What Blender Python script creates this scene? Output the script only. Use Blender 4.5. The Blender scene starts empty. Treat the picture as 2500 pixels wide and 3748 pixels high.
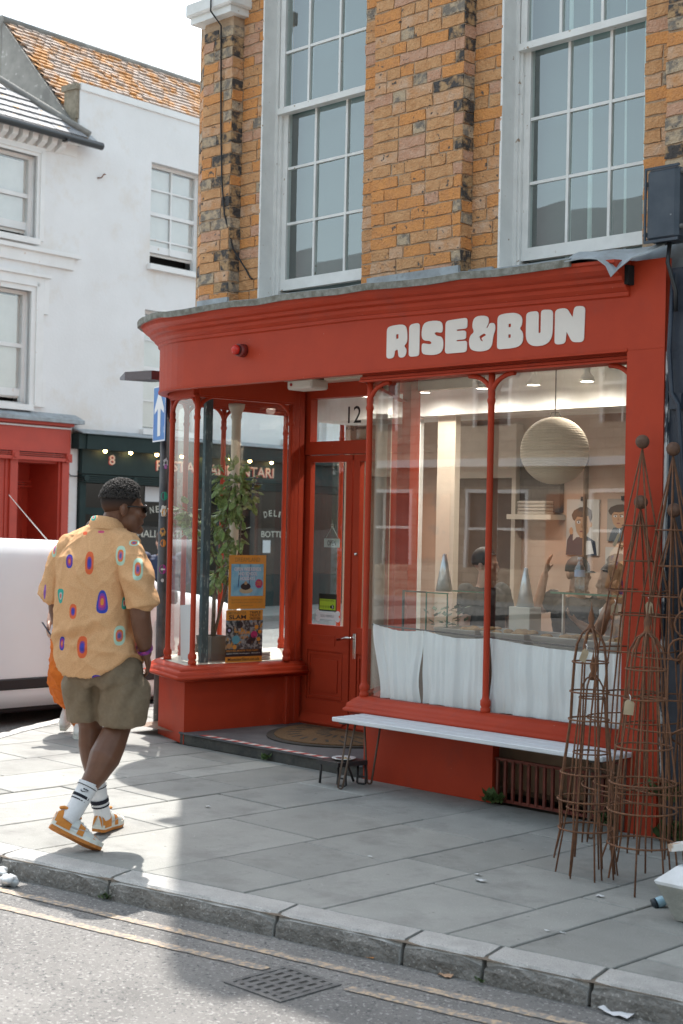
import bpy, bmesh, math, random
from mathutils import Vector, Matrix, noise
random.seed(7)
SC = bpy.context.scene
COL = SC.collection

# ---------------------------------------------------------------- camera, sky, sun, exposure
cam = bpy.data.cameras.new('camera')
cam.sensor_fit = 'HORIZONTAL'; cam.sensor_width = 24.0; cam.lens = 5372/2500*24
cam.clip_start = 0.05; cam.clip_end = 3000
camo = bpy.data.objects.new('camera', cam); COL.objects.link(camo)
_R = Vector((0.70809768, 0.70580233, 0.02099393)); _U = Vector((-0.00658947, -0.02312527, 0.99971086)); _F = Vector((-0.70608374, 0.70803128, 0.01172408))
CAMPOS = Vector((4.17538701, -6.4971661, 1.55))
camo.matrix_world = Matrix(((_R.x, _U.x, -_F.x, CAMPOS.x), (_R.y, _U.y, -_F.y, CAMPOS.y), (_R.z, _U.z, -_F.z, CAMPOS.z), (0, 0, 0, 1)))
cam.dof.use_dof = True; cam.dof.focus_distance = 8.6; cam.dof.aperture_fstop = 4.5
SC.camera = camo

SUN_EL = math.radians(62.0)
SUN_DIR = Vector((0.767, -0.641, 0)).normalized()          # the way the light travels over the ground
world = bpy.data.worlds.new('World'); SC.world = world; world.use_nodes = True
_n = world.node_tree.nodes; _l = world.node_tree.links; _n.clear()
_sky = _n.new('ShaderNodeTexSky'); _sky.sky_type = 'NISHITA'; _sky.sun_disc = False
_sky.sun_elevation = SUN_EL
_sky.sun_rotation = math.atan2(-SUN_DIR.x, -SUN_DIR.y)
_sky.air_density = 1.0; _sky.dust_density = 2.5; _sky.ozone_density = 1.0; _sky.altitude = 0
_bg = _n.new('ShaderNodeBackground'); _bg.inputs[1].default_value = 0.11
_wo = _n.new('ShaderNodeOutputWorld'); _hs = _n.new('ShaderNodeHueSaturation'); _hs.inputs['Saturation'].default_value = 0.56; _hs.inputs['Hue'].default_value = 0.465; _l.new(_sky.outputs[0], _hs.inputs['Color']); _l.new(_hs.outputs[0], _bg.inputs[0]); _l.new(_bg.outputs[0], _wo.inputs[0])
sun = bpy.data.lights.new('sun', 'SUN'); sun.energy = 2.2; sun.angle = math.radians(0.6); sun.color = (1.0, 0.945, 0.88)
suno = bpy.data.objects.new('sun', sun); COL.objects.link(suno)
_d = Vector((SUN_DIR.x*math.cos(SUN_EL), SUN_DIR.y*math.cos(SUN_EL), -math.sin(SUN_EL)))
suno.rotation_euler = _d.to_track_quat('-Z', 'Y').to_euler(); suno.location = (-10, 12, 25)
SC.view_settings.view_transform = 'Standard'; SC.view_settings.look = 'None'
SC.view_settings.gamma = 1.0; SC.view_settings.use_curve_mapping = False
SC.view_settings.exposure = 1.85
SC.cycles.max_bounces = 8; SC.cycles.transparent_max_bounces = 24; SC.cycles.caustics_reflective = False; SC.cycles.caustics_refractive = False

# ---------------------------------------------------------------- materials
MAT = {}
def nodes_of(m):
    m.use_nodes = True
    nt = m.node_tree; nt.nodes.clear()
    out = nt.nodes.new('ShaderNodeOutputMaterial'); p = nt.nodes.new('ShaderNodeBsdfPrincipled')
    nt.links.new(p.outputs[0], out.inputs[0])
    return nt, p
def c4(c): return (c[0], c[1], c[2], 1)
def mat(name, col, rough=.6, col2=None, scale=6, detail=4, bump=0.0, bscale=60, metal=0, spec=.5, speck=None, rnd=0.0, stain=None, stretch=None, sharp=(.35, .65), dist=.02):
    if name in MAT: return MAT[name]
    m = bpy.data.materials.new(name); MAT[name] = m
    nt, p = nodes_of(m); N = nt.nodes; L = nt.links
    p.inputs['Roughness'].default_value = rough; p.inputs['Metallic'].default_value = metal
    p.inputs['Specular IOR Level'].default_value = spec
    geo = N.new('ShaderNodeNewGeometry'); vec = geo.outputs['Position']
    if stretch:
        mp = N.new('ShaderNodeMapping'); mp.inputs['Scale'].default_value = stretch; L.new(vec, mp.inputs[0]); vec = mp.outputs[0]
    cur = None
    if col2 is None: col2 = tuple(v*.82 for v in col)
    nz = N.new('ShaderNodeTexNoise'); nz.inputs['Scale'].default_value = scale; nz.inputs['Detail'].default_value = detail; nz.inputs['Roughness'].default_value = .6
    L.new(vec, nz.inputs['Vector'])
    rp = N.new('ShaderNodeValToRGB'); rp.color_ramp.elements[0].position = sharp[0]; rp.color_ramp.elements[1].position = sharp[1]
    rp.color_ramp.elements[0].color = c4(col2); rp.color_ramp.elements[1].color = c4(col)
    L.new(nz.outputs[0], rp.inputs[0]); cur = rp.outputs[0]
    def mixin(fac, colr, cur, mode='MIX'):
        mx = N.new('ShaderNodeMix'); mx.data_type = 'RGBA'; mx.blend_type = mode
        L.new(fac, mx.inputs['Factor']); L.new(cur, mx.inputs['A']); mx.inputs['B'].default_value = c4(colr); return mx.outputs['Result']
    if speck:      # (colour, scale, threshold)
        for (sc_, ss, th) in speck:
            n2 = N.new('ShaderNodeTexNoise'); n2.inputs['Scale'].default_value = ss; n2.inputs['Detail'].default_value = 2
            L.new(geo.outputs['Position'], n2.inputs['Vector'])
            r2 = N.new('ShaderNodeValToRGB'); r2.color_ramp.elements[0].position = th; r2.color_ramp.elements[1].position = th+.06
            L.new(n2.outputs[0], r2.inputs[0]); cur = mixin(r2.outputs[0], sc_, cur)
    if stain:      # (colour, scale, threshold, strength)
        n3 = N.new('ShaderNodeTexNoise'); n3.inputs['Scale'].default_value = stain[1]; n3.inputs['Detail'].default_value = 6; n3.inputs['Roughness'].default_value = .7
        L.new(vec, n3.inputs['Vector'])
        r3 = N.new('ShaderNodeMapRange'); r3.inputs[1].default_value = stain[2]; r3.inputs[2].default_value = stain[2]+.15; r3.inputs[4].default_value = stain[3]
        L.new(n3.outputs[0], r3.inputs[0]); cur = mixin(r3.outputs[0], stain[0], cur)
    if rnd:
        oi = N.new('ShaderNodeObjectInfo'); hs = N.new('ShaderNodeHueSaturation')
        mr = N.new('ShaderNodeMapRange'); mr.inputs[3].default_value = 1-rnd; mr.inputs[4].default_value = 1+rnd
        L.new(oi.outputs['Random'], mr.inputs[0]); L.new(mr.outputs[0], hs.inputs['Value']); L.new(cur, hs.inputs['Color']); cur = hs.outputs[0]
    L.new(cur, p.inputs['Base Color'])
    if bump:
        nb = N.new('ShaderNodeTexNoise'); nb.inputs['Scale'].default_value = bscale; nb.inputs['Detail'].default_value = 5
        L.new(vec, nb.inputs['Vector'])
        b = N.new('ShaderNodeBump'); b.inputs['Strength'].default_value = bump; b.inputs['Distance'].default_value = dist
        L.new(nb.outputs[0], b.inputs['Height']); L.new(b.outputs[0], p.inputs['Normal'])
    return m
def flat(name, col, rough=.6, metal=0, spec=.4):
    if name in MAT: return MAT[name]
    m = bpy.data.materials.new(name); MAT[name] = m
    nt, p = nodes_of(m); p.inputs['Base Color'].default_value = c4(col); p.inputs['Roughness'].default_value = rough
    p.inputs['Metallic'].default_value = metal; p.inputs['Specular IOR Level'].default_value = spec
    return m
def emit(name, col, strength):
    if name in MAT: return MAT[name]
    m = bpy.data.materials.new(name); MAT[name] = m
    nt, p = nodes_of(m); p.inputs['Base Color'].default_value = c4(col); p.inputs['Emission Color'].default_value = c4(col); p.inputs['Emission Strength'].default_value = strength
    return m
def glass(name, tint=(.93, .97, .96), boost=1.6, wav=0.0, add=0.0, wscale=2.0):
    if name in MAT: return MAT[name]
    m = bpy.data.materials.new(name); MAT[name] = m; m.use_nodes = True
    nt = m.node_tree; N = nt.nodes; L = nt.links; N.clear()
    out = N.new('ShaderNodeOutputMaterial'); mx = N.new('ShaderNodeMixShader'); tr = N.new('ShaderNodeBsdfTransparent'); gl = N.new('ShaderNodeBsdfGlossy')
    tr.inputs[0].default_value = c4(tint); gl.inputs['Roughness'].default_value = .0; gl.inputs[0].default_value = (1, 1, 1, 1)
    ge = N.new('ShaderNodeNewGeometry'); dt = N.new('ShaderNodeVectorMath'); dt.operation = 'DOT_PRODUCT'
    L.new(ge.outputs['Normal'], dt.inputs[0]); L.new(ge.outputs['Incoming'], dt.inputs[1])
    def mth(op, a, b_=None, c_=None):
        q = N.new('ShaderNodeMath'); q.operation = op
        for i, v in enumerate((a, b_, c_)):
            if v is None: continue
            if isinstance(v, (int, float)): q.inputs[i].default_value = v
            else: L.new(v, q.inputs[i])
        return q.outputs[0]
    ct = mth('ABSOLUTE', dt.outputs['Value']); om = mth('SUBTRACT', 1.0, ct); sch = mth('MULTIPLY_ADD', mth('POWER', om, 5.0), .96, .04)      # Schlick reflectance of a pane
    fac = mth('MULTIPLY_ADD', sch, boost, add); mn = mth('MINIMUM', fac, 1.0)
    L.new(mn, mx.inputs[0]); L.new(tr.outputs[0], mx.inputs[1]); L.new(gl.outputs[0], mx.inputs[2]); L.new(mx.outputs[0], out.inputs[0])
    if wav:
        g = N.new('ShaderNodeNewGeometry'); nz = N.new('ShaderNodeTexNoise'); nz.inputs['Scale'].default_value = wscale; nz.inputs['Detail'].default_value = 1
        b = N.new('ShaderNodeBump'); b.inputs['Strength'].default_value = wav; b.inputs['Distance'].default_value = .02
        L.new(g.outputs['Position'], nz.inputs['Vector']); L.new(nz.outputs[0], b.inputs['Height']); L.new(b.outputs[0], gl.inputs['Normal'])
    return m

# ---------------------------------------------------------------- building helpers
WLOC = {}
def wl(o): return WLOC.get(o.name, Vector((0, 0, 0))) if o else Vector((0, 0, 0))
def tag(o, label=None, cat=None, group=None, kind=None):
    if label: o['label'] = label
    if cat: o['category'] = cat
    if group: o['group'] = group
    if kind: o['kind'] = kind
    return o
def thing(name, label, cat, loc=(0, 0, 0), group=None):
    o = bpy.data.objects.new(name, None); COL.objects.link(o); o.empty_display_size = .1
    o.location = loc; WLOC[o.name] = Vector(loc); return tag(o, label, cat, group)
def link_mesh(name, me, m, parent=None, origin=None, smooth=False):
    """mesh holds world coordinates; stored relative to `origin` (default: the parent's place)"""
    base = wl(parent); org = Vector(origin) if origin is not None else base
    me.transform(Matrix.Translation(-org))
    if m is not None:
        if len(me.materials): me.materials.clear()
        for mm in (m if isinstance(m, (list, tuple)) else [m]): me.materials.append(mm)
    if smooth:
        me.shade_smooth()
    o = bpy.data.objects.new(name, me); COL.objects.link(o)
    if parent: o.parent = parent
    o.location = org - base; WLOC[o.name] = org
    return o
class MB:
    """collects faces in world coordinates; build() links them as ONE mesh object"""
    def __init__(s): s.v = []; s.f = []; s.mi = []; s.sm = []; s.cm = 0; s.M = None
    def pt(s, p):
        p = Vector(p)
        if s.M is not None: p = s.M @ p
        s.v.append(p); return len(s.v)-1
    def face(s, ids, smooth=False): s.f.append(list(ids)); s.mi.append(s.cm); s.sm.append(smooth)
    def quad(s, a, b, c, d): s.face([s.pt(a), s.pt(b), s.pt(c), s.pt(d)]); return s
    def poly(s, pts): s.face([s.pt(p) for p in pts]); return s
    def box(s, a, b, bev=0.0):
        x0, y0, z0 = [min(p, q) for p, q in zip(a, b)]; x1, y1, z1 = [max(p, q) for p, q in zip(a, b)]
        if bev <= 0:
            i = [s.pt(p) for p in ((x0, y0, z0), (x1, y0, z0), (x1, y1, z0), (x0, y1, z0), (x0, y0, z1), (x1, y0, z1), (x1, y1, z1), (x0, y1, z1))]
            for q in ((0, 3, 2, 1), (4, 5, 6, 7), (0, 1, 5, 4), (1, 2, 6, 5), (2, 3, 7, 6), (3, 0, 4, 7)): s.face([i[k] for k in q])
            return s
        b_ = min(bev, (x1-x0)*.45, (y1-y0)*.45, (z1-z0)*.45)
        bm = bmesh.new(); r = bmesh.ops.create_cube(bm, size=1)
        for v in bm.verts: v.co = Vector(((x0+x1)/2+v.co.x*(x1-x0), (y0+y1)/2+v.co.y*(y1-y0), (z0+z1)/2+v.co.z*(z1-z0)))
        bmesh.ops.bevel(bm, geom=bm.edges[:], offset=b_, segments=1, affect='EDGES', profile=.5)
        return s.addbm(bm)
    def addbm(s, bm, M=None, smooth=False):
        o = len(s.v); bm.verts.index_update()
        for v in bm.verts: s.pt(M @ v.co if M is not None else v.co)
        for f in bm.faces: s.face([o+v.index for v in f.verts], smooth)
        bm.free(); return s
    def prism(s, pts, h, axis='z'):
        """pts: 2D outline; axis z: (x,y) extruded z0..z1; y: (x,z) ; x: (y,z)"""
        a, b = h
        def P(p, t): return (p[0], p[1], t) if axis == 'z' else ((p[0], t, p[1]) if axis == 'y' else (t, p[0], p[1]))
        lo = [s.pt(P(p, a)) for p in pts]; hi = [s.pt(P(p, b)) for p in pts]; n = len(pts)
        s.face(lo[::-1]); s.face(hi)
        for i in range(n): s.face([lo[i], lo[(i+1) % n], hi[(i+1) % n], hi[i]])
        return s
    def tube(s, path, r, n=8, caps=True, smooth=True, closed=False, sect=None, up=None):
        """sweep a circle (or section list of (a,b)) along a path; r a number or list; r items may be (ra, rb)"""
        P = [Vector(p) for p in path]; m = len(P); R = r if isinstance(r, (list, tuple)) else [r]*m
        rings = []; prev = None
        for i in range(m):
            if closed: t = P[(i+1) % m]-P[i-1]
            else: t = P[min(i+1, m-1)]-P[max(i-1, 0)]
            t.normalize() if t.length > 1e-9 else None
            if prev is None:
                u = Vector(up) if up is not None else (Vector((0, 0, 1)) if abs(t.z) < .9 else Vector((1, 0, 0)))
            else: u = prev
            u = (u-t*u.dot(t))
            if u.length < 1e-6: u = t.orthogonal()
            u.normalize(); w = t.cross(u); prev = u
            ra, rb = (R[i] if isinstance(R[i], (list, tuple)) else (R[i], R[i]))
            ring = []
            if sect:
                for (a, b) in sect: ring.append(s.pt(P[i]+w*a*ra+u*b*rb))
            else:
                for k in range(n):
                    an = 2*math.pi*k/n; ring.append(s.pt(P[i]+w*math.cos(an)*ra+u*math.sin(an)*rb))
            rings.append(ring)
        nn = len(rings[0])
        for i in range(m if closed else m-1):
            A, B = rings[i], rings[(i+1) % m]
            for k in range(nn): s.face([A[k], A[(k+1) % nn], B[(k+1) % nn], B[k]], smooth)
        if caps and not closed: s.face(rings[0][::-1]); s.face(rings[-1])
        return s
    def lathe(s, c, prof, n=16, smooth=True, caps=True, sx=1, sy=1):
        """prof: list of (r,z) about vertical axis through c=(x,y)"""
        rings = []
        for (r, z) in prof: rings.append([s.pt((c[0]+r*sx*math.cos(2*math.pi*k/n), c[1]+r*sy*math.sin(2*math.pi*k/n), z)) for k in range(n)])
        for A, B in zip(rings[:-1], rings[1:]):
            for k in range(n): s.face([A[k], A[(k+1) % n], B[(k+1) % n], B[k]], smooth)
        if caps: s.face(rings[0][::-1]); s.face(rings[-1])
        return s
    def ball(s, c, r, n=16, m=10):
        rx, ry, rz = (r if isinstance(r, (list, tuple)) else (r, r, r))
        rings = []
        top = s.pt((c[0], c[1], c[2]+rz)); bot = s.pt((c[0], c[1], c[2]-rz))
        for j in range(1, m):
            ph = math.pi*j/m
            rings.append([s.pt((c[0]+rx*math.sin(ph)*math.cos(2*math.pi*k/n), c[1]+ry*math.sin(ph)*math.sin(2*math.pi*k/n), c[2]+rz*math.cos(ph))) for k in range(n)])
        for k in range(n): s.face([top, rings[0][k], rings[0][(k+1) % n]], True); s.face([bot, rings[-1][(k+1) % n], rings[-1][k]], True)
        for A, B in zip(rings[:-1], rings[1:]):
            for k in range(n): s.face([A[k], B[k], B[(k+1) % n], A[(k+1) % n]], True)
        return s
    def loft(s, rings, smooth=True, caps=True, closed=True):
        ids = [[s.pt(p) for p in r] for r in rings]; n = len(ids[0])
        for A, B in zip(ids[:-1], ids[1:]):
            for k in range(n if closed else n-1): s.face([A[k], A[(k+1) % n], B[(k+1) % n], B[k]], smooth)
        if caps: s.face(ids[0][::-1]); s.face(ids[-1])
        return s
    def mesh(s, name):
        me = bpy.data.meshes.new(name); me.from_pydata([tuple(v) for v in s.v], [], s.f)
        me.polygons.foreach_set('material_index', s.mi); me.polygons.foreach_set('use_smooth', s.sm)
        me.update()
        bm = bmesh.new(); bm.from_mesh(me); bmesh.ops.recalc_face_normals(bm, faces=bm.faces[:]); bm.to_mesh(me); bm.free()
        return me
    def build(s, name, m, parent=None, origin=None):
        return link_mesh(name, s.mesh(name), m, parent, origin)
def rotz(a, c=(0, 0, 0)): return Matrix.Translation(c) @ Matrix.Rotation(a, 4, 'Z')
def remeshed(mb, name, voxel, smooth_it=4, m=None, parent=None, fn=None):
    """one continuous surface grown from overlapping closed solids"""
    me = mb.mesh(name+'_src'); o = bpy.data.objects.new(name+'_src', me); COL.objects.link(o)
    r = o.modifiers.new('r', 'REMESH'); r.mode = 'VOXEL'; r.voxel_size = voxel
    if smooth_it: q = o.modifiers.new('s', 'SMOOTH'); q.iterations = smooth_it; q.factor = .5
    dg = bpy.context.evaluated_depsgraph_get(); ev = o.evaluated_get(dg)
    nm = bpy.data.meshes.new_from_object(ev); bpy.data.objects.remove(o); bpy.data.meshes.remove(me)
    nm.name = name
    if fn:
        nm.update(); vs = nm.vertices; ns = [v.normal.copy() for v in vs]
        for v, n_ in zip(vs, ns): v.co = fn(v.co, n_)
    nm.shade_smooth()
    return link_mesh(name, nm, m, parent)
def text_mesh(s, bold=0.0, spacing=1.0):
    cu = bpy.data.curves.new('t', 'FONT'); cu.body = s; cu.size = 1; cu.offset = bold; cu.space_character = spacing; cu.resolution_u = 3; cu.fill_mode = 'FRONT'
    o = bpy.data.objects.new('t', cu); COL.objects.link(o)
    dg = bpy.context.evaluated_depsgraph_get(); me = bpy.data.meshes.new_from_object(o.evaluated_get(dg))
    bpy.data.objects.remove(o); bpy.data.curves.remove(cu); return me
def text(s, name, org, ux, uz, w, h, m, parent, bold=0.0, spacing=1.0, fix='both'):
    """lettering as flat print: fitted to w x h, lower left corner at org, along ux, up uz"""
    me = text_mesh(s, bold, spacing); xs = [v.co.x for v in me.vertices]; ys = [v.co.y for v in me.vertices]
    if not xs: return None
    x0, x1, y0, y1 = min(xs), max(xs), min(ys), max(ys); ux = Vector(ux); uz = Vector(uz); org = Vector(org)
    sx = w/(x1-x0); sy = h/(y1-y0)
    for v in me.vertices: v.co = org+ux*((v.co.x-x0)*sx)+uz*((v.co.y-y0)*sy)
    me.update()
    return link_mesh(name, me, m, parent)
# ================================================================ THE SETTING: ground, road, pavement, kerb
M_ASPH = mat('asphalt', (.205, .20, .192), .9, (.14, .137, .133), 2.2, 6, bump=.6, bscale=170, speck=[((.30, .295, .285), 62, .59), ((.080, .080, .083), 66, .605), ((.36, .35, .34), 110, .67)], stain=((.13, .127, .122), 1.1, .54, .45), dist=.012)
M_SLAB = mat('pavement_stone', (.275, .278, .262), .82, (.235, .238, .224), 3.0, 6, bump=.5, bscale=110, rnd=.15, speck=[((.41, .40, .38), 150, .66), ((.165, .163, .158), 20, .70), ((.42, .42, .41), 24, .74)], stain=((.175, .175, .166), 2.8, .50, .70), dist=.006)
M_JOINT = mat('joint_grit', (.085, .072, .06), .95, (.17, .135, .10), 5)
M_KERB = mat('kerb_granite', (.41, .405, .39), .75, (.32, .317, .305), 8, 6, bump=.35, bscale=110, rnd=.06, speck=[((.24, .235, .23), 160, .6), ((.6, .59, .57), 190, .64)], stain=((.22, .2, .18), 4, .58, .5), dist=.008)
M_KFACE = mat('kerb_grimy_shaded_face', (.25, .24, .225), .9, (.15, .142, .13), 14, 6, bump=.9, bscale=55, rnd=.06, speck=[((.36, .35, .33), 70, .62)], dist=.02)  # kerb front: grime, with the face's own shade also painted into the darker colour
M_YEL = mat('faded_yellow_paint', (.46, .345, .235), .85, (.22, .205, .19), 40, 6, bump=.3, bscale=150, sharp=(.46, .60), dist=.006)
M_IRON = mat('cast_iron', (.15, .15, .148), .7, (.09, .09, .09), 22, metal=.15, bump=.3, bscale=120)
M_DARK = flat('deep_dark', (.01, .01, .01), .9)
ROADZ = -.10
tag(MB().quad((-1500, -1500, -.12), (1500, -1500, -.12), (1500, 1500, -.12), (-1500, 1500, -.12)).build('ground', M_ASPH), kind='structure')
tag(MB().quad((-70, -60, ROADZ), (60, -60, ROADZ), (60, 90, ROADZ), (-70, 90, ROADZ)).build('road', M_ASPH), kind='structure')

def kf(x): return -2.42+.172*x                                      # front edge of the kerb along the street
KL = [(7.0, kf(7.0)), (4, kf(4)), (1.62, kf(1.62)), (-1.8, kf(-1.8)), (-2.7, -2.82), (-3.5, -2.55), (-4.25, -2.0), (-4.85, -1.25), (-5.3, -.5), (-5.72, .3), (-5.98, 1.2), (-6.18, 3), (-6.5, 8), (-6.8, 14)]
# pavement: a bed of grit with every flagstone laid on it
pave = MB().poly([(p[0], p[1], -.014) for p in KL] + [(8, 14, -.014), (8, kf(8), -.014)]).build('pavement', M_JOINT); tag(pave, kind='structure')
def clip(poly, p, q):
    """keep the part of poly right of the direction p->q"""
    out = []; n = len(poly)
    def side(a): return (q[0]-p[0])*(a[1]-p[1])-(q[1]-p[1])*(a[0]-p[0])
    for i in range(n):
        a, b = poly[i], poly[(i+1) % n]; sa, sb = side(a), side(b)
        if sa <= 0: out.append(a)
        if (sa < 0 < sb) or (sb < 0 < sa):
            t = sa/(sa-sb); out.append((a[0]+(b[0]-a[0])*t, a[1]+(b[1]-a[1])*t))
    return out
def inset(poly, d):
    c = (sum(p[0] for p in poly)/len(poly), sum(p[1] for p in poly)/len(poly)); out = []; n = len(poly)
    area = sum(poly[i][0]*poly[(i+1) % n][1]-poly[(i+1) % n][0]*poly[i][1] for i in range(n)); sg = 1 if area > 0 else -1
    for i in range(n):
        a, b, c_ = Vector(poly[i-1]), Vector(poly[i]), Vector(poly[(i+1) % n])
        e1 = (b-a); e2 = (c_-b)
        if e1.length < 1e-6 or e2.length < 1e-6: out.append(tuple(b)); continue
        e1.normalize(); e2.normalize(); n1 = Vector((-e1.y, e1.x))*sg; n2 = Vector((-e2.y, e2.x))*sg
        k = n1+n2; l = max(.5, 1+n1.dot(n2)); out.append(tuple(b+k*(d/l)))
    return out
KB = []                                                             # back edge of the kerb
for i, p in enumerate(KL):
    a = Vector(KL[max(i-1, 0)]); b = Vector(KL[min(i+1, len(KL)-1)]); t = (b-a).normalized(); KB.append(Vector(p)+Vector((t.y, -t.x))*.157)
XE = [-6.6, -5.95, -5.3, -4.7, -4.1, -3.6, -3.1, -2.85, -2.34, -1.76, -1.07, -.5, -.097, .48, .76, 1.17, 1.75, 2.4, 3.0, 3.6, 4.3, 5.0]
KNOWN = {8: [-.93, -1.75], 9: [-.55, -1.35], 10: [-1.45, -.74, -2.0], 11: [-1.32, -.4], 12: [-1.0, -1.6], 13: [-1.3], 14: [-.9, -1.5], 7: [-1.3], 6: [-.7, -1.5]}
rs = random.Random(3)
for i in range(len(XE)-1):
    x0, x1 = XE[i], XE[i+1]
    ys = sorted(KNOWN.get(i, [])); y = -3.2+rs.random()*.3; cuts = [-3.4]
    if ys: cuts += ys
    else:
        while y < 0: cuts.append(y); y += .5+rs.random()*.35
    y = (ys[-1] if ys else y)+.62
    top = .12 if x0 > -4.45 else 6.2
    while y < top-.25: cuts.append(y); y += .55+rs.random()*.35
    cuts.append(top); cuts = sorted(set(c for c in cuts if c <= top))
    for y0, y1 in zip(cuts[:-1], cuts[1:]):
        p = [(x0, y0), (x1, y0), (x1, y1), (x0, y1)]
        for a, b in zip(KB[:-1], KB[1:]):
            p = clip(p, a, b)
            if len(p) < 3: break
        if len(p) < 3: continue
        ar = abs(sum(p[k][0]*p[(k+1) % len(p)][1]-p[(k+1) % len(p)][0]*p[k][1] for k in range(len(p))))/2
        if ar < .004: continue
        a = inset(p, .0035+rs.random()*.0045); b = inset(a, .004); z = rs.uniform(-.0018, .0018); tl = rs.uniform(-.002, .002)
        mb = MB(); n = len(a)
        A = [mb.pt((q[0], q[1], -.06)) for q in a]; Bq = [mb.pt((q[0], q[1], z-.004+tl*(q[0]-x0))) for q in a]; Cq = [mb.pt((q[0], q[1], z+tl*(q[0]-x0))) for q in b]
        for k in range(n):
            mb.face([A[k], A[(k+1) % n], Bq[(k+1) % n], Bq[k]]); mb.face([Bq[k], Bq[(k+1) % n], Cq[(k+1) % n], Cq[k]])
        mb.face(Cq)
        mb.build('flagstone', M_SLAB, pave, origin=((x0+x1)/2, (y0+y1)/2, 0))
# kerb stones
kerb = MB().poly([(p[0], p[1], -.1) for p in KB] + [(p[0], p[1]-.0, -.1) for p in KL[::-1]]).build('kerb', M_JOINT); tag(kerb, kind='structure')
def along(poly, step):
    out = []; 
    for a, b in zip(poly[:-1], poly[1:]):
        a = Vector(a); b = Vector(b); n = max(1, int((b-a).length/step)); out += [a+(b-a)*k/n for k in range(n)]
    return out+[Vector(poly[-1])]
def kerbstone(p, q, pn, qn, seed):
    r = random.Random(seed); mb = MB(); n = max(3, int((q-p).length/.07)); rings = []
    t = (q-p).normalized(); p = p+t*.009; q = q-t*.009
    prof = [(-.012, -.16), (-.010, -.050), (.000, -.022), (.016, -.004), (.036, 0), (.151, .001), (.151, -.16)]
    for k in range(n+1):
        u = k/n; c = p.lerp(q, u); nn = pn.lerp(qn, u); e = min(u, 1-u)*(q-p).length; drop = .016*max(0, 1-e/.04)**2
        rings.append([(c.x+nn.x*(o+(r.uniform(-.008, .008)+drop*.6 if i in (1, 2) else 0)), c.y+nn.y*(o+(r.uniform(-.006, .006)+drop*.6 if i in (1, 2) else 0)), z-(drop if i in (2, 3) else drop*.5 if i == 4 else 0)+(r.uniform(-.003, .003) if i in (2, 3) else r.uniform(-.001, .001))) for i, (o, z) in enumerate(prof)])
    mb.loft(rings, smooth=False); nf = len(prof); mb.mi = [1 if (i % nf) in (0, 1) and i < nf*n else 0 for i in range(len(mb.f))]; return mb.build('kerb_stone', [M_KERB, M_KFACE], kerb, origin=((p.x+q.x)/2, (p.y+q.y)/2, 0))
JX = [5.0, 4.2, 3.3, 2.5, 2.1, 1.62, 1.18, .757, .413, -.188, -1.107, -1.8]
KN = Vector((-.17, .985))
for i, (a, b) in enumerate(zip(JX[:-1], JX[1:])): kerbstone(Vector((a, kf(a))), Vector((b, kf(b))), KN, KN, i)
arc = [Vector((-1.8, kf(-1.8)))]+[Vector(p) for p in KL[4:12]]
def nrm(i):
    a = arc[max(i-1, 0)]; b = arc[min(i+1, len(arc)-1)]; t = (b-a).normalized(); return Vector((t.y, -t.x))
for i in range(len(arc)-1): kerbstone(arc[i], arc[i+1], nrm(i), nrm(i+1), 40+i)
# double yellow lines, worn
for k, (c0, sl, nm) in enumerate(((-2.62, .170, 'yellow_line'), (-2.80, .185, 'yellow_line'))):
    mb = MB(); xs = [-2.4+i*.06 for i in range(150)]; r = random.Random(k)
    up = []; lo = []
    for x in xs:
        y = c0+sl*x; up.append(mb.pt((x, y+.026+r.uniform(-.004, .004), ROADZ+.004))); lo.append(mb.pt((x, y-.026+r.uniform(-.004, .004), ROADZ+.004)))
    for i in range(len(xs)-1):
        if k == 1 and .10 < xs[i] < .42: continue
        mb.face([lo[i], lo[i+1], up[i+1], up[i]])
    tag(mb.build(nm, M_YEL), kind='structure')
# gully grating in the road
dr = thing('road_drain', 'square cast iron drain grating set in the road by the yellow lines', 'drain', (.287, -2.85, ROADZ))
x0, x1, y0, y1 = .137, .438, -3.0, -2.697; z = ROADZ
mb = MB(); w = .022
for a, b in (((x0, y0), (x1, y0+w)), ((x0, y1-w), (x1, y1)), ((x0, y0+w), (x0+w, y1-w)), ((x1-w, y0+w), (x1, y1-w))): mb.box((a[0], a[1], z+.001), (b[0], b[1], z+.0055))
mb.build('frame', M_IRON, dr)
MB().quad((x0+w, y0+w, z+.002), (x1-w, y0+w, z+.002), (x1-w, y1-w, z+.002), (x0+w, y1-w, z+.002)).build('sump', flat('sump_dirt', (.045, .043, .04), .95), dr)
for i in range(6):
    xx = x0+w+(x1-x0-2*w)*(i+.5)/6; MB().box((xx-.0125, y0+w, z+.003), (xx+.0125, y1-w, z+.0048)).build('bar', M_IRON, dr)
for j in range(4):
    yy = y0+w+(y1-y0-2*w)*(j+.5)/4; MB().box((x0+w, yy-.012, z+.0025), (x1-w, yy+.012, z+.0044)).build('cross_bar', M_IRON, dr)
# far pavement in front of the shops over the side street
WP = Vector((-17, 8.5)); WD = Vector((-.07, .997)).normalized(); WN = Vector((WD.y, -WD.x))       # foot line of the white houses, their outward normal
def wpt(s, o, z): p = WP+WD*s+WN*o; return (p.x, p.y, z)
fp = MB(); fp.poly([wpt(-30, 2.2, .0), wpt(30, 2.2, .0), wpt(30, -1, .0), wpt(-30, -1, .0)]); fp.poly([wpt(-30, 2.2, .0), wpt(-30, 2.2, -.12), wpt(30, 2.2, -.12), wpt(30, 2.2, .0)])
tag(fp.build('far_pavement', M_SLAB), kind='structure')
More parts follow.
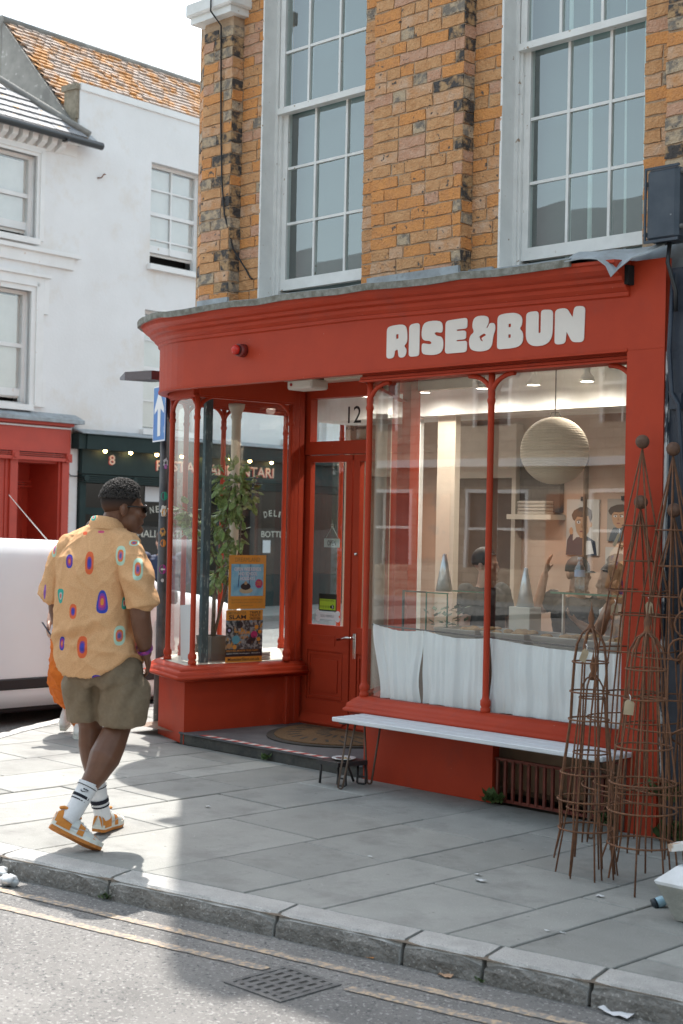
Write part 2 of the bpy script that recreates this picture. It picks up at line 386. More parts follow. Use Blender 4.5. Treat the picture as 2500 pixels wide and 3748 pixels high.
# pavement on the camera's side of the street
tag(MB().box((-60, -19, -.1), (50, -16.8, .03)).build('opposite_pavement', M_SLAB), kind='structure')
for yy in (-15.45, -15.2): tag(MB().quad((-60, yy-.04, ROADZ+.004), (50, yy-.04, ROADZ+.004), (50, yy+.04, ROADZ+.004), (-60, yy+.04, ROADZ+.004)).build('opposite_yellow_line', M_YEL), kind='structure')
# ================================================================ THE CORNER SHOP BUILDING
M_RED = mat('red_shop_paint', (.42, .048, .019), .5, (.38, .043, .018), 5, 5, bump=.04, bscale=40, stain=((.28, .05, .035), 2.6, .56, .5), spec=.2, speck=[((.46, .30, .24), 55, .755)])
M_WPAINT = mat('flaking_white_paint', (.74, .74, .72), .5, (.66, .66, .64), 7, bump=.12, bscale=30, speck=[((.33, .24, .17), 22, .70)])
M_MORTAR = mat('lime_mortar', (.46, .335, .23), .95, (.36, .255, .17), 14, 6, bump=.4, bscale=120)
M_LEAD = mat('weathered_lead', (.36, .40, .43), .55, (.24, .26, .27), 7, 6, metal=.15, bump=.15, bscale=18, stain=((.17, .16, .13), 11, .56, .6))
M_LEADB = mat('mossy_lead_edge', (.25, .255, .23), .8, (.13, .125, .10), 22, 6, bump=.3, bscale=60)
M_CREAM = mat('cream_paint', (.62, .55, .46), .6, (.56, .5, .42), 4)
M_STEP = mat('dark_slate_step', (.075, .078, .088), .7, (.11, .11, .12), 8, 5, bump=.2, bscale=70)
M_BLACKPL = mat('black_plinth', (.035, .037, .036), .75, (.07, .07, .062), 10, 5, bump=.3, bscale=50, stain=((.12, .12, .10), 9, .6, .5))
M_GLASS = glass('shop_glass', (.93, .965, .96), 2.0, .03, .022, 1.2)
M_GLASSB = glass('bay_glass', (.94, .975, .97), 1.5, .02, .0)
M_GLASSU = glass('old_window_glass', (.86, .95, .93), 2.6, .10, .075, 1.6)
SHOP = thing('corner_shop_building', 'yellow brick corner building with a rounded red shopfront on its ground floor', 'building', (-2, 0, 0))
P_ = SHOP
# ---------- upper wall: core of mortar, sash windows, bricks laid one by one
WLo, WLi = (-3.46, -2.47), (-1.324, -.331)
ZS = 3.12                                                          # window sills
core = MB()
ZT = 9.7
for (a, b) in ((-4.16, WLo[0]), (WLo[1], WLi[0]), (WLi[1], .2)): core.box((a, .3045, 2.80), (b, .58, 5.62))
core.box((-4.16, .306, 2.80), (.2, .58, ZS-.02)); core.box((-4.16, .306, 5.60), (.2, .58, ZT))
core.prism([(-3.988, .2045), (-3.682, .2045), (-3.682, .32), (-4.16, .32)], (2.85, ZT)); core.box((-2.283, .2045, 2.85), (-1.550, .32, ZT)); core.box((-.124, .2045, 2.85), (.2, .32, ZT))
core.build('wall', M_MORTAR, P_)
mb = MB(); mb.box((-4.16, 1.6, 2.85), (.2, 9, ZT)); mb.box((-4.16, .58, 5.62), (.2, 1.6, ZT)); mb.box((-4.16, .58, 2.86), (-4.0, 1.6, 5.62)); mb.box((.1, .58, 2.86), (.2, 1.6, 5.62)); mb.box((-2.3, .58, 2.86), (-1.6, 1.6, 5.62))
mb.build('rear_wall', mat('brick_far', (.42, .27, .13), .9, (.25, .15, .08), 20), P_)
SOOT = ((.10, .08, .065), 24, .66)
BR = [mat('brick_ochre', (.57, .315, .15), .88, (.47, .235, .10), 22, 7, bump=.7, bscale=60, speck=[SOOT, ((.07, .05, .04), 85, .70)]),
      mat('brick_orange', (.63, .275, .085), .88, (.53, .235, .085), 18, 7, bump=.7, bscale=60, speck=[SOOT, ((.07, .05, .04), 80, .70)]),
      mat('brick_buff', (.56, .37, .245), .9, (.52, .265, .12), 14, 7, bump=.7, bscale=60, speck=[SOOT]),
      mat('brick_pinkish', (.54, .325, .22), .9, (.46, .24, .145), 20, 7, bump=.7, bscale=60, speck=[((.16, .13, .11), 30, .66)]),
      mat('brick_greyed', (.46, .35, .235), .9, (.20, .17, .14), 16, 7, bump=.7, bscale=60, sharp=(.42, .56), speck=[SOOT]),
      mat('brick_burnt', (.40, .25, .125), .8, (.055, .048, .045), 13, 7, bump=.7, bscale=50, sharp=(.46, .58))]
BW = [.32, .30, .20, .13, .05, .0]
rb = random.Random(11); BMESH = {}
def pick(dark=0.0):
    u = rb.random()
    if rb.random() < dark: return rb.choice([4, 5, 5])
    acc = 0
    for i, w in enumerate(BW):
        acc += w
        if u < acc: return i
    return 0
def brick_mesh(L, D, H, seed):
    r = random.Random(seed); bm = bmesh.new(); bmesh.ops.create_cube(bm, size=1)
    bmesh.ops.subdivide_edges(bm, edges=[e for e in bm.edges if abs(e.verts[0].co.x-e.verts[1].co.x) > .5], cuts=2)
    for v in bm.verts: v.co = Vector((v.co.x*L, v.co.y*D, v.co.z*H))
    for v in bm.verts: v.co += Vector((r.uniform(-1, 1)*.005, r.uniform(-1, 1)*.003, r.uniform(-1, 1)*.0045))
    return bm
BLIST = []
def course_fill(x0, x1, z0, z1, y, axis=(1, 0), dark=0.0, darkR=0.0, depth=.09, org=None):
    """bricks over a rectangle; axis = wall direction in plan, org = plan point of x0"""
    n = int((z1-z0)/.0755)
    for k in range(n):
        z = z0+k*.0755; x = x0; first = True
        while x < x1-.012:
            L = rb.choice([.215, .215, .105, .215, .105]) if not first else rb.choice([.215, .105, .155])
            first = False; L = min(L, x1-x)
            if x1-x-L < .05: L = x1-x
            dd = dark+(darkR if x+L > x1-.03 else 0)
            BLIST.append((x, L, z, y, axis, org, depth, pick(dd), rb.random())); x += L+.010
course_fill(-3.99, -3.68, 3.13, 5.14, .2, dark=.05, darkR=.45)
course_fill(-2.287, -1.547, 3.10, 5.62, .2, dark=.01, darkR=.40)
nface = len(BLIST)
course_fill(-3.672, -3.462, 3.14, 5.62, .3); course_fill(-2.468, -2.295, 3.12, 5.62, .3); course_fill(-1.539, -1.326, 3.12, 5.62, .3)
course_fill(-.329, -.135, 3.16, 5.62, .3); course_fill(-.128, .12, 3.10, 5.62, .2, dark=.75)
course_fill(0, .17, 3.13, 5.14, 0, axis=(-.85, .527), org=(-3.995, .205), dark=.25, depth=.05)
course_fill(0, .095, 3.13, 5.14, 0, axis=(0, 1), org=(-3.675, .205), dark=.65, depth=.05); course_fill(0, .095, 3.10, 5.62, 0, axis=(0, 1), org=(-1.542, .205), dark=.5, depth=.05)
course_fill(-3.99, -3.68, 5.30, 5.62, .2)
order = sorted(range(len(BLIST)), key=lambda i: -(BLIST[i][1]*(1 if BLIST[i][4] == (1, 0) else .5)+(0.05 if i < nface else 0)))
solo = set(order[:296]); rest = MB()
for i, (x, L, z, y, ax, org, dep, mi, sd) in enumerate(BLIST):
    H = .0655
    if ax == (1, 0): c = Vector((x+L/2, y+dep/2-rb.uniform(0, .004), z+H/2)); rot = 0
    else:
        t = Vector((ax[0], ax[1])); nn = Vector((-t.y, t.x)) if t.x < -.5 else Vector((-t.y, t.x))
        q = Vector(org)+t*(x+L/2)+( Vector((t.y, -t.x))*-1 if False else Vector((0, 0)))
        inward = Vector((.527, .85)) if t.x < -.5 else Vector((-1, 0))
        q = q+inward*(dep/2-.0); c = Vector((q.x, q.y, z+H/2)); rot = math.atan2(t.y, t.x)
    if i in solo:
        Lq = min((.105, .155, .215), key=lambda v: abs(v-L)) if abs(min((.105, .155, .215), key=lambda v: abs(v-L))-L) < .004 else round(L, 2)
        key = (round(Lq*100), round(dep*100), mi, int(sd*3))
        if key not in BMESH:
            bm = brick_mesh(Lq, dep, H, hash(key) % 9999); me = bpy.data.meshes.new('brick'); bm.to_mesh(me); bm.free(); me.materials.append(BR[mi]); BMESH[key] = me
        o = bpy.data.objects.new('brick', BMESH[key]); COL.objects.link(o); o.parent = P_; o.location = c-wl(P_); o.rotation_euler = (rb.uniform(-.012, .012), rb.uniform(-.012, .012), rot)
    else:
        rest.cm = mi; rest.addbm(brick_mesh(L, dep, H, i), Matrix.Translation(c) @ Matrix.Rotation(rot, 4, 'Z'))
tag(rest.build('brick_course', BR, P_), kind='stuff')
# string course block at the very top of the corner pier
mb = MB(); mb.box((-4.10, .10, 5.20), (-3.60, .34, 5.30), .012); mb.box((-4.07, .13, 5.15), (-3.63, .34, 5.21)); mb.build('string_course', M_WPAINT, P_)
# ---------- sash windows
M_CURT = mat('net_curtain', (.70, .78, .74), .9, (.50, .58, .55), 14, stretch=(1, 1, .05))
M_ROOM = flat('dark_room', (.17, .20, .19), .9)
def sash(xo, gx, gz, meet, curtain):
    """xo opening, gx glass edges and bar x, gz heights, meet = index of the meeting rail"""
    x0, x1 = xo; W = tag(MB().box((x0-.012, .296, 3.06), (x0+.004, .47, 5.6)).build('window', M_WPAINT, P_))
    # painted reveal and box frame
    mb = MB(); mb.box((x0+.004, .43, 3.10), (gx[0]-.046, .52, 5.6)); mb.box((gx[-1]+.03, .43, 3.10), (x1-.002, .52, 5.6)); mb.box((x0+.004, .415, 3.10), (x0+.03, .43, 5.6)); mb.build('box_frame', M_WPAINT, W)
    mb = MB(); mb.prism([(.20, 3.04), (.20, 3.085), (.43, 3.135), (.43, 3.04)], (x0-.03, x1+.02), 'x'); mb.build('sill', M_WPAINT, W)
    zm = gz[meet]
    # lower sash (set back) and upper sash (proud)
    for (lo, yy, nm) in ((True, .45, 'lower_sash'), (False, .405, 'upper_sash')):
        zs = [z for i, z in enumerate(gz) if (i <= meet if lo else i >= meet)]
        mb = MB(); zb, zt = zs[0], zs[-1]
        mb.box((gx[0]-.045, yy, zb-.075 if lo else zb-.02), (gx[0], yy+.04, zt)); mb.box((gx[-1], yy, zb-.075 if lo else zb-.02), (gx[-1]+.045, yy+.04, zt))
        if lo: mb.box((gx[0]-.045, yy-.002, zb-.075), (gx[-1]+.045, yy+.042, zb))
        else: mb.box((gx[0]-.055, yy-.012, zb-.022), (gx[-1]+.045, yy+.05, zb+.02))
        mb.build(nm, M_WPAINT, W)
        sh = 0.0 if lo else -.035
        for x in gx[1:-1]: MB().box((x+sh-.009, yy+.006, zb), (x+sh+.009, yy+.034, zt)).build('glazing_bar', M_WPAINT, W)
        for z in zs[1:-1]: MB().box((gx[0], yy+.008, z-.009), (gx[-1], yy+.032, z+.009)).build('glazing_bar', M_WPAINT, W)
        for xa, xb in zip(gx[:-1], gx[1:]):
            for za, zb2 in zip(zs[:-1], zs[1:]):
                t = rb.uniform(-.002, .002); u = rb.uniform(-.002, .002)
                MB().quad((xa, yy+.02+t, za+u*0), (xb, yy+.02-t, za), (xb, yy+.02-t+u, zb2), (xa, yy+.02+t+u, zb2)).build('pane', M_GLASSU, W)
    # room behind
    mb = MB(); mb.box((x0-.05, .59, 3.0), (x1+.05, 1.55, 5.6)); me = mb.mesh('r'); me.flip_normals(); link_mesh('dark_room', me, M_ROOM, W)
    for (ca, cb, yc) in curtain:
        mb = MB(); n = 40; top = []; bot = []
        for i in range(n+1):
            u = i/n; f = .02*math.sin(u*38)+.012*math.sin(u*71+1); top.append(mb.pt((ca+(cb-ca)*u, yc+f, 5.5))); bot.append(mb.pt((ca+(cb-ca)*u+.03*math.sin(u*3), yc+f*1.5, 3.12)))
        for i in range(n): mb.face([bot[i], bot[i+1], top[i+1], top[i]], True)
        mb.build('curtain', M_CURT, W)
    return W
WL_ = sash(WLo, [-3.36, -3.087, -2.787, -2.49], [3.284, 3.674, 4.064, 4.461, 4.867, 5.27, 5.62], 3, [(-3.22, -2.46, .64)])
WR_ = sash(WLi, [-1.232, -.956, -.663, -.37], [3.25, 3.637, 4.022, 4.45, 4.855, 5.26, 5.62], 3, [(-1.16, -.34, .61)])
# black cable down the corner pier
mb = MB(); mb.tube([(-3.80, .185, 5.6), (-3.80, .165, 5.32), (-3.80, .09, 5.28), (-3.80, .09, 5.18), (-3.795, .185, 5.10), (-3.78, .19, 4.4), (-3.755, .188, 4.0), (-3.72, .19, 3.75), (-3.66, .23, 3.5), (-3.59, .288, 3.36), (-3.545, .288, 3.30), (-3.52, .29, 3.285)], .006, 6)
mb.build('cable', flat('black_rubber', (.015, .015, .017), .5), P_)

# ---------- rounded shopfront: everything swept along one line
def fpath(o, xr=.02, yend=3.0, n=16, xl=-3.9, r=.8):
    pts = [Vector((xr, -o))]
    x = xr
    while x > xl+.3: x -= .25; pts.append(Vector((x, -o)))
    c = Vector((xl, r))
    for k in range(n+1):
        a = math.pi/2*k/n; pts.append(c+Vector((-math.sin(a), -math.cos(a)))*(r+o))
    pts.append(Vector((xl-r-o-.05, yend))); return pts
def sweep(prof, name, m, parent, xr=.02, dz=None, smooth=False, close=True, path=fpath):
    cols = [path(o, xr) for (o, z) in prof]; rings = []
    for i in range(len(cols[0])):
        rings.append([(cols[j][i].x, cols[j][i].y, prof[j][1]+(dz(cols[j][i].x, prof[j]) if dz else 0)) for j in range(len(prof))])
    mb = MB(); mb.loft(rings, smooth=smooth, caps=close, closed=close); return mb.build(name, m, parent)
def sag(x, p): return -.022*(x+2.2) if x > -2.2 else 0
fas = sweep([(0, 2.52), (0, 2.90), (-.05, 2.90), (-.05, 2.52)], 'fascia', M_RED, P_, xr=-.2)
MB().box((-.2, 0, 2.52), (.018, .05, 2.985)).build('fascia_end', M_RED, P_)
sweep([(.001, 2.845), (.014, 2.852), (.014, 2.872), (.022, 2.876), (.042, 2.894), (.045, 2.915), (.075, 2.925), (.08, 2.945), (.105, 2.955), (.128, 2.975), (.135, 3.0), (.150, 3.006), (.150, 3.022), (-.25, 3.06), (-.25, 2.845)], 'cornice', M_RED, P_, xr=-.2, dz=sag)
# lead cover with a mossy drip edge; its free end curls down
rl = random.Random(5)
def leadz(x, p): return sag(x, p)+.006*math.sin(x*9)+.004*math.sin(x*23)
sweep([(.168, 2.996), (.171, 3.036), (.150, 3.040), (.150, 2.998)], 'lead_drip_edge', M_LEADB, P_, xr=-.47, dz=leadz)
sweep([(.165, 3.040), (.0, 3.062), (-.28, 3.085), (-.28, 3.079), (.0, 3.056), (.165, 3.034)], 'lead_cover', M_LEAD, P_, xr=-.47, dz=leadz)
E_ = [(-.50, -.171, 3.005), (-.40, -.172, 3.002), (-.30, -.172, 2.992), (-.235, -.176, 2.95), (-.20, -.178, 2.892), (-.17, -.150, 2.935), (-.11, -.125, 2.975), (-.035, -.10, 3.005), (.04, -.05, 3.035)]
B_ = [(-.50, .10, 3.062), (-.40, .10, 3.062), (-.30, .11, 3.064), (-.235, .12, 3.07), (-.18, .12, 3.075), (-.12, .13, 3.085), (-.06, .14, 3.10), (.0, .15, 3.12), (.08, .17, 3.15)]
rows = []
for e_, b_ in zip(E_, B_):
    e_ = Vector(e_); b_ = Vector(b_); rows.append([tuple(e_.lerp(b_, t)+Vector((0, 0, .030*math.sin(t*math.pi)*(1 if e_.x < -.2 else .5)+.006*math.sin(e_.x*40+t*5)))) for t in (0, .12, .3, .5, .75, 1)])
mb = MB()
for side in (0, 1): mb.loft([[(p[0], p[1], p[2]-.007*side) for p in r] for r in rows], caps=False, closed=False)
mb.loft([[rows[i][0], (rows[i][0][0], rows[i][0][1], rows[i][0][2]-.007)] for i in range(len(rows))], caps=False, closed=False)
mb.build('lead_curl', M_LEAD, P_)
# lead flashing tucked under the piers and sills
for (a, b, y, h) in ((-3.99, -3.66, .19, .10), (-3.68, -3.46, .29, .07), (-2.30, -1.54, .19, .085), (-1.56, -1.36, .285, .07), (-2.47, -2.28, .288, .06)):
    mb = MB(); mb.prism([(y+.01, 3.04), (y-.10, 3.052), (y-.10, 3.064), (y-.012, 3.092), (y-.012, 3.06+h), (y+.01, 3.06+h)], (a, b), 'x'); mb.build('lead_flashing', M_LEAD, P_)
MB().box((-4.16, .2, 3.03), (-3.98, .32, 3.12)).build('lead_flashing', M_LEAD, P_)
MB().box((-.199, -.055, 2.86), (-.175, .0, 2.96)).build('cornice_stop', M_DARK, P_); MB().box((-4.1, .17, 2.93), (.02, .298, 3.092)).build('lead_upstand', M_LEAD, P_)
# bottom bead of the fascia, soffit over the entrance
sweep([(.004, 2.515), (.006, 2.53), (-.03, 2.535), (-.06, 2.53), (-.06, 2.515)], 'fascia_bead', M_RED, P_, xr=-.21)
SOF = 2.64
mb = MB(); mb.poly([(-2.14, .02, SOF), (-3.9, .02, SOF), (-4.2, .10, SOF), (-4.5, .36, SOF), (-4.38, .36, SOF), (-3.98, .22, SOF), (-3.9, 1.26, SOF), (-2.80, 1.26, SOF), (-2.14, .12, SOF)])
for i, yy in enumerate((.15, .42, .69, .96)): mb.box((-3.95 if yy > .3 else -3.9, yy, SOF-.012), (-2.2-(yy*.5), yy+.02, SOF-.001))
mb.build('soffit', M_CREAM, P_)
# ---------- right pilaster, big window
MB().box((-.212, .002, 0.0), (.016, .10, 2.52)).build('pilaster', M_RED, P_)
YC = .10                                                           # line of the window columns
CX = (-2.172, -1.2)
HEADP = [(.04, 2.468), (.04, 2.478), (.052, 2.486), (.052, 2.5), (.07, 2.506), (.07, 2.532), (.16, 2.532), (.16, 2.468)]
MB().prism(HEADP, (-2.215, -.212), 'x').build('window_head', M_RED, P_)
def column(x, y, zb, zt, name='column', cap=2.31, r=.0195, par=None):
    mb = MB(); mb.lathe((x, y), [(.030, zb), (.030, zb+.03), (.024, zb+.036), (.031, zb+.05), (.031, zb+.075), (.023, zb+.085), (.020, zb+.10), (r, zb+.12), (r, cap-.02), (.023, cap-.012), (.026, cap), (.023, cap+.012), (.020, cap+.02), (.022, cap+.04), (.022, cap+.055), (r, cap+.065), (r, zt)], 14)
    return mb.build(name, M_RED, par or P_)
def arch(x, y, ux, uy, z0, z1, w, par):
    """curved spandrel rib springing from a column"""
    pts = []
    for k in range(11):
        a = math.pi/2*k/10; pts.append((x+ux*w*(1-math.cos(a)), y+uy*w*(1-math.cos(a)), z0+(z1-z0)*math.sin(a)))
    mb = MB(); mb.tube(pts, (.0145), 8); return mb.build('spandrel_rib', M_RED, par)
for x in CX:
    c = column(x, YC, .505, 2.47)
    arch(x, YC, 1, 0, 2.335, 2.462, .17, c)
    if x > -1.5: arch(x, YC, -1, 0, 2.335, 2.462, .17, c)
arch(-.218, YC, -1, 0, 2.30, 2.462, .17, P_)
for (a, b) in ((CX[0]+.01, CX[1]-.003), (CX[1]+.003, -.214)):
    g = MB().quad((a, YC+.022, .50), (b, YC+.022, .50), (b, YC+.022, 2.47), (a, YC+.022, 2.47)).build('shop_window_pane', M_GLASS, P_)
# sill: moulded, runs along the window and turns into the entrance
SILLP = [(0.115, .515), (.075, .512), (.035, .49), (.035, .478), (.012, .474), (.005, .455), (.005, .445), (-.012, .44), (-.012, .425), (.02, .418), (.04, .405), (.06, .398), (.115, .398)]
def sillsweep(plan, name, dz=0.0, prof=SILLP, m=None, parent=None):
    """plan: points along the riser line (outward on the right hand walking); profile offset measured inward from y=0 line, riser line at .1"""
    rings = []; n = len(plan)
    for i in range(n):
        a = Vector(plan[max(i-1, 0)]); b = Vector(plan[min(i+1, n-1)]); p = Vector(plan[i])
        if 0 < i < n-1:
            t1 = (p-a).normalized(); t2 = (b-p).normalized(); n1 = Vector((t1.y, -t1.x)); n2 = Vector((t2.y, -t2.x)); k = (n1+n2)/(1+n1.dot(n2))
        else: t = (b-a).normalized(); k = Vector((t.y, -t.x))
        rings.append([(p.x+k.x*(.1-o), p.y+k.y*(.1-o), z+dz) for (o, z) in prof])
    mb = MB(); mb.loft(rings, caps=True, closed=True); return mb.build(name, m or M_RED, parent or P_)
RET = Vector((-2.86, 1.16))                                        # back end of the window's return beside the door
sillsweep([RET, (-2.185, .1), (-.213, .1)], 'window_sill')
# stall riser below, with an iron grille at its right end
mb = MB(); mb.poly([(RET.x+.02, RET.y, 0.0), (-2.165, .1, 0.0), (-2.165, .1, .40), (RET.x+.02, RET.y, .40)]); mb.box((-2.165, .1, 0), (-1.14, .16, .40)); mb.build('stall_riser', M_RED, P_)
mb = MB(); mb.box((-1.14, .12, .245), (-.212, .14, .262)); mb.box((-1.14, .12, .325), (-.212, .14, .336)); mb.box((-1.14, .118, .012), (-.212, .138, .03)); gr = mb.build('cellar_grille', mat('dark_red_iron', (.20, .045, .03), .6, (.13, .03, .02), 12), P_)
for i in range(17): x = -1.115+i*.0555; MB().box((x-.008, .113, .02), (x+.008, .129, .25)).build('bar', MAT['dark_red_iron'], gr)
mb = MB(); mb.box((-1.14, .42, -.02), (-.2, .44, .42)); mb.build('cellar_back', mat('old_brick_dark', (.11, .10, .085), .9, (.05, .05, .045), 12), P_); MB().box((-1.14, .16, .36), (-.2, .43, .41)).build('cellar_lintel', M_BLACKPL, P_)
# glazed return of the window beside the door
rt = (RET-Vector((-2.172, YC))); rl_ = rt.length; ru = rt/rl_
def rp(t, z, o=0.0): q = Vector((-2.172, YC))+ru*(t*rl_)+Vector((ru.y, -ru.x))*o; return (q.x, q.y, z)
MB().quad(rp(.03, .50, .01), rp(.97, .50, .01), rp(.97, 2.47, .01), rp(.03, 2.47, .01)).build('return_pane', M_GLASSB, P_)
mb = MB(); mb.poly([rp(0, 2.46, -.03), rp(1, 2.46, -.03), rp(1, 2.64, -.03), rp(0, 2.64, -.03)]); mb.poly([rp(0, 2.46, .03), rp(1, 2.46, .03), rp(1, 2.46, -.03), rp(0, 2.46, -.03)]); mb.build('return_head', M_RED, P_)
# ---------- the recessed double door
YD = 1.2
fr = MB(); fr.box((-4.0, YD-.03, .08), (-3.905, YD+.07, 2.64)); fr.box((-2.88, YD-.03, .08), (-2.80, YD+.07, 2.64)); fr.box((-3.905, YD-.025, 2.108), (-2.88, YD+.06, 2.205)); fr.box((-3.905, YD-.02, 2.53), (-2.88, YD+.06, 2.64)); fr.box((-3.905, YD-.02, 2.205), (-3.83, YD+.05, 2.53)); fr.box((-3.905, YD-.035, .08), (-2.88, YD+.06, .105))
DF = fr.build('door_frame', M_RED, P_)
MB().quad((-3.83, YD+.02, 2.22), (-2.90, YD+.02, 2.22), (-2.88, YD+.02, 2.53), (-3.83, YD+.02, 2.53)).build('fanlight_pane', M_GLASSB, P_)
M_BLK = flat('black_print', (.012, .012, .014), .6)
text('12', 'house_number', (-3.465, YD+.012, 2.335), (1, 0, 0), (0, 0, 1), .135, .125, M_BLK, DF, bold=.005)
text('King Street', 'street_name', (-3.48, YD+.012, 2.278), (1, 0, 0), (0, 0, 1), .205, .032, M_BLK, DF)
M_CHROME = flat('chrome', (.75, .75, .76), .18, 1.0)
def leaf(x0, x1, sgn):
    d = MB(); y0, y1 = YD, YD+.045; gx0, gx1 = x0+.062, x1-.062
    d.box((x0, y0, .11), (gx0, y1, 2.10)); d.box((gx1, y0, .11), (x1, y1, 2.10)); d.box((gx0, y0, 2.05), (gx1, y1, 2.10)); d.box((gx0, y0, .64), (gx1, y1, .83)); d.box((gx0, y0, .11), (gx1, y1, .27)); d.box((gx0, y0+.014, .27), (gx1, y1-.01, .64))
    D = d.build('door', M_RED, P_)
    m = .018
    pb = MB()
    for (a, b, c, e) in ((gx0+.01, .285, gx1-.01, .625),):
        pb.box((a, y0+.004, b), (c, y0+.014, b+m)); pb.box((a, y0+.004, e-m), (c, y0+.014, e)); pb.box((a, y0+.004, b+m), (a+m, y0+.014, e-m)); pb.box((c-m, y0+.004, b+m), (c, y0+.014, e-m)); pb.box((a+.05, y0+.006, b+.05), (c-.05, y0+.014, e-.05))
    pb.build('panel_moulding', M_RED, D)
    lb = MB(); a, c, b, e = gx0+.06, gx1-.10, .70, .735
    lb.box((a-.02, y0-.007, b-.02), (c+.02, y0, b)); lb.box((a-.02, y0-.007, e), (c+.02, y0, e+.02)); lb.box((a-.02, y0-.007, b), (a, y0, e)); lb.box((c, y0-.007, b), (c+.02, y0, e)); lb.box((a, y0-.003, b), (c, y0, e)); lb.build('letterbox', M_RED, D)
    wb = MB(); wb.prism([(y0, .10), (y0-.05, .10), (y0-.045, .115), (y0, .165)], (x0+.01, x1-.01), 'x'); wb.build('weather_board', M_RED, D)
    MB().quad((gx0, y0+.025, .83), (gx1, y0+.025, .83), (gx1, y0+.025, 2.05), (gx0, y0+.025, 2.05)).build('pane', M_GLASSB, D)
    return D
D1 = leaf(-3.90, -3.397, 1); D2 = leaf(-3.380, -2.885, -1)
hb = MB(); hb.box((-3.352, YD-.008, .60), (-3.322, YD, .79), .004); hb.tube([(-3.337, YD-.004, .755), (-3.337, YD-.055, .757), (-3.355, YD-.06, .76), (-3.46, YD-.06, .735)], .010, 8); hb.ball((-3.338, YD-.006, 1.37), .014, 10, 6); hb.build('handle', M_CHROME, D2)
# ---------- step
mb = MB(); st = [(-4.01, .13), (-2.165, .10), (-2.165, .12), (RET.x+.02, RET.y+.05), (-3.98, 1.22), (-3.95, 1.1)]
mb.prism(st, (0.0, .072)); STEP = mb.build('step', M_BLACKPL, P_)
mb = MB(); mb.prism([(-4.012, .118), (-2.163, .088), (-2.163, .12), (RET.x+.02, RET.y+.05), (-3.98, 1.22), (-3.96, 1.1)], (.072, .084)); mb.build('step_tread', M_STEP, P_)
M_TW = mat('tape_white', (.62, .60, .58), .6, (.5, .48, .46), 30); M_TR = mat('tape_red', (.45, .06, .05), .6, (.36, .05, .045), 30)
mb = MB(); n = 24
for i in range(n):
    a = -3.78+i*(1.36/n); b = a+1.36/n; sk = .02; y = .115-.0162*(a+3.78)*1.0; mb.cm = i % 2
    mb.quad((a, y, .0865), (b, y, .0865), (b+sk, y+.055, .0865), (a+sk, y+.055, .0865))
mb.build('hazard_tape', [M_TR, M_TW], STEP)
# ---------- the bay left of the door
BC = [Vector((-3.98, .20)), Vector((-4.40, .31)), Vector((-4.62, .62)), Vector((-4.685, 1.05)), Vector((-4.72, 1.75)), Vector((-4.76, 2.45))]
BJ = Vector((-3.875, 1.03))
plan = [(-4.80, 2.9), (-4.77, 1.05), (-4.70, .60), (-4.50, .315), (-3.965, .125), (-3.87, 1.16)]
sillsweep(plan, 'bay_sill', .045)
mb = MB(); q = plan
for a, b in zip(q[:-1], q[1:]): mb.poly([(a[0], a[1], 0), (b[0], b[1], 0), (b[0], b[1], .45), (a[0], a[1], .45)])
mb.build('bay_riser', M_RED, P_)
MB().poly([(p[0], p[1], .56) for p in plan]).build('bay_board', M_CREAM, P_)
for i, p in enumerate(BC[:4]):
    c = column(p.x, p.y, .555, 2.50, cap=2.33)
    nxt = (BC[i+1]-p).normalized() if i < 5 else None
    w = min(.16, (BC[i+1]-p).length*.45); arch(p.x, p.y, nxt.x, nxt.y, 2.36, 2.49, w, c)
    if i > 0: pr = (BC[i-1]-p).normalized(); arch(p.x, p.y, pr.x, pr.y, 2.36, 2.49, min(.16, (BC[i-1]-p).length*.45), c)
    else: pr = (BJ-p).normalized(); arch(p.x, p.y, pr.x, pr.y, 2.34, 2.49, .17, c)
for p in BC[4:]: column(p.x, p.y, .555, 2.50, cap=2.33)
pr = (BC[0]-BJ).normalized(); arch(BJ.x, BJ.y, pr.x, pr.y, 2.32, 2.49, .17, P_)
for a, b in list(zip(BC[:-1], BC[1:]))+[(BJ, BC[0])]:
    MB().quad((a.x, a.y, .555), (b.x, b.y, .555), (b.x, b.y, 2.50), (a.x, a.y, 2.50)).build('bay_pane', M_GLASSB, P_)
def beam(pts, z0, z1, w, name, m=None):
    mb = MB()
    for a, b in zip(pts[:-1], pts[1:]):
        a = Vector(a); b = Vector(b); t = (b-a).normalized(); n_ = Vector((-t.y, t.x))*w/2
        mb.prism([tuple(a-n_), tuple(b-n_), tuple(b+n_), tuple(a+n_)], (z0, z1))
    return mb.build(name, m or M_RED, P_)
beam([tuple(BJ)]+[tuple(p) for p in BC], 2.488, 2.641, .07, 'bay_head')
beam([tuple(BJ)]+[tuple(p) for p in BC], 2.475, 2.488, .045, 'bay_head_bead')
# moulded jamb between bay and door
mb = MB()
for (x, y, r_) in ((BJ.x, BJ.y, .02), (BJ.x-.015, BJ.y+.045, .026), (BJ.x-.02, BJ.y+.10, .03)): mb.box((x-r_, y-r_, .08), (x+r_, y+r_, 2.64), .006)
mb.box((-4.0, BJ.y+.12, .08), (-3.89, 1.17, 2.64)); mb.build('bay_jamb', M_RED, P_)
column(BJ.x+.012, BJ.y-.02, .555, 2.47, cap=2.33, r=.014)
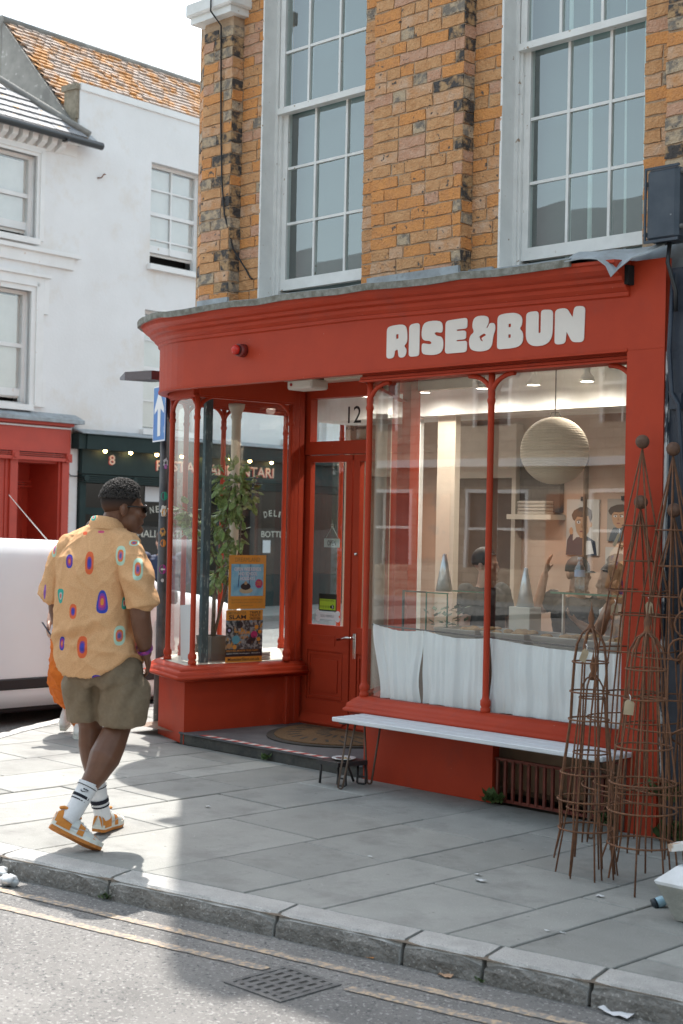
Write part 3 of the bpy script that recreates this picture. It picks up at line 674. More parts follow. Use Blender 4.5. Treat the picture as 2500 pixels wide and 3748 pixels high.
# flaking teal post and cream iron columns inside the glass
M_TEAL = mat('flaking_teal', (.045, .085, .10), .6, (.30, .36, .36), 11, 6, sharp=(.36, .42), stretch=(6, 6, 1.0))
mb = MB(); mb.box((-4.075, .335, .56), (-4.045, .40, 2.6)); mb.build('bay_post', M_TEAL, P_)
def castcol(x, y, z0, z1, r, nm='iron_column'):
    mb = MB(); mb.lathe((x, y), [(r*1.3, z0), (r, z0+.05), (r, z1-.12), (r*1.25, z1-.1), (r*1.1, z1-.08), (r*1.7, z1-.03), (r*1.8, z1)], 16); return mb.build(nm, M_CREAM, P_)
castcol(-4.42, .95, .1, 2.50, .036); castcol(-2.56, .62, .1, 2.72, .04)
# ---------- the shop's room
M_PINK = mat('warm_plaster', (.50, .365, .29), .85, (.46, .335, .265), 2.5)
M_WHT = mat('white_plaster', (.80, .82, .83), .8, (.64, .64, .62), 3)
M_FLOOR = mat('worn_floorboards', (.20, .13, .08), .5, (.14, .09, .055), 5, stretch=(8, 1, 1))
MB().box((-4.70, 3.05, .0), (0.0, 3.12, 2.78)).build('room_back_wall', M_PINK, P_)
MB().box((-.004, .12, .0), (.06, 3.05, 2.78)).build('room_side_wall', M_PINK, P_)
MB().box((-4.72, 2.45, 0.0), (-4.66, 3.1, 2.78)).build('room_street_wall', M_PINK, P_)
MB().poly([(0, .06, 2.78), (-3.9, .06, 2.78), (-4.2, .16, 2.78), (-4.5, .42, 2.78), (-4.64, .9, 2.78), (-4.68, 3.1, 2.78), (0, 3.1, 2.78)]).build('room_ceiling', M_WHT, P_)
MB().quad((-4.7, .2, .06), (0, .16, .06), (0, 3.1, .06), (-4.7, 3.1, .06)).build('room_floor', M_FLOOR, P_)
MB().box((-4.66, 2.0, 2.44), (-.004, 2.5, 2.779)).build('room_bulkhead', M_WHT, P_)
MB().box((-2.2, .17, 2.545), (-.004, .25, 2.779)).build('room_lintel', M_BLACKPL, P_)
mb = MB(); mb.box((-4.0, 1.24, 2.545), (-2.3, 1.30, 2.779)); mb.build('door_header', M_CREAM, P_)
mb = MB(); mb.box((-4.05, 2.96, .06), (-3.97, 3.05, 2.44)); mb.box((-3.30, 2.96, .06), (-3.26, 3.05, 2.44)); mb.box((-4.05, 2.97, 2.0), (-3.28, 3.049, 2.44)); mb.build('inner_doorway', M_CREAM, P_)
MB().box((-3.97, 3.035, .06), (-3.30, 3.049, 2.0)).build('inner_door', mat('brown_door', (.13, .085, .06), .6), P_)
MB().box((-3.34, 2.08, .06), (-3.16, 2.14, 2.44)).build('room_pillar', M_CREAM, P_); MB().box((-3.56, 2.08, .06), (-3.52, 2.12, 2.44)).build('room_post', M_WHT, P_); MB().box((-2.62, 3.0, 1.1), (-2.605, 3.049, 2.2)).build('conduit', mat('conduit_brown', (.22, .14, .09), .6), P_)
# party wall to the right and side wall along the lane
mb = MB(); mb.box((-4.84, 2.9, 0), (-4.60, 9, 2.9)); mb.box((-4.75, 2.47, 2.531), (-4.5, 9, 2.95)); mb.build('lane_wall', M_RED, P_)
mb = MB(); mb.poly([(0.0, -.0, 2.79), (-3.9, 0.0, 2.79), (-4.2, .1, 2.79), (-4.55, .4, 2.79), (-4.7, .9, 2.79), (-4.8, 3.1, 2.79), (0.0, 3.1, 2.79)]); mb.build('shopfront_deck', M_LEADB, P_)

# ---------- sign lettering, chunky and rounded
M_SIGN = mat('sign_white', (.70, .66, .61), .5, (.66, .62, .575), 6)
def rounded(pts, r=.03, seg=4):
    out = []; n = len(pts)
    for i in range(n):
        p = Vector(pts[i][:2]); a = Vector(pts[i-1][:2]); b = Vector(pts[(i+1) % n][:2]); rr = pts[i][2] if len(pts[i]) > 2 else r
        d1 = (a-p); d2 = (b-p); l1 = min(rr, d1.length*.48); l2 = min(rr, d2.length*.48)
        if rr <= 0: out.append(p); continue
        p1 = p+d1.normalized()*l1; p2 = p+d2.normalized()*l2
        for k in range(seg+1):
            t = k/seg; out.append(p1*(1-t)**2+p*2*t*(1-t)+p2*t*t)
    return out
def glyph_mesh(loops, place):
    cu = bpy.data.curves.new('g', 'CURVE'); cu.dimensions = '2D'; cu.fill_mode = 'BOTH'; cu.extrude = .002
    for lp in loops:
        s = cu.splines.new('POLY'); s.points.add(len(lp)-1); s.use_cyclic_u = True
        for q, p in zip(s.points, lp): q.co = (p.x, p.y, 0, 1)
    o = bpy.data.objects.new('g', cu); COL.objects.link(o); dg = bpy.context.evaluated_depsgraph_get()
    me = bpy.data.meshes.new_from_object(o.evaluated_get(dg)); bpy.data.objects.remove(o); bpy.data.curves.remove(cu)
    for v in me.vertices: v.co = place(v.co)
    me.update(); return me
GL = {  # unit height 1; (x, y[, corner radius])
 'R': (.66, [[(0, 0, .10), (.24, 0, .10), (.27, .22, .03), (.36, .26, .03), (.40, 0, .08), (.60, 0, .12), (.66, .22, .12), (.56, .34, .04), (.66, .45, .10), (.66, .72, .2), (.60, 1, .25), (.20, 1, .15), (0, .95, .12)], [(.30, .58, .02), (.38, .58, .02), (.38, .72, .02), (.30, .72, .02)]]),
 'I': (.33, [[(0, 0, .10), (.33, 0, .10), (.33, 1, .12), (0, .97, .12)]]),
 'S': (.68, [[(.02, .05, .12), (.40, -.02, .2), (.68, .06, .25), (.68, .50, .25), (.46, .56, .06), (.40, .63, .04), (.44, .67, .04), (.64, .62, .08), (.66, .80, .15), (.60, 1.0, .25), (.10, 1.02, .25), (.0, .78, .2), (.02, .46, .2), (.28, .42, .06), (.33, .35, .04), (.28, .32, .04), (.02, .38, .08)]]),
 'E': (.65, [[(0, 0, .10), (.65, 0, .10), (.65, .33, .08), (.34, .335, .02), (.34, .375, .02), (.62, .375, .08), (.62, .63, .08), (.34, .64, .02), (.34, .68, .02), (.65, .685, .08), (.65, 1, .10), (0, .97, .12)]]),
 '&': (.76, [[(.08, .03, .2), (.40, -.03, .2), (.66, .04, .2), (.70, .40, .12), (.76, .58, .08), (.74, .76, .08), (.60, .78, .06), (.52, .62, .05), (.50, .66, .05), (.58, .80, .1), (.54, 1.0, .22), (.14, 1.02, .22), (.08, .72, .15), (.16, .56, .08), (.02, .46, .12), (0, .2, .15)], [(.30, .42, .03), (.44, .50, .05), (.50, .44, .02), (.36, .36, .03), (.42, .26, .02), (.34, .30, .03)]]),
 'B': (.72, [[(0, 0, .10), (.55, 0, .22), (.72, .12, .2), (.72, .42, .12), (.62, .53, .05), (.69, .64, .10), (.69, .86, .2), (.52, 1.0, .22), (.16, 1.0, .14), (0, .95, .12)], [(.31, .30, .02), (.38, .30, .02), (.38, .40, .02), (.31, .40, .02)], [(.31, .60, .02), (.38, .60, .02), (.38, .70, .02), (.31, .70, .02)]]),
 'U': (.74, [[(.02, .18, .2), (.20, 0, .2), (.56, 0, .2), (.74, .2, .25), (.74, .97, .12), (.42, 1, .10), (.42, .36, .03), (.36, .36, .03), (.36, .98, .12), (.02, .97, .12)]]),
 'N': (.78, [[(0, 0, .10), (.28, 0, .10), (.31, .33, .02), (.46, .03, .08), (.76, .0, .12), (.78, .98, .12), (.50, 1.0, .10), (.46, .70, .02), (.30, .98, .10), (0, .97, .12)]])}
def dz_letter(x): return -.006*(x+1.9)
x = 0.0; tot = 0
for ch in 'RISE&BUN': tot += GL[ch][0]+.055
sxl = (1.942-.48)/(tot-.055)
for ch in 'RISE&BUN':
    w, loops = GL[ch]; lp = []
    for L_ in loops: lp.append(rounded(L_))
    hole = ch in 'RB&'
    if ch == '&': lp = lp[:1]+lp[1:]
    me = glyph_mesh(lp, lambda c, x=x: Vector((-1.942+(x+c.x)*sxl, -.003-c.z, 2.592+c.y*.200+dz_letter(-1.942+(x+c.x)*sxl))))
    link_mesh('sign_letter', me, M_SIGN, fas); x += w+.055
# ================================================================ NEIGHBOURS
MW = Matrix(((WD.x, -WN.x, 0, WP.x), (WD.y, -WN.y, 0, WP.y), (0, 0, 1, 0), (0, 0, 0, 1)))      # local: x along the wall, y inward, z up
def mbw(): m = MB(); m.M = MW; return m
def wloc(s, y=0, z=0): return tuple(MW @ Vector((s, y, z)))
M_RENDER = mat('white_render', (.78, .785, .785), .9, (.735, .735, .73), 1.2, 5, bump=.25, bscale=22, stain=((.66, .60, .52), .9, .52, .5), dist=.01)
M_RENDER2 = mat('white_trim', (.80, .80, .79), .6, (.75, .75, .735), 3, 5, speck=[((.55, .40, .27), 9, .72)])
M_TILE = mat('lichen_tile', (.40, .33, .285), .9, (.46, .235, .085), 2.6, 6, bump=.3, bscale=50, sharp=(.42, .54), speck=[((.10, .09, .08), 6, .70)])
M_SLATE = mat('pale_slate', (.22, .23, .245), .7, (.155, .162, .17), 5, 5, rnd=.12, speck=[((.40, .22, .06), 5, .66)])
M_CEM = mat('grey_cement', (.26, .255, .235), .9, (.17, .165, .155), 3, 6, speck=[((.40, .39, .37), 12, .66)])
M_GUT = flat('black_gutter', (.02, .022, .025), .35)
M_BLIND = mat('slat_blind', (.80, .78, .74), .7, (.74, .72, .68), 4)
M_GLASSW = glass('house_glass', (.95, .97, .97), 1.6, .05, .12, 1.0)
def wall_with_holes(mb, s0, s1, z0, z1, holes, y=0.0, th=.25):
    """front wall as boxes around rectangular openings (sorted, not overlapping in s or stacked)"""
    ss = sorted(set([s0, s1]+[h[0] for h in holes]+[h[1] for h in holes]))
    for a, b in zip(ss[:-1], ss[1:]):
        zs = sorted([(h[2], h[3]) for h in holes if h[0] <= a+1e-6 and h[1] >= b-1e-6]); z = z0
        for (p, q) in zs:
            if p > z: mb.box((a, y, z), (b, y+th, p))
            z = q
        if z1 > z: mb.box((a, y, z), (b, y+th, z1))
def far_window(par, s0, s1, z0, z1, rec, ncol, rows, open_gap=0.0, blind='full', sill=True):
    """sash window in an opening; rows = list of fractions of bars"""
    m = mbw(); w = .07; W = None
    m.box((s0, rec, z0), (s0+w, rec+.09, z1)); m.box((s1-w, rec, z0), (s1, rec+.09, z1)); m.box((s0+w, rec, z1-w*.8), (s1-w, rec+.09, z1)); m.box((s0+w, rec, z0), (s1-w, rec+.09, z0+w*.6))
    W = m.build('window', M_RENDER2, par, origin=wloc((s0+s1)/2, rec, z0))
    zb = z0+w*.6+open_gap
    if open_gap: mbw().box((s0+w, rec+.04, zb), (s1-w, rec+.08, zb+.13)).build('sash_rail', M_RENDER2, W)
    zm = z0+(z1-z0)*.52; mbw().box((s0+w, rec+.015, zm-.035), (s1-w, rec+.075, zm+.035)).build('meeting_rail', M_RENDER2, W)
    for i in range(1, ncol): s = s0+w+(s1-s0-2*w)*i/ncol; mbw().box((s-.017, rec+.02, zb), (s+.017, rec+.07, z1-w*.8)).build('glazing_bar', M_RENDER2, W)
    for f in rows: z = z0+(z1-z0)*f; mbw().box((s0+w, rec+.022, z-.016), (s1-w, rec+.068, z+.016)).build('glazing_bar', M_RENDER2, W)
    mbw().quad((s0+w, rec+.045, zb), (s1-w, rec+.045, zb), (s1-w, rec+.045, z1-w*.8), (s0+w, rec+.045, z1-w*.8)).build('pane', M_GLASSW, W)
    if blind:
        m = mbw(); n = int((z1-z0-.12)/.045)
        for k in range(n):
            z = z1-.08-k*.045
            if z < z0+w*.6+max(0, open_gap-.03): break
            m.quad((s0+w, rec+.075, z), (s1-w, rec+.075, z), (s1-w, rec+.090, z-.043), (s0+w, rec+.090, z-.043))
        tag(m.build('blind_slat', M_BLIND, W), kind='stuff')
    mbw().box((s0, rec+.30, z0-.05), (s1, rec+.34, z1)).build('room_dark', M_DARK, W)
    if sill: mbw().box((s0-.06, -.10, z0-.10), (s1+.06, rec+.02, z0)).build('sill', M_RENDER2, W)
    return W
# ---------- left house: white render, slate hip roof, red shop below
HL = thing('white_house', 'white rendered house with slate hip roof, black gutter and red shop below', 'house', wloc(-4, 0, 0))
holes = [(-2.45, -1.30, 6.31, 7.70), (-2.55, -1.36, 3.52, 5.42)]
m = mbw(); wall_with_holes(m, -9, -.40, 3.36, 8.05, holes); m.box((-9, .25, 0), (-.9, 5, 8.05)) if False else None
m.build('wall', M_RENDER, HL)
mbw().box((-9, .9, 0), (-.42, 5, 8.0)).build('rear_block', M_RENDER, HL)
far_window(HL, -2.45, -1.30, 6.31, 7.70, .10, 1, [], .11, 'full'); far_window(HL, -2.55, -1.36, 3.52, 5.42, .10, 1, [], .10, 'full')
for (a, b, c, e, ear) in ((-2.45, -1.30, 6.31, 7.70, 0), (-2.55, -1.36, 3.52, 5.42, 1)):
    m = mbw(); w = .16 if not ear else .26
    m.box((b, -.05, c-.02), (b+w, .05, e+w)); m.box((a-w, -.05, c-.02), (a, .05, e+w)); m.box((a, -.05, e), (b, .05, e+w)); m.box((b+w*.35, -.075, c), (b+w*.55, -.05, e+w*.55)); m.box((a-w*.5, -.075, e+w*.35), (b+w*.55, -.05, e+w*.55))
    if ear: m.box((b+w, -.052, e-.35), (b+w+.10, .05, e+w)); m.box((b+w, -.052, c-.02), (b+w+.07, .05, c+.45)); m.box((a-w-.1, -.09, e+w), (b+w+.12, .05, e+w+.05))
    m.build('architrave', M_RENDER2, HL)
m = mbw(); m.box((-9, -.10, 6.10), (-.36, .05, 6.17)); m.box((-9, -.05, 5.90), (-.48, .05, 6.10)); m.build('string_course', M_RENDER2, HL)
m = mbw(); m.box((-9, -.02, 7.86), (-.45, .1, 8.07)); m.build('eaves_board', M_RENDER2, HL)
for i in range(14):
    s = -.88-i*.20; mbw().prism([(-.24, 8.05), (-.02, 8.05), (-.02, 7.84), (-.20, 7.93)], (s-.055, s+.055), 'x').build('eaves_bracket', M_RENDER2, HL)
m = mbw(); m.box((-9, -.25, 8.05), (-.45, .1, 8.085)); m.build('soffit_board', M_RENDER2, HL)
m = mbw(); m.tube([(-9, -.33, 8.09), (-.16, -.33, 8.06)], .065, 10); m.box((-.95, -.38, 7.99), (-.89, -.24, 8.06)); m.box((-2.5, -.38, 7.99), (-2.44, -.24, 8.06)); GU = m.build('gutter', M_GUT, HL)
# slates
def slope(s, t): return (s, -.30+t*.77, 8.13+t*.64)          # t metres up the slope
SMESH = {}
under = mbw(); under.poly([slope(-9, 0), slope(-.35, 0), slope(-.35, .15), slope(-2.35, 2.3), slope(-9, 2.3)]); under.build('roof', M_SLATE, HL)
rr = random.Random(2)
for r_ in range(9):
    t0 = r_*.235; hip = -.30-max(0, t0-.15)*.86-.16
    s = hip-(.17 if r_ % 2 else 0)
    while s > -3.4:
        w = .34; m = mbw(); a = slope(s-w+.006, t0-.02); b = slope(s-.006, t0-.02); c = slope(s-.006, t0+.26); e = slope(s-w+.006, t0+.26); u = rr.uniform(0, .006)
        up = lambda p, h: (p[0], p[1]-.5*h, p[2]+.8*h)
        A = [m.pt(up(a, .035+u)), m.pt(up(b, .035+u)), m.pt(up(c, .006)), m.pt(up(e, .006))]; Bq = [m.pt(up(a, .008)), m.pt(up(b, .008))]
        m.face(A); m.face([Bq[0], Bq[1], A[1], A[0]]); m.build('slate', M_SLATE, HL, origin=wloc(*slope(s, t0))); s -= w
m = mbw(); pts = [slope(-.36-k*.30, .12+k*.36) for k in range(9)]
m.tube([(p[0]+.02, p[1], p[2]+.03) for p in pts], .07, 8); m.build('hip_tile', M_CEM, HL)
m = mbw(); m.poly([(-.45, -.28, 8.15), (-.12, -.28, 8.10), (-.36, .25, 8.60), (-.60, .25, 8.62)]); m.build('lead_valley', M_LEAD, HL)
# red shop
M_RED2 = mat('bright_red_paint', (.50, .055, .03), .5, (.44, .048, .027), 4)
m = mbw(); m.box((-9, -.10, 2.74), (-.51, .02, 3.22)); m.build('shop_fascia', M_RED2, HL)
m = mbw(); m.box((-9, -.13, 2.60), (-.50, .0, 2.66)); m.box((-9, -.12, 2.675), (-.50, .0, 2.69)); m.box((-9, -.12, 2.705), (-.50, .0, 2.72)); m.box((-.62, -.14, 2.59), (-.50, .0, 2.735)); m.box((-1.74, -.14, 2.59), (-1.60, .0, 2.735)); m.build('shop_architrave', M_RED2, HL)
for s in (-.56, -1.67): mbw().tube([(s, -.13, 2.662), (s, -.155, 2.662)], .045, 12).build('roundel', M_RED2, HL)
m = mbw(); m.prism([(-.26, 3.25), (-.26, 3.31), (.05, 3.44), (.05, 3.25)], (-9, -.34), 'x'); m.build('shop_flashing', M_LEAD, HL); mbw().box((-9, -.18, 3.20), (-.50, .0, 3.26)).build('shop_cornice', M_RED2, HL)
mbw().tube([(-9, -.12, 3.17), (-.52, -.12, 3.165)], .018, 6).build('white_conduit', M_RENDER2, HL)
m = mbw(); m.box((-.66, -.08, 0), (-.51, .3, 2.60)); m.box((-.71, -.04, 0), (-.66, .3, 2.60)); m.build('door_pilaster', M_RED2, HL)
m = mbw(); m.box((-1.73, -.08, 0), (-1.58, .3, 2.60)); m.box((-1.80, -.04, 0), (-1.73, .3, 2.60)); m.build('door_pilaster', M_RED2, HL)
m = mbw(); m.box((-.71, .3, 0), (-.55, .9, 2.60)); m.box((-1.75, .3, 0), (-1.60, .9, 2.60)); m.box((-1.75, .0, 2.56), (-.55, .9, 2.62)); m.box((-1.6, .76, 2.28), (-.71, .86, 2.56)); m.build('porch_lining', M_RED2, HL)
m = mbw(); m.box((-1.60, .70, 2.16), (-.71, .78, 2.20)); m.box((-1.60, .70, 2.21), (-.71, .77, 2.235)); m.box((-1.6, .70, 2.245), (-.71, .78, 2.28)); m.build('door_transom', M_RED2, HL)
m = mbw(); m.box((-1.60, .80, .0), (-.71, .86, 2.16)); DR = m.build('front_door', M_RED2, HL)
for (a, b, c, e) in ((-1.50, -1.22, 1.62, 2.02), (-1.08, -.80, 1.62, 2.02), (-1.50, -1.22, .9, 1.45), (-1.08, -.80, .9, 1.45), (-1.50, -1.22, .2, .7), (-1.08, -.80, .2, .7)):
    m = mbw(); m.box((a, .785, c), (b, .80, c+.03)); m.box((a, .785, e-.03), (b, .80, e)); m.box((a, .785, c+.03), (a+.03, .80, e-.03)); m.box((b-.03, .785, c+.03), (b, .80, e-.03)); m.box((a+.06, .79, c+.06), (b-.06, .80, e-.06)); m.build('door_panel', M_RED2, DR)
m = mbw(); m.box((-9, .05, 0), (-1.80, .3, .7)); m.box((-1.92, -.02, .7), (-1.80, .2, 2.6)); m.build('shop_stall', M_RED2, HL)
mbw().quad((-9, .1, .7), (-1.92, .1, .7), (-1.92, .1, 2.6), (-9, .1, 2.6)).build('shop_window_pane', M_GLASSW, HL); mbw().quad((-9, .3, .7), (-1.92, .3, .7), (-1.92, .3, 2.6), (-9, .3, 2.6)).build('shop_window_backing', flat('pale_window_paper', (.55, .60, .66), .7), HL)
# ---------- right house: white render, lichened tile roof, green shop
HR = thing('tiled_house', 'white rendered house with orange lichened tile roof and dark green shop below', 'house', wloc(3, 0, 0))
holes = [(1.27, 2.55, 6.28, 8.14), (1.19, 2.60, 3.28, 5.45), (4.9, 6.2, 6.28, 8.14), (4.9, 6.2, 3.28, 5.45)]
m = mbw(); wall_with_holes(m, -.40, 14, 2.9, 9.05, holes, th=.22); m.box((-.52, -.0, 0), (-.27, .3, 3.36)); m.build('wall', M_RENDER, HR)
mbw().box((-.42, .9, 0), (14, 6, 8.4)).build('rear_block', M_RENDER, HR)
m = mbw(); m.box((-.40, -.03, 9.05), (14, .25, 9.17)); m.build('parapet_coping', M_RENDER2, HR)
m = mbw(); m.box((-.46, .02, 8.55), (-.36, .36, 9.05)); m.box((-.50, -.0, 9.05), (-.38, .40, 9.15)); m.box((-.46, .05, 8.35), (-.36, .28, 8.56)); m.build('parapet_end', mat('mossy_brick', (.30, .26, .20), .9, (.20, .17, .12), 14), HR)
far_window(HR, 1.27, 2.55, 6.28, 8.14, .14, 2, [.27, .76], .22, 'full'); far_window(HR, 1.19, 2.60, 3.28, 5.45, .14, 2, [.25, .76], .0, 'full')
far_window(HR, 4.9, 6.2, 6.28, 8.14, .14, 2, [.27, .76]); far_window(HR, 4.9, 6.2, 3.28, 5.45, .14, 2, [.27, .76])
# tiled roof: rows of overlapping tiles
def rs_(s, t): return (s, .12+t*.69, 8.52+t*.724)
m = mbw(); m.poly([rs_(-.47, 0), rs_(9, 0), rs_(9, 3.02), rs_(-.47, 3.02)]); m.build('roof', M_TILE, HR)
rr = random.Random(9); m = mbw()
for r_ in range(24):
    t0 = r_*.125
    for c_ in range(56):
        s = -.46+c_*.165+(.08 if r_ % 2 else 0); u = rr.uniform(.035, .065); a = rs_(s+.004, t0); b = rs_(s+.161, t0); c = rs_(s+.161, t0+.19); e = rs_(s+.004, t0+.19)
        up = lambda p, h: (p[0], p[1]-.72*h, p[2]+.69*h)
        v = [m.pt(up(a, u)), m.pt(up(b, u+rr.uniform(-.004, .004))), m.pt(up(c, .002)), m.pt(up(e, .002)), m.pt(up(a, .0)), m.pt(up(b, .0))]
        m.face([v[0], v[1], v[2], v[3]]); m.face([v[4], v[5], v[1], v[0]])
tag(m.build('roof_tile', M_TILE, HR), kind='stuff')
m = mbw(); m.tube([rs_(s, 3.02) for s in (-.5, 2, 4, 6, 9)], .09, 8); m.build('ridge_tile', M_CEM, HR)
m = mbw(); m.poly([rs_(-.48, -.3), rs_(-.48, 3.0), (-.48, 2.2, 8.0), (-.48, 0, 8.0)]); m.poly([rs_(-.48, 3.02), (-.48, 4.4, 8.6), (-.48, 2.2, 8.0)]); m.build('gable_wall', M_CEM, HR)
m = mbw(); m.poly([rs_(-.50, 0.02), rs_(-.50, 3.05), rs_(-.38, 3.05), rs_(-.38, .02)]); m.build('verge', M_CEM, HR); HR.children[-1].location += Vector((0, 0, .035))
m = mbw(); m.poly([rs_(9, 3.02), rs_(-.47, 3.02), (-.47, 4.5, 8.5), (9, 4.5, 8.5)]); m.build('rear_roof', M_TILE, HR)
mbw().tube([(.02, -.005, 7.60), (.06, -.06, 7.60), (.12, -.07, 7.68), (.16, -.05, 7.68)], .012, 6).build('rusty_hook', mat('rust_dark', (.22, .09, .045), .85, (.13, .06, .035), 20), HR)
# green shop front
M_GRN = mat('bottle_green_paint', (.026, .044, .043), .6, (.022, .037, .036), 4, spec=.15)
m = mbw(); m.prism([(-.0, 2.84), (-.24, 2.84), (-.26, 3.07), (-.30, 3.10), (-.0, 3.16)], (-.27, 9), 'x'); m.build('shop_cornice', M_GRN, HR)
m = mbw(); m.prism([(-.30, 3.101), (-.30, 3.118), (.02, 3.20), (.02, 3.165)], (-.42, 9), 'x'); m.build('shop_flashing', M_LEAD, HR)
mbw().box((-.42, -.22, 2.84), (-.272, -.0, 3.10)).build('cornice_console', M_GRN, HR)
GF = mbw().box((-.25, -.10, 2.42), (9, .0, 2.84)).build('shop_fascia', M_GRN, HR)
m = mbw()
for k in range(4): m.box((-.24, -.115+.004*k, 2.27+k*.036), (9, -.0, 2.295+k*.036))
m.build('shop_architrave', M_GRN, HR)
for s in (-.18, .93, 2.05, 4.2): mbw().tube([(s, -.12, 2.34), (s, -.15, 2.34)], .055, 12).build('roundel', M_GRN, HR)
for s in (-.25, 3.05, 3.95): m = mbw(); m.box((s, -.06, 0), (s+.13, .2, 2.27)); m.build('shop_pilaster', M_GRN, HR)
m = mbw(); m.box((-.12, .0, 0), (3.05, .2, .62)); m.box((3.18, .0, 0), (3.95, .2, .2)); m.box((4.08, .0, 0), (9, .2, .62)); m.box((-.12, .02, 1.76), (3.05, .08, 1.80)) if False else None
m.build('shop_stall', M_GRN, HR)
m = mbw(); m.box((-.12, .1, 1.72), (.75, .16, 1.84)); m.box((-.12, .1, 0), (-.05, .16, 2.27)); m.box((.70, .1, 0), (.78, .16, 2.27)); m.box((-.05, .12, .1), (.70, .15, 1.1)); m.box((.29, .1, 1.1), (.36, .16, 1.72)); m.build('shop_door', M_GRN, HR)
M_GLASSG = glass('dark_shop_glass', (.40, .43, .42), 1.2, .03, .0)
for (a, b) in ((-.05, .70), (.78, 3.05), (3.18, 3.95), (4.08, 9)): mbw().quad((a, .13, .2 if a == 3.18 else .62), (b, .13, .62 if a != 3.18 else .2), (b, .13, 2.27), (a, .13, 2.27)).build('shop_window_pane', M_GLASSG, HR)
m = mbw(); m.box((-.2, .86, 0), (9, .9, 2.5)); m.build('shop_room_back', flat('dim_interior', (.10, .085, .075), .9), HR)
MBR = mat('red_brown_brick', (.26, .11, .065), .9, (.19, .08, .05), 16)
for (a, b) in ((1.10, 1.34), (4.12, 4.45)):
    PB = mbw().box((a, .25, .62), (b, .5, 2.27)).build('brick_pier', flat('pale_mortar', (.30, .24, .20), .9), HR)
    for k in range(21):
        for j in range(2): x = a+(b-a)/2*j+(.0 if k % 2 else .0); mbw().box((x+.004, .238, .63+k*.078), (x+(b-a)/2-.004, .25, .63+k*.078+.066)).build('brick', MBR, PB)
M_GOLD = mat('cream_gold_letter', (.72, .52, .40), .5, (.68, .48, .36), 5); M_LRED = flat('letter_red', (.45, .04, .025), .5)
wx = tuple(WD.to_3d()); wz = (0, 0, 1)
def wtext(s, name, a, z, w, h, y, m, par, bold=.0): return text(s, name, wloc(a, y, z), wx, wz, w, h, m, par, bold)
def serif(s, a, z, w, h, y, par):
    wtext(s, 'sign_shadow', a-.02, z-.012, w, h, y+.004, M_LRED, par, .012); o = wtext(s, 'sign_lettering', a, z, w, h, y, M_GOLD, par, .008)
serif('8', .35, 2.60, .13, .17, -.108, GF); serif('PASTA', 1.46, 2.545, .95, .19, -.108, GF); serif('ALIMENTARI', 2.78, 2.53, 1.76, .19, -.108, GF)
M_CRM = flat('cream_letter', (.62, .60, .52), .6)
wtext('SMALL PLATES', 'window_lettering', 1.12, 1.33, 1.36, .13, .120, M_CRM, HR, .004); wtext('BOTTLES', 'window_lettering', 4.46, 1.36, .8, .12, .120, M_CRM, HR, .004)
for (word, c_, zc, R_, n0) in (('WINE BAR', 1.78, .75, 1.04, None), ('DELI', 4.78, 1.0, .78, None)):
    n = len(word); sp = .135/R_
    for i, ch in enumerate(word):
        if ch == ' ': continue
        a = (i-(n-1)/2)*sp; u = Vector((math.cos(a), 0, -math.sin(a))); w_ = Vector((math.sin(a), 0, math.cos(a))); p = Vector((c_, .120, zc))+w_*R_
        U_ = (MW.to_3x3() @ u); W_ = (MW.to_3x3() @ w_); O_ = MW @ (p-u*.045)
        text(ch, 'window_lettering', O_, U_, W_, .035 if ch == 'I' else .09, .12, M_CRM, HR, .004)
mbw().quad((1.39, .115, 1.98), (1.80, .115, 1.98), (1.80, .115, 2.25), (1.39, .115, 2.25)).build('window_paper', flat('paper', (.66, .68, .70), .8), HR); mbw().quad((4.50, .115, 1.05), (4.72, .115, 1.05), (4.72, .115, 1.30), (4.50, .115, 1.30)).build('window_paper', MAT['paper'], HR)
mbw().quad((1.30, .2, .7), (1.9, .2, .7), (1.9, .2, 1.62), (1.3, .2, 1.62)).build('black_board', M_BLK, HR)
M_BULB = emit('warm_bulb', (1.0, .62, .25), 9)
for i, s in enumerate((.172, .752, 1.372, 1.987, 2.58, 3.17, 3.763, 4.371)):
    m = mbw(); m.tube([(s-.06, -.02, 2.83), (s-.03, -.20, 2.865)], .012, 6); L_ = m.build('lamp_arm', M_IRON, GF); m = mbw(); m.ball((s, -.20, 2.825), .034, 10, 8); m.build('lamp_bulb', M_BULB, L_)
mbw().tube([(-.50, -.02, 2.62), (-.49, -.03, 2.42), (-.44, -.03, 2.37), (-.26, -.03, 2.37)], .01, 6).build('loose_cable', M_GUT, HR)
# ---------- navy neighbour at the right edge
M_NAVY = mat('navy_masonry_paint', (.018, .026, .042), .5, (.030, .040, .058), 5, 6, bump=.3, bscale=22, speck=[((.16, .18, .20), 13, .73)])
NB = thing('navy_building', 'brick building painted navy blue on the ground floor at the right edge', 'building', (3, 0, 0))
MB().box((.034, .03, 0), (6.5, .40, 2.93)).build('wall', M_NAVY, NB)
M_FLK = mat('flaking_edge', (.55, .56, .56), .7, (.03, .04, .055), 16, 6, sharp=(.47, .53), stretch=(1, 1, .35))
MB().box((.018, .012, .3), (.034, .05, 2.5)).build('flaking_edge', M_FLK, NB)
mb = MB(); mb.box((.2, .26, 2.93), (6.5, .6, 9.4)); mb.box((.2, .6, 0), (6.5, 8, 9.4)); mb.build('upper_wall', mat('grey_stock_brick', (.26, .21, .155), .9, (.13, .11, .09), 12, 6, bump=.5, bscale=30), NB)
r5 = random.Random(4)
for k in range(33):
    x = .13
    for j in range(3):
        L = r5.choice([.215, .105]); MB().box((x, .225, 2.95+k*.0755), (x+L, .27, 2.95+k*.0755+.065), .004).build('brick', BR[r5.choice([2, 4, 4, 5])], NB, origin=(x, .25, 2.95+k*.0755)); x += L+.01
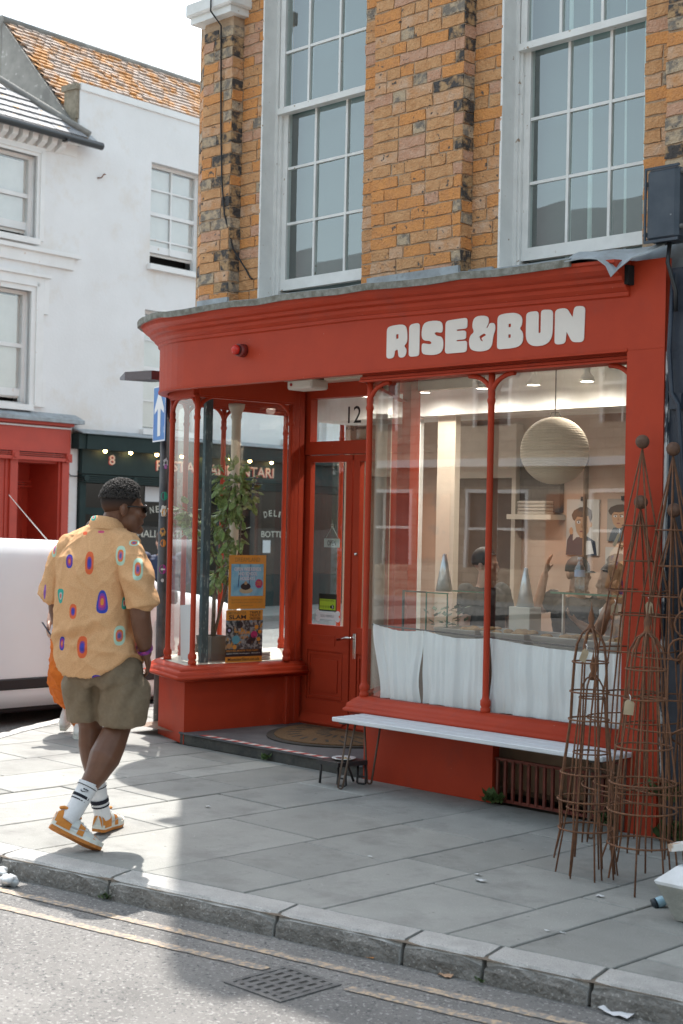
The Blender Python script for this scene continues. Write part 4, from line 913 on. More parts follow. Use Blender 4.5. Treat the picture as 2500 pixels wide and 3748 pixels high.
mb = MB(); mb.box((.05, -.0, 2.20), (.12, .04, 2.28)); mb.tube([(.06, .0, 2.9), (.05, -.01, 2.5), (.07, -.01, 2.28), (.11, -.01, 2.22), (.14, 0, 1.8), (.13, 0, .9)], .012, 6); mb.build('drain_cable', M_NAVY, NB)
jb = thing('junction_box', 'rounded dark blue metal junction box on the wall above the red fascia end', 'electrical box', (.03, .0, 3.06))
MB().box((-.055, -.09, 3.055), (.135, .06, 3.43), .02).build('casing', mat('navy_metal', (.028, .042, .062), .5, (.05, .065, .085), 9, 6, speck=[((.35, .36, .36), 20, .72)]), jb)
mb = MB(); mb.box((-.062, -.093, 3.048), (.14, -.083, 3.062)); mb.box((-.062, -.093, 3.424), (.14, -.083, 3.436)); mb.box((-.062, -.093, 3.062), (-.052, -.083, 3.424)); mb.build('lid_rim', MAT['navy_metal'], jb)
for (x, z) in ((-.07, 3.36), (.142, 3.40), (.142, 3.12), (-.07, 3.1)): MB().ball((x, -.06, z), .014, 8, 6).build('screw', M_IRON, jb)
mb = MB(); mb.tube([(.05, -.02, 3.06), (.045, -.03, 2.95), (.09, -.02, 2.80), (.08, 0, 2.7)], .011, 6); mb.build('cable', M_GUT, jb)
# ---------- across the street: what the windows mirror and what returns the light
M_STONE = mat('rubble_stone', (.46, .39, .30), .9, (.34, .28, .21), 5, 6, bump=.7, bscale=9, dist=.05)
_nt = M_STONE.node_tree; _pb = [n for n in _nt.nodes if n.type == 'BSDF_PRINCIPLED'][0]; _geo = [n for n in _nt.nodes if n.type == 'NEW_GEOMETRY'][0]
_mp = _nt.nodes.new('ShaderNodeMapping'); _mp.inputs['Rotation'].default_value = (math.pi/2, 0, 0); _nt.links.new(_geo.outputs['Position'], _mp.inputs[0])
_bk = _nt.nodes.new('ShaderNodeTexBrick'); _bk.inputs['Scale'].default_value = 1.0; _bk.inputs['Brick Width'].default_value = .42; _bk.inputs['Row Height'].default_value = .21; _bk.inputs['Mortar Size'].default_value = .012; _bk.inputs['Color1'].default_value = (.52, .44, .34, 1); _bk.inputs['Color2'].default_value = (.33, .27, .20, 1); _bk.inputs['Mortar'].default_value = (.16, .13, .10, 1); _nt.links.new(_mp.outputs[0], _bk.inputs[0])
_old = _pb.inputs['Base Color'].links[0].from_socket; _mx = _nt.nodes.new('ShaderNodeMix'); _mx.data_type = 'RGBA'; _mx.inputs['Factor'].default_value = .65; _nt.links.new(_old, _mx.inputs['A']); _nt.links.new(_bk.outputs[0], _mx.inputs['B']); _nt.links.new(_mx.outputs['Result'], _pb.inputs['Base Color'])
OT = thing('opposite_terrace', 'pale stone terrace on the far side of the street, seen only mirrored in the windows', 'building', (-10, -18.9, 0))
m = MB(); hs = []
x = -34
WXS = []
while x < 30: WXS.append(x); x += 3.4
holes = []
for x in WXS: holes += [(x, x+1.1, 3.9, 5.5), (x-.2, x+1.6, .75, 2.5)]
ss = sorted(set([-36, 32]+[h[0] for h in holes]+[h[1] for h in holes]))
for a, b in zip(ss[:-1], ss[1:]):
    zs = sorted([(h[2], h[3]) for h in holes if h[0] <= a+1e-6 and h[1] >= b-1e-6]); z = 0
    for (p, q) in zs:
        if p > z: m.box((a, -18.9, z), (b, -18.6, p))
        z = q
    m.box((a, -18.9, z), (b, -18.6, 7.0))
m.build('wall', M_STONE, OT)
for x in WXS:
    for (a, b, c, e) in ((x, x+1.1, 3.9, 5.5), (x-.2, x+1.6, .75, 2.5)):
        f = MB(); f.box((a, -18.68, c), (a+.08, -18.6, e)); f.box((b-.08, -18.68, c), (b, -18.6, e)); f.box((a+.08, -18.68, e-.08), (b-.08, -18.6, e)); f.box((a+.08, -18.68, (c+e)/2-.03), (b-.08, -18.62, (c+e)/2+.03)); f.box(((a+b)/2-.02, -18.67, c), ((a+b)/2+.02, -18.63, e)); W_ = f.build('window', M_RENDER2, OT)
        MB().quad((a, -18.75, c), (b, -18.75, c), (b, -18.75, e), (a, -18.75, e)).build('pane', flat('mirrored_dark', (.06, .07, .075), .15), W_)
m = MB(); m.box((-36, -18.9, 7.0), (32, -18.4, 7.25)); m.box((-36, -18.8, 3.0), (32, -18.45, 3.18)); m.build('cornice', M_RENDER2, OT)
m = MB(); m.prism([(-18.4, 7.26), (-22.4, 9.6), (-26, 7.26)], (-36, 32), 'x'); m.build('roof', mat('dark_slate_roof', (.085, .09, .10), .7, (.06, .063, .07), 6), OT)
for i, x in enumerate((-18.6, -14.9)): MB().box((x, -18.6, .9), (x+1.0, -18.55, 2.4)).build('poster_board', mat('dark_poster', (.05, .05, .055), .5, (.40, .16, .07), 2.2, sharp=(.52, .60)), OT)
# ================================================================ THINGS ON THE STREET
M_RUST = mat('rusty_wire', (.20, .085, .038), .85, (.12, .055, .03), 40, 5, bump=.2, bscale=200)
M_WOODW = mat('white_bench_board', (.66, .69, .72), .5, (.56, .59, .62), 6, stretch=(.6, 6, 6), bump=.08, bscale=30)
M_BLKM = mat('black_metal', (.018, .02, .022), .4, (.03, .03, .032), 12)
M_TAGP = mat('kraft_tag', (.46, .36, .24), .85, (.40, .31, .2), 20)
# ---------- bench
bn = thing('hairpin_bench', 'long low bench of white boards on hairpin legs under the big window', 'bench', (-1.1, -.14, 0))
for i, (a, b) in enumerate(((-.282, -.192), (-.186, -.098), (-.092, -.004))):
    MB().box((-2.07, a, .398), (-.125, b, .424), .004).build('board', M_WOODW, bn)
mb = MB(); mb.box((-2.03, -.26, .386), (-1.98, -.03, .397)); mb.box((-.22, -.26, .386), (-.17, -.03, .397)); mb.build('batten', M_BLKM, bn)
def hairpin(p0, foot, p1): mb = MB(); mb.tube([p0, (foot[0], foot[1], .012), (foot[0]+.012, foot[1]+.008, .004), (foot[0]+.025, foot[1]+.012, .012), p1], .0065, 7); return mb.build('leg', mat('brown_steel', (.12, .075, .05), .6, (.08, .055, .04), 25), bn)
hairpin((-1.99, -.22, .39), (-2.0, -.285, 0), (-1.93, -.22, .39)); hairpin((-2.02, -.05, .39), (-2.015, -.02, 0), (-1.90, -.03, .39))
hairpin((-.24, -.22, .39), (-.20, -.285, 0), (-.17, -.22, .39)); hairpin((-.24, -.05, .39), (-.20, -.02, 0), (-.15, -.03, .39))
# ---------- little stool with a plate on it
sb = thing('low_stool', 'small black folding stool in front of the step, carrying a plate', 'stool', (-2.1, -.15, 0))
mb = MB(); mb.prism([(-2.215, -.26), (-2.02, -.27), (-1.985, -.05), (-2.19, -.03)], (.125, .152)); mb.build('seat', M_BLKM, sb)
for a in (((-2.19, -.24, .125), (-2.222, -.22, .004)), ((-2.16, -.06, .125), (-2.13, -.02, .004))): mb = MB(); mb.tube(a, .008, 7); mb.build('leg', M_BLKM, sb)
for x, y in ((-2.05, -.21), (-2.03, -.06)):
    mb = MB(); mb.tube([(x-.025, y, .125), (x-.03, y, .012), (x-.018, y, .006), (x+.018, y+.01, .006), (x+.03, y+.012, .012), (x+.025, y+.01, .125)], .007, 7); mb.tube([(x-.028, y, .05), (x+.028, y+.01, .05)], .006, 6); mb.build('leg', M_BLKM, sb)
pl = thing('plate', 'white plate with leftovers lying on the small black stool', 'plate', (-2.09, -.15, .153))
mb = MB(); mb.lathe((-2.09, -.15), [(.02, .1535), (.05, .155), (.075, .165), (.072, .168), (.045, .159), (.0, .158)], 20, caps=False); mb.build('dish', flat('white_china', (.7, .7, .7), .25), pl)
mb = MB(); mb.ball((-2.075, -.16, .163), (.022, .016, .01), 8, 6); mb.ball((-2.05, -.145, .162), (.014, .012, .008), 8, 6); tag(mb.build('crumbs', flat('crust', (.5, .36, .22), .9), pl), kind='stuff')
mb = MB(); mb.ball((-2.125, -.155, .160), (.03, .025, .004), 10, 4); mb.build('sauce', flat('dark_sauce', (.10, .02, .02), .4), pl)
# ---------- door mat
mt = thing('door_mat', 'half-round brown coir mat with dark pattern in front of the red door', 'door mat', (-3.12, .8, .085))
def half(r, n=26): return [(-3.12+.62*r*math.cos(math.pi+math.pi*k/n), 1.08+.74*r*math.sin(math.pi+math.pi*k/n)) for k in range(n+1)]
inside = lambda p: True
M_COIR = mat('coir', (.20, .12, .06), .95, (.13, .075, .035), 60, 5, bump=.8, bscale=220); M_RUB = mat('mat_rubber', (.028, .025, .022), .8, (.04, .035, .03), 30)
mb = MB(); mb.prism(half(1), (.0845, .094)); mb.build('border', M_RUB, mt); mb = MB(); mb.prism(half(.92), (.094, .101)); mb.build('pile', M_COIR, mt)
mb = MB()
for r_ in (.72, .42):
    for k in range(14):
        a = math.pi+math.pi*(k+.5)/14; c = Vector((-3.12+.62*r_*math.cos(a), 1.08+.74*r_*math.sin(a))); t = Vector((math.cos(a+.5), math.sin(a+.5)))*.055; n_ = Vector((-t.y, t.x))*.2
        mb.prism([tuple(c-t-n_), tuple(c+t-n_), tuple(c+t+n_), tuple(c-t+n_)], (.101, .1025))
tag(mb.build('pattern', M_RUB, mt), kind='stuff')
# ---------- rusty obelisks
def ringpts(c, r, z, n=22): return [(c[0]+r*math.cos(2*math.pi*k/n), c[1]+r*math.sin(2*math.pi*k/n), z) for k in range(n)]
def obelisk(name, label, c, h, rings, nleg, top, lean=(0, 0), base_r=.2, ball=None, rot=0.0, legdrop=None, wire=.0042):
    """rings: list of (z, r) from low to high; top: 'ball' or 'dome'"""
    t = thing(name, label, 'plant support', (c[0], c[1], 0), 'rusty wire plant supports by the right pilaster')
    def off(z): return (c[0]+lean[0]*z/h, c[1]+lean[1]*z/h)
    prof = [(0, base_r)]+list(rings)
    for k in range(nleg):
        a = rot+2*math.pi*k/nleg; pts = []
        for (z, r) in prof:
            o = off(z); pts.append((o[0]+r*math.cos(a), o[1]+r*math.sin(a), max(z, .003)+(0 if z > 0 or not legdrop else legdrop[k % len(legdrop)])))
        o = off(h)
        if top == 'ball': pts.append((o[0], o[1], h-.035))
        else:
            zl, rl2 = rings[-1]
            for q in (.35, .65, .88, 1.0): an = math.pi/2*q; oo = off(zl); pts.append((oo[0]+rl2*math.cos(an)*math.cos(a), oo[1]+rl2*math.cos(an)*math.sin(a), zl+(h-zl)*math.sin(an)))
        mb = MB(); mb.tube(pts, wire, 6); mb.build('leg', M_RUST, t)
    for (z, r) in rings:
        mb = MB(); mb.tube(ringpts(off(z), r+.004, z), wire, 6, closed=True); mb.build('ring', M_RUST, t)
    if top == 'ball':
        for bz, br in ball: o = off(bz); mb = MB(); mb.ball((o[0], o[1], bz), br, 18, 12); mb.build('finial', mat('rusty_ball', (.14, .075, .045), .75, (.10, .05, .032), 25, bump=.2, bscale=90), t)
    else:
        o = off(h); mb = MB(); mb.lathe(o, [(.014, h-.02), (.02, h+.0), (.010, h+.02), (.016, h+.045), (.004, h+.09), (.001, h+.12)], 10); mb.build('finial', M_RUST, t)
    return t
OA = obelisk('wire_obelisk', 'tallest rusty wire obelisk with a ball finial in front of the red pilaster', (-.02, -.17), 2.03, [(.28, .25), (.62, .235), (.97, .205), (1.27, .155), (1.60, .085)], 8, 'ball', base_r=.26, ball=[(2.03, .036)], rot=.2, lean=(-.02, .07))
OB = obelisk('wire_obelisk', 'tall rusty wire obelisk with a ball finial against the navy wall', (.20, -.17), 1.99, [(.25, .25), (.60, .23), (.95, .19), (1.25, .14), (1.58, .08)], 8, 'ball', base_r=.26, ball=[(1.99, .036)], rot=.5, lean=(-.07, .09))
OC = obelisk('wire_obelisk', 'shorter rusty obelisk with a single ball, nested inside the tallest one', (.0, -.20), 1.72, [(.30, .19), (.75, .16), (1.15, .12), (1.42, .07)], 6, 'ball', base_r=.22, ball=[(1.72, .036)], rot=.8, lean=(-.03, .08), wire=.0045)
OD = obelisk('wire_obelisk', 'shorter rusty obelisk with a ball, nested inside the one by the navy wall', (.23, -.19), 1.68, [(.30, .19), (.75, .16), (1.15, .12), (1.40, .07)], 6, 'ball', base_r=.22, ball=[(1.68, .036)], rot=.3, lean=(-.07, .08), wire=.0045)
OE = obelisk('wire_cloche', 'domed rusty wire plant cage standing nearest the bench end', (.26, -.96), 1.12, [(.215, .12), (.345, .128), (.465, .118), (.705, .088), (.83, .085), (.965, .078)], 8, 'dome', base_r=.145, rot=.15, lean=(-.03, .06), legdrop=[0, 0, .0, .05, .10, .08, .02, 0])
OF = obelisk('wire_cloche', 'domed rusty wire plant cage standing next to the stone trough', (.57, -.98), 1.12, [(.20, .145), (.345, .148), (.465, .142), (.62, .12), (.83, .090), (.96, .085)], 8, 'dome', base_r=.17, rot=.45, lean=(-.02, .05), legdrop=[0, 0, .03, .08, .12, .06, 0, 0])
OG = obelisk('wire_cloche', 'small rusty wire dome nested inside the cage nearest the bench', (.25, -.93), .90, [(.30, .095), (.55, .075), (.80, .055)], 6, 'dome', base_r=.14, rot=.6, lean=(-.02, .05), wire=.004)
for (t, x, y, z, w, h_, a, lab) in ((OA, -.12, -.20, 1.20, .038, .062, .05, 0), (OB, .10, -.23, 1.22, .036, .058, -.1, 0), (OF, .54, -1.04, .83, .045, .066, 0.1, 0), (OE, .27, -.99, 1.03, .035, .06, .4, 0), (OA, -.06, -.26, 1.56, .016, .075, .5, 0)):
    mb = MB(); R_ = Matrix.Translation((x, y, z)) @ Matrix.Rotation(math.pi/4+a, 4, 'Z') @ Matrix.Rotation(a, 4, 'Y'); mb.M = R_; mb.prism([(-w/2, -h_), (w/2, -h_), (w/2, -.012), (w/4, 0), (-w/4, 0), (-w/2, -.012)], (-.0008, .0008), 'y'); g_ = mb.build('price_tag', M_TAGP, t)
    mb = MB(); mb.tube([(x, y, z-.006), (x+.004, y-.002, z+.012), (x-.006, y+.004, z+.022)], .002, 5); mb.build('tag_string', flat('string_white', (.7, .7, .68), .8), t)
# spiral support at the frame's edge
sp = thing('spiral_support', 'rusty plant support of curling spiral wire beside the navy wall', 'plant support', (.42, -.22, 0), 'rusty wire plant supports by the right pilaster')
for a in range(5):
    an = 2*math.pi*a/5; mb = MB(); mb.tube([(.42+.16*math.cos(an), -.22+.16*math.sin(an), .003), (.40+.10*math.cos(an), -.2+.10*math.sin(an), 1.0), (.38+.04*math.cos(an), -.18+.04*math.sin(an), 1.75)], .0055, 6); mb.build('leg', M_RUST, sp)
mb = MB(); mb.tube([(.40+(.17-.09*k/60)*math.cos(k*.33), -.2+(.17-.09*k/60)*math.sin(k*.33), .35+k*.02) for k in range(61)], .0055, 6); mb.build('spiral', M_RUST, sp)
for k in range(4):
    c0 = Vector((.30+.03*k, -.27+.02*k, .98+.13*k)); mb = MB(); mb.tube([(c0.x+(.07-.0045*i)*math.cos(i*.5+k), c0.y+.5*(.07-.0045*i)*math.cos(i*.5+k), c0.z+(.09-.006*i)*math.sin(i*.5+k)) for i in range(14)], .0055, 6); mb.build('scroll', M_RUST, sp)
# ---------- pale trough and the things piled on it
M_TR = mat('pale_stone_trough', (.36, .37, .34), .85, (.28, .29, .265), 9, 6, bump=.3, bscale=60); M_TRT = mat('white_worn_paint', (.66, .68, .70), .6, (.54, .55, .55), 9, 6)
tr = thing('planter_trough', 'pale grey stone trough with a flared rim at the right edge of the pavement', 'planter', (1.1, -1.2, 0))
A = [(.965, -1.325), (1.55, -1.325), (1.55, -.98), (.95, -1.0)]; Bq = [(.90, -1.37), (1.6, -1.37), (1.6, -.93), (.87, -.94)]
mb = MB(); mb.loft([[(p[0], p[1], .004) for p in A], [(p[0], p[1], .145) for p in Bq]], smooth=False); mb.build('body', M_TR, tr)
mb = MB(); mb.loft([[(p[0], p[1], .145) for p in Bq], [(p[0]-.01, p[1], .157) for p in Bq], [(p[0]+.05, p[1]+.07*(1 if p[1] < -1.1 else -1), .215) for p in Bq]], smooth=False); mb.build('rim', M_TRT, tr)
mb = MB(); mb.box((.975, -1.27, .20), (1.5, -1.235, .245), .006); mb.build('rim_lip', M_TR, tr)
pn = thing('painted_plank', 'white painted plank end lying tilted on the pale trough', 'plank', (1.0, -1.15, .2))
mb = MB(); mb.M = Matrix.Translation((.93, -1.22, .268)) @ Matrix.Rotation(-.22, 4, 'Y') @ Matrix.Rotation(.3, 4, 'Z'); mb.prism([(-.055, -.02), (-.03, -.06), (.6, -.06), (.6, .06), (-.03, .06)], (0, .028)); mb.build('plank', mat('peeling_plank', (.66, .65, .63), .7, (.42, .28, .18), 9, 6, sharp=(.36, .44)), pn)
tb = thing('teal_plant_stand', 'teal painted metal plant stand with a round rim behind the trough', 'plant stand', (.88, -.83, 0))
mb = MB(); mb.tube(ringpts((0.88, -.83), .105, .40), .011, 8, closed=True); mb.build('rim', mat('teal_enamel', (.16, .33, .36), .4, (.12, .27, .30), 9), tb)
mb = MB(); mb.lathe((0.88, -.83), [(.05, .30), (.085, .36), (.10, .40), (.095, .40), (.07, .34)], 20, caps=False); mb.build('bowl', MAT['teal_enamel'], tb)
for a in (2.2, 4.3, 6.3): mb = MB(); mb.tube([(0.88+.10*math.cos(a), -.83+.10*math.sin(a), .40), (0.88+.05*math.cos(a), -.83+.05*math.sin(a), .27), (0.88+.12*math.cos(a), -.83+.12*math.sin(a), .004)], .010, 7); mb.build('leg', mat('teal_dark', (.05, .13, .14), .5), tb)
cp = thing('blue_cup', 'small pale blue bottle tipped beside the trough foot', 'bottle', (.80, -1.17, 0))
mb = MB(); mb.M = Matrix.Translation((.80, -1.17, .022)) @ Matrix.Rotation(.9, 4, 'Z') @ Matrix.Rotation(1.2, 4, 'Y'); mb.lathe((0, 0), [(.022, -.03), (.024, .0), (.016, .03), (.011, .045), (.011, .055)], 12); mb.build('bottle', flat('pale_blue_plastic', (.28, .45, .55), .35), cp)
mb = MB(); mb.M = Matrix.Translation((.80, -1.17, .022)) @ Matrix.Rotation(.9, 4, 'Z') @ Matrix.Rotation(1.2, 4, 'Y'); mb.lathe((0, 0), [(.0245, -.040), (.0245, -.022)], 12); mb.build('cap', flat('dark_cap', (.02, .03, .04), .4), cp)
# ---------- one-way sign on a stickered pole
po = thing('sign_pole', 'dark street pole with a blue one-way arrow sign and stickers beside the bay', 'sign pole', (-4.745, .515, 0))
mb = MB(); mb.lathe((-4.745, .515), [(.045, 0), (.045, .5), (.038, .52), (.038, 2.9)], 18); mb.build('pole', mat('worn_dark_pole', (.035, .033, .035), .5, (.09, .08, .075), 9, 6, speck=[((.24, .22, .2), 17, .68)]), po)
px = Vector((.94, -.342)); pnn = Vector((-.342, -.94)); pc = Vector((-4.72, .44))
def sgn(u, z, o=0.0): q = pc+px*u+pnn*o; return (q.x, q.y, z)
mb = MB(); mb.loft([[sgn(-.15, 2.19), sgn(.15, 2.19), sgn(.15, 2.615), sgn(-.15, 2.615)], [sgn(-.15, 2.19, .006), sgn(.15, 2.19, .006), sgn(.15, 2.615, .006), sgn(-.15, 2.615, .006)]], smooth=False); mb.build('sign_plate', mat('sign_blue', (.03, .17, .515), .35, (.05, .22, .50), 8, speck=[((.55, .6, .65), 14, .70)]), po)
WH = flat('sign_white_print', (.75, .76, .77), .4)
mb = MB(); mb.poly([sgn(-.035, 2.23, .008), sgn(.035, 2.23, .008), sgn(.035, 2.44, .008), sgn(.115, 2.40, .008), sgn(.115, 2.44, .008), sgn(0, 2.59, .008), sgn(-.115, 2.44, .008), sgn(-.115, 2.40, .008), sgn(-.035, 2.44, .008)]); mb.build('arrow', WH, po)
mb = MB()
for (a, b, c, e) in ((-.148, -.138, 2.19, 2.615), (.138, .148, 2.19, 2.615), (-.138, .138, 2.19, 2.20), (-.138, .138, 2.605, 2.615)): mb.quad(sgn(a, c, .0075), sgn(b, c, .0075), sgn(b, e, .0075), sgn(a, e, .0075))
mb.build('sign_border', WH, po)
cvec = (CAMPOS.xy-Vector((-4.745, .515))).normalized(); ca = math.atan2(cvec.y, cvec.x)
def sticker(z, w, h_, col, da, shape='round', nm='sticker'):
    mb = MB(); n = 14; ring = []
    for k in range(n):
        t = 2*math.pi*k/n; rr_ = 1+(.22*math.sin(k*2.6+z*9) if shape == 'blob' else 0); a = ca+da+(w*rr_*math.cos(t))/.038; ring.append((-4.745+.0395*math.cos(a), .515+.0395*math.sin(a), z+h_*rr_*math.sin(t)))
    mb.poly(ring); return mb.build(nm, flat('sticker_%s' % nm+str(col), col, .5), po)
for (z, w, h_, col, da, sh) in ((2.03, .018, .035, (.62, .60, .66), .2, 'blob'), (2.0, .012, .018, (.42, .10, .42), .2, 'round'), (1.775, .027, .033, (.02, .33, .22), .05, 'round'), (1.66, .026, .045, (.7, .68, .64), .0, 'blob'), (1.65, .018, .03, (.62, .28, .06), .1, 'blob'), (1.50, .022, .032, (.62, .30, .08), -.1, 'blob'), (1.415, .022, .03, (.68, .24, .05), .05, 'round'), (1.215, .029, .036, (.40, .04, .26), .1, 'round'), (1.13, .012, .014, (.6, .6, .6), .05, 'blob')): sticker(z, w, h_, col, da, sh)
mb = MB(); a = ca+.1; T = Vector((-math.sin(a), math.cos(a), 0)); O_ = Vector((-4.745+.0412*math.cos(a), .515+.0412*math.sin(a), 1.215))
mb.poly([O_-T*.018, O_-T*.004+Vector((0, 0, -.012)), O_-T*.004+Vector((0, 0, -.005)), O_+T*.016+Vector((0, 0, -.005)), O_+T*.016+Vector((0, 0, .005)), O_-T*.004+Vector((0, 0, .005)), O_-T*.004+Vector((0, 0, .012))]); mb.build('sticker_arrow', WH, po)
# ---------- lamp head over the lane, alarm sounder, air curtain
lh = thing('lane_lamp', 'flat dark chrome street lamp head sticking out left of the red fascia', 'street lamp', (-4.8, .9, 2.7))
mb = MB(); mb.loft([[(-5.46, .60, 2.715), (-5.42, .66, 2.715), (-5.42, .66, 2.74), (-5.46, .60, 2.735)], [(-5.30, .53, 2.70), (-5.25, .76, 2.70), (-5.25, .76, 2.765), (-5.30, .53, 2.765)], [(-5.02, .58, 2.695), (-4.98, .80, 2.695), (-4.98, .80, 2.765), (-5.02, .58, 2.765)]], smooth=False); mb.build('head', flat('dark_chrome', (.16, .16, .19), .22, .8), lh)
mb = MB(); mb.tube([(-5.02, .70, 2.735), (-4.72, .84, 2.735)], .028, 10); mb.build('arm', M_BLKM, lh)
al = thing('alarm_sounder', 'round red alarm sounder on the red fascia above the entrance', 'alarm', (-3.26, 0, 2.73))
mb = MB(); mb.tube([(-3.26, -.004, 2.735), (-3.26, -.055, 2.735)], [.045, .043], 18); mb.build('base', mat('dull_red_plastic', (.20, .03, .025), .4), al)
mb = MB(); mb.tube([(-3.26, -.055, 2.735), (-3.26, -.066, 2.735)], .036, 18); mb.build('band', flat('band_dark', (.05, .01, .01), .4), al)
mb = MB(); mb.tube([(-3.26, -.066, 2.735), (-3.26, -.082, 2.735), (-3.26, -.096, 2.735), (-3.26, -.103, 2.735)], [.034, .033, .024, .008], 18); mb.build('lens', flat('bright_red_lens', (.55, .03, .02), .15), al)
ac = thing('air_curtain', 'small white heater box under the porch ceiling above the door', 'heater', (-3.2, .6, 2.6))
MB().box((-3.32, .45, 2.512), (-3.07, .62, 2.578), .012).build('casing', flat('offwhite_plastic', (.62, .59, .54), .45), ac); MB().tube([(-3.27, .449, 2.545), (-3.27, .444, 2.545)], .011, 10).build('lamp', flat('red_dot', (.3, .02, .02), .4), ac); MB().box((-3.25, .48, 2.578), (-3.10, .60, 2.639)).build('bracket', M_BLKM, ac)
# ---------- weeds and litter
M_LEAF = mat('weed_leaf', (.06, .11, .03), .7, (.09, .14, .045), 20)
def weed(c, n, s, label, seed):
    r = random.Random(seed); t = thing('weed', label, 'weed', c, 'weeds at the foot of the shopfront'); mb = MB()
    for k in range(n):
        a = r.uniform(0, 6.28); l = s*r.uniform(.5, 1.0); u = Vector((math.cos(a), math.sin(a), r.uniform(.4, 1.6))).normalized(); w = Vector((-math.sin(a), math.cos(a), 0))*l*.28; o = Vector(c)+Vector((r.uniform(-1, 1)*s*.7, r.uniform(-.3, .3)*s, r.uniform(0, .5)*s))
        mb.poly([o, o+u*l*.5-w, o+u*l, o+u*l*.5+w])
    tag(mb.build('leaves', M_LEAF, t), kind='stuff'); return t
weed((-3.05, .085, .005), 26, .05, 'green weed growing from the joint below the dark step', 1)
weed((-1.10, .06, .005), 44, .075, 'green weed at the left end of the cellar grille', 2); weed((-.35, .07, .005), 40, .07, 'weed sprouting between grille and pilaster', 3)
weed((.12, -.01, .005), 70, .11, 'ivy like weed at the foot of the navy wall behind the obelisks', 4); weed((.07, .0, .20), 60, .10, 'ivy climbing the navy wall beside the red pilaster', 6)
weed((-1.11, kf(-1.11)-.012, ROADZ), 20, .035, 'tiny weed in the kerb joint below the walking man', 5); weed((.757, kf(.757)-.012, ROADZ), 12, .03, 'tiny weed in a kerb joint near the right side of the street', 7)
M_PLB = glass('clear_plastic', (.9, .92, .93), 3.0, 0, .25)
lt = thing('plastic_bag', 'crumpled clear plastic bag lying in the gutter at the left edge', 'litter', (-1.68, -2.83, ROADZ))
r = random.Random(8); mb = MB()
for k in range(9): mb.ball((-1.72+r.uniform(-.10, .16), -2.80+r.uniform(-.05, .05), ROADZ+.02+r.uniform(0, .02)), (r.uniform(.02, .05), r.uniform(.02, .04), r.uniform(.012, .03)), 7, 5)
me = mb.mesh('bag')
for v in me.vertices: v.co += Vector((r.uniform(-.008, .008), r.uniform(-.008, .008), r.uniform(-.004, .006)))
link_mesh('film', me, mat('whitish_plastic', (.62, .64, .66), .2, (.45, .48, .5), 30), lt)
def scrap(c, s, col, label, seed):
    r = random.Random(seed); mb = MB(); n = 5
    g = [[(c[0]+(i-2)*s/2+r.uniform(-.1, .1)*s, c[1]+(j-1)*s/2+r.uniform(-.1, .1)*s, c[2]+.004+r.uniform(0, .35)*s) for i in range(n)] for j in range(3)]
    mb.loft(g, smooth=False, caps=False, closed=False); t = thing('paper_scrap', label, 'litter', c, 'scraps of litter on the ground'); mb.build('paper', flat('scrap'+str(col), col, .8), t)
scrap((1.30, -2.22, ROADZ), .06, (.6, .6, .62), 'crumpled white paper in the gutter at the right', 1); scrap((.62, -2.34, ROADZ), .03, (.40, .25, .16), 'brown leaf in the gutter by the kerb', 2); scrap((.28, -2.38, ROADZ), .02, (.55, .22, .05), 'tiny orange scrap in the gutter', 3)
for i, (x, y, s) in enumerate(((-.05, -1.34, .02), (.03, -1.42, .025), (.54, -1.24, .02), (.72, -1.85, .012), (.78, -1.83, .012), (-.62, -1.45, .012), (-2.05, -1.25, .018))): scrap((x, y, .001), s, (.55, .56, .57), ['white fleck on the flagstones left of the wire cages', 'second white fleck on the flagstones left of the wire cages', 'white scrap in front of the wire cages', 'tiny white fleck near the kerb at the right', 'tiny white fleck closest to the right kerb joint', 'white fleck in the middle of the pavement', 'white fleck at the edge of the sunlight on the pavement'][i], 20+i)
# ---------- white van in the lane
M_VAN = mat('white_van_paint', (.80, .84, .87), .35, (.77, .81, .84), 2, spec=.25); M_TRIM = flat('black_trim', (.02, .021, .023), .5); M_TYRE = flat('tyre_rubber', (.018, .018, .019), .85)
vn = thing('white_van', 'low white panel van with black side strip parked in the lane behind the man', 'van', (-6.9, .3, ROADZ))
VX = -6.08; VW = 1.62
def vsec(y, zt, zs, tuck=.0, tw=.13):
    """cross-section of the van at y: zt roof, zs sill"""
    L_ = [(0, zs), (.0, zs+.12), (.015+tuck, zs+.45), (.03+tuck, (zt+zs)/2+.15), (.075+tuck, zt-.18), (.11+tuck, zt-.06), (.20+tuck, zt)]
    return [(VX-a, y, z) for a, z in L_]+[(VX-VW+a, y, z) for a, z in L_[::-1]]
secs = [(-2.35, .95, .12, .12), (-2.30, 1.25, .07, .06), (-2.1, 1.385, .05, .01), (-1.2, 1.42, .05, 0), (0, 1.42, .05, 0), (.6, 1.405, .05, 0), (1.1, 1.37, .05, 0), (1.35, 1.30, .05, .02), (1.75, .98, .05, .02), (2.3, .90, .06, .03), (2.7, .78, .08, .06), (2.85, .6, .12, .14)]
mb = MB(); mb.loft([vsec(y, zt, zs, tk) for (y, zt, zs, tk) in secs], smooth=True); mb.build('body', M_VAN, vn)
MB().box((VX-.02, -2.0, .195), (VX+.014, 1.9, .285), .01).build('side_strip', M_TRIM, vn)
MB().box((VX-.05, -2.2, .02), (VX-.02, 2.4, .09)).build('sill', M_TRIM, vn)
for y in (.46, 1.55):
    mb = MB(); mb.box((VX-.07, y-.004, .08), (VX+.0035, y+.004, .70)); mb.build('door_gap', M_TRIM, vn)
mb = MB(); mb.poly([(VX-.028, .70, .82), (VX-.028, 1.50, .82), (VX-.085, 1.28, 1.26), (VX-.09, .75, 1.28)]); g_ = mb.build('side_window', flat('van_glass', (.03, .04, .045), .08), vn)
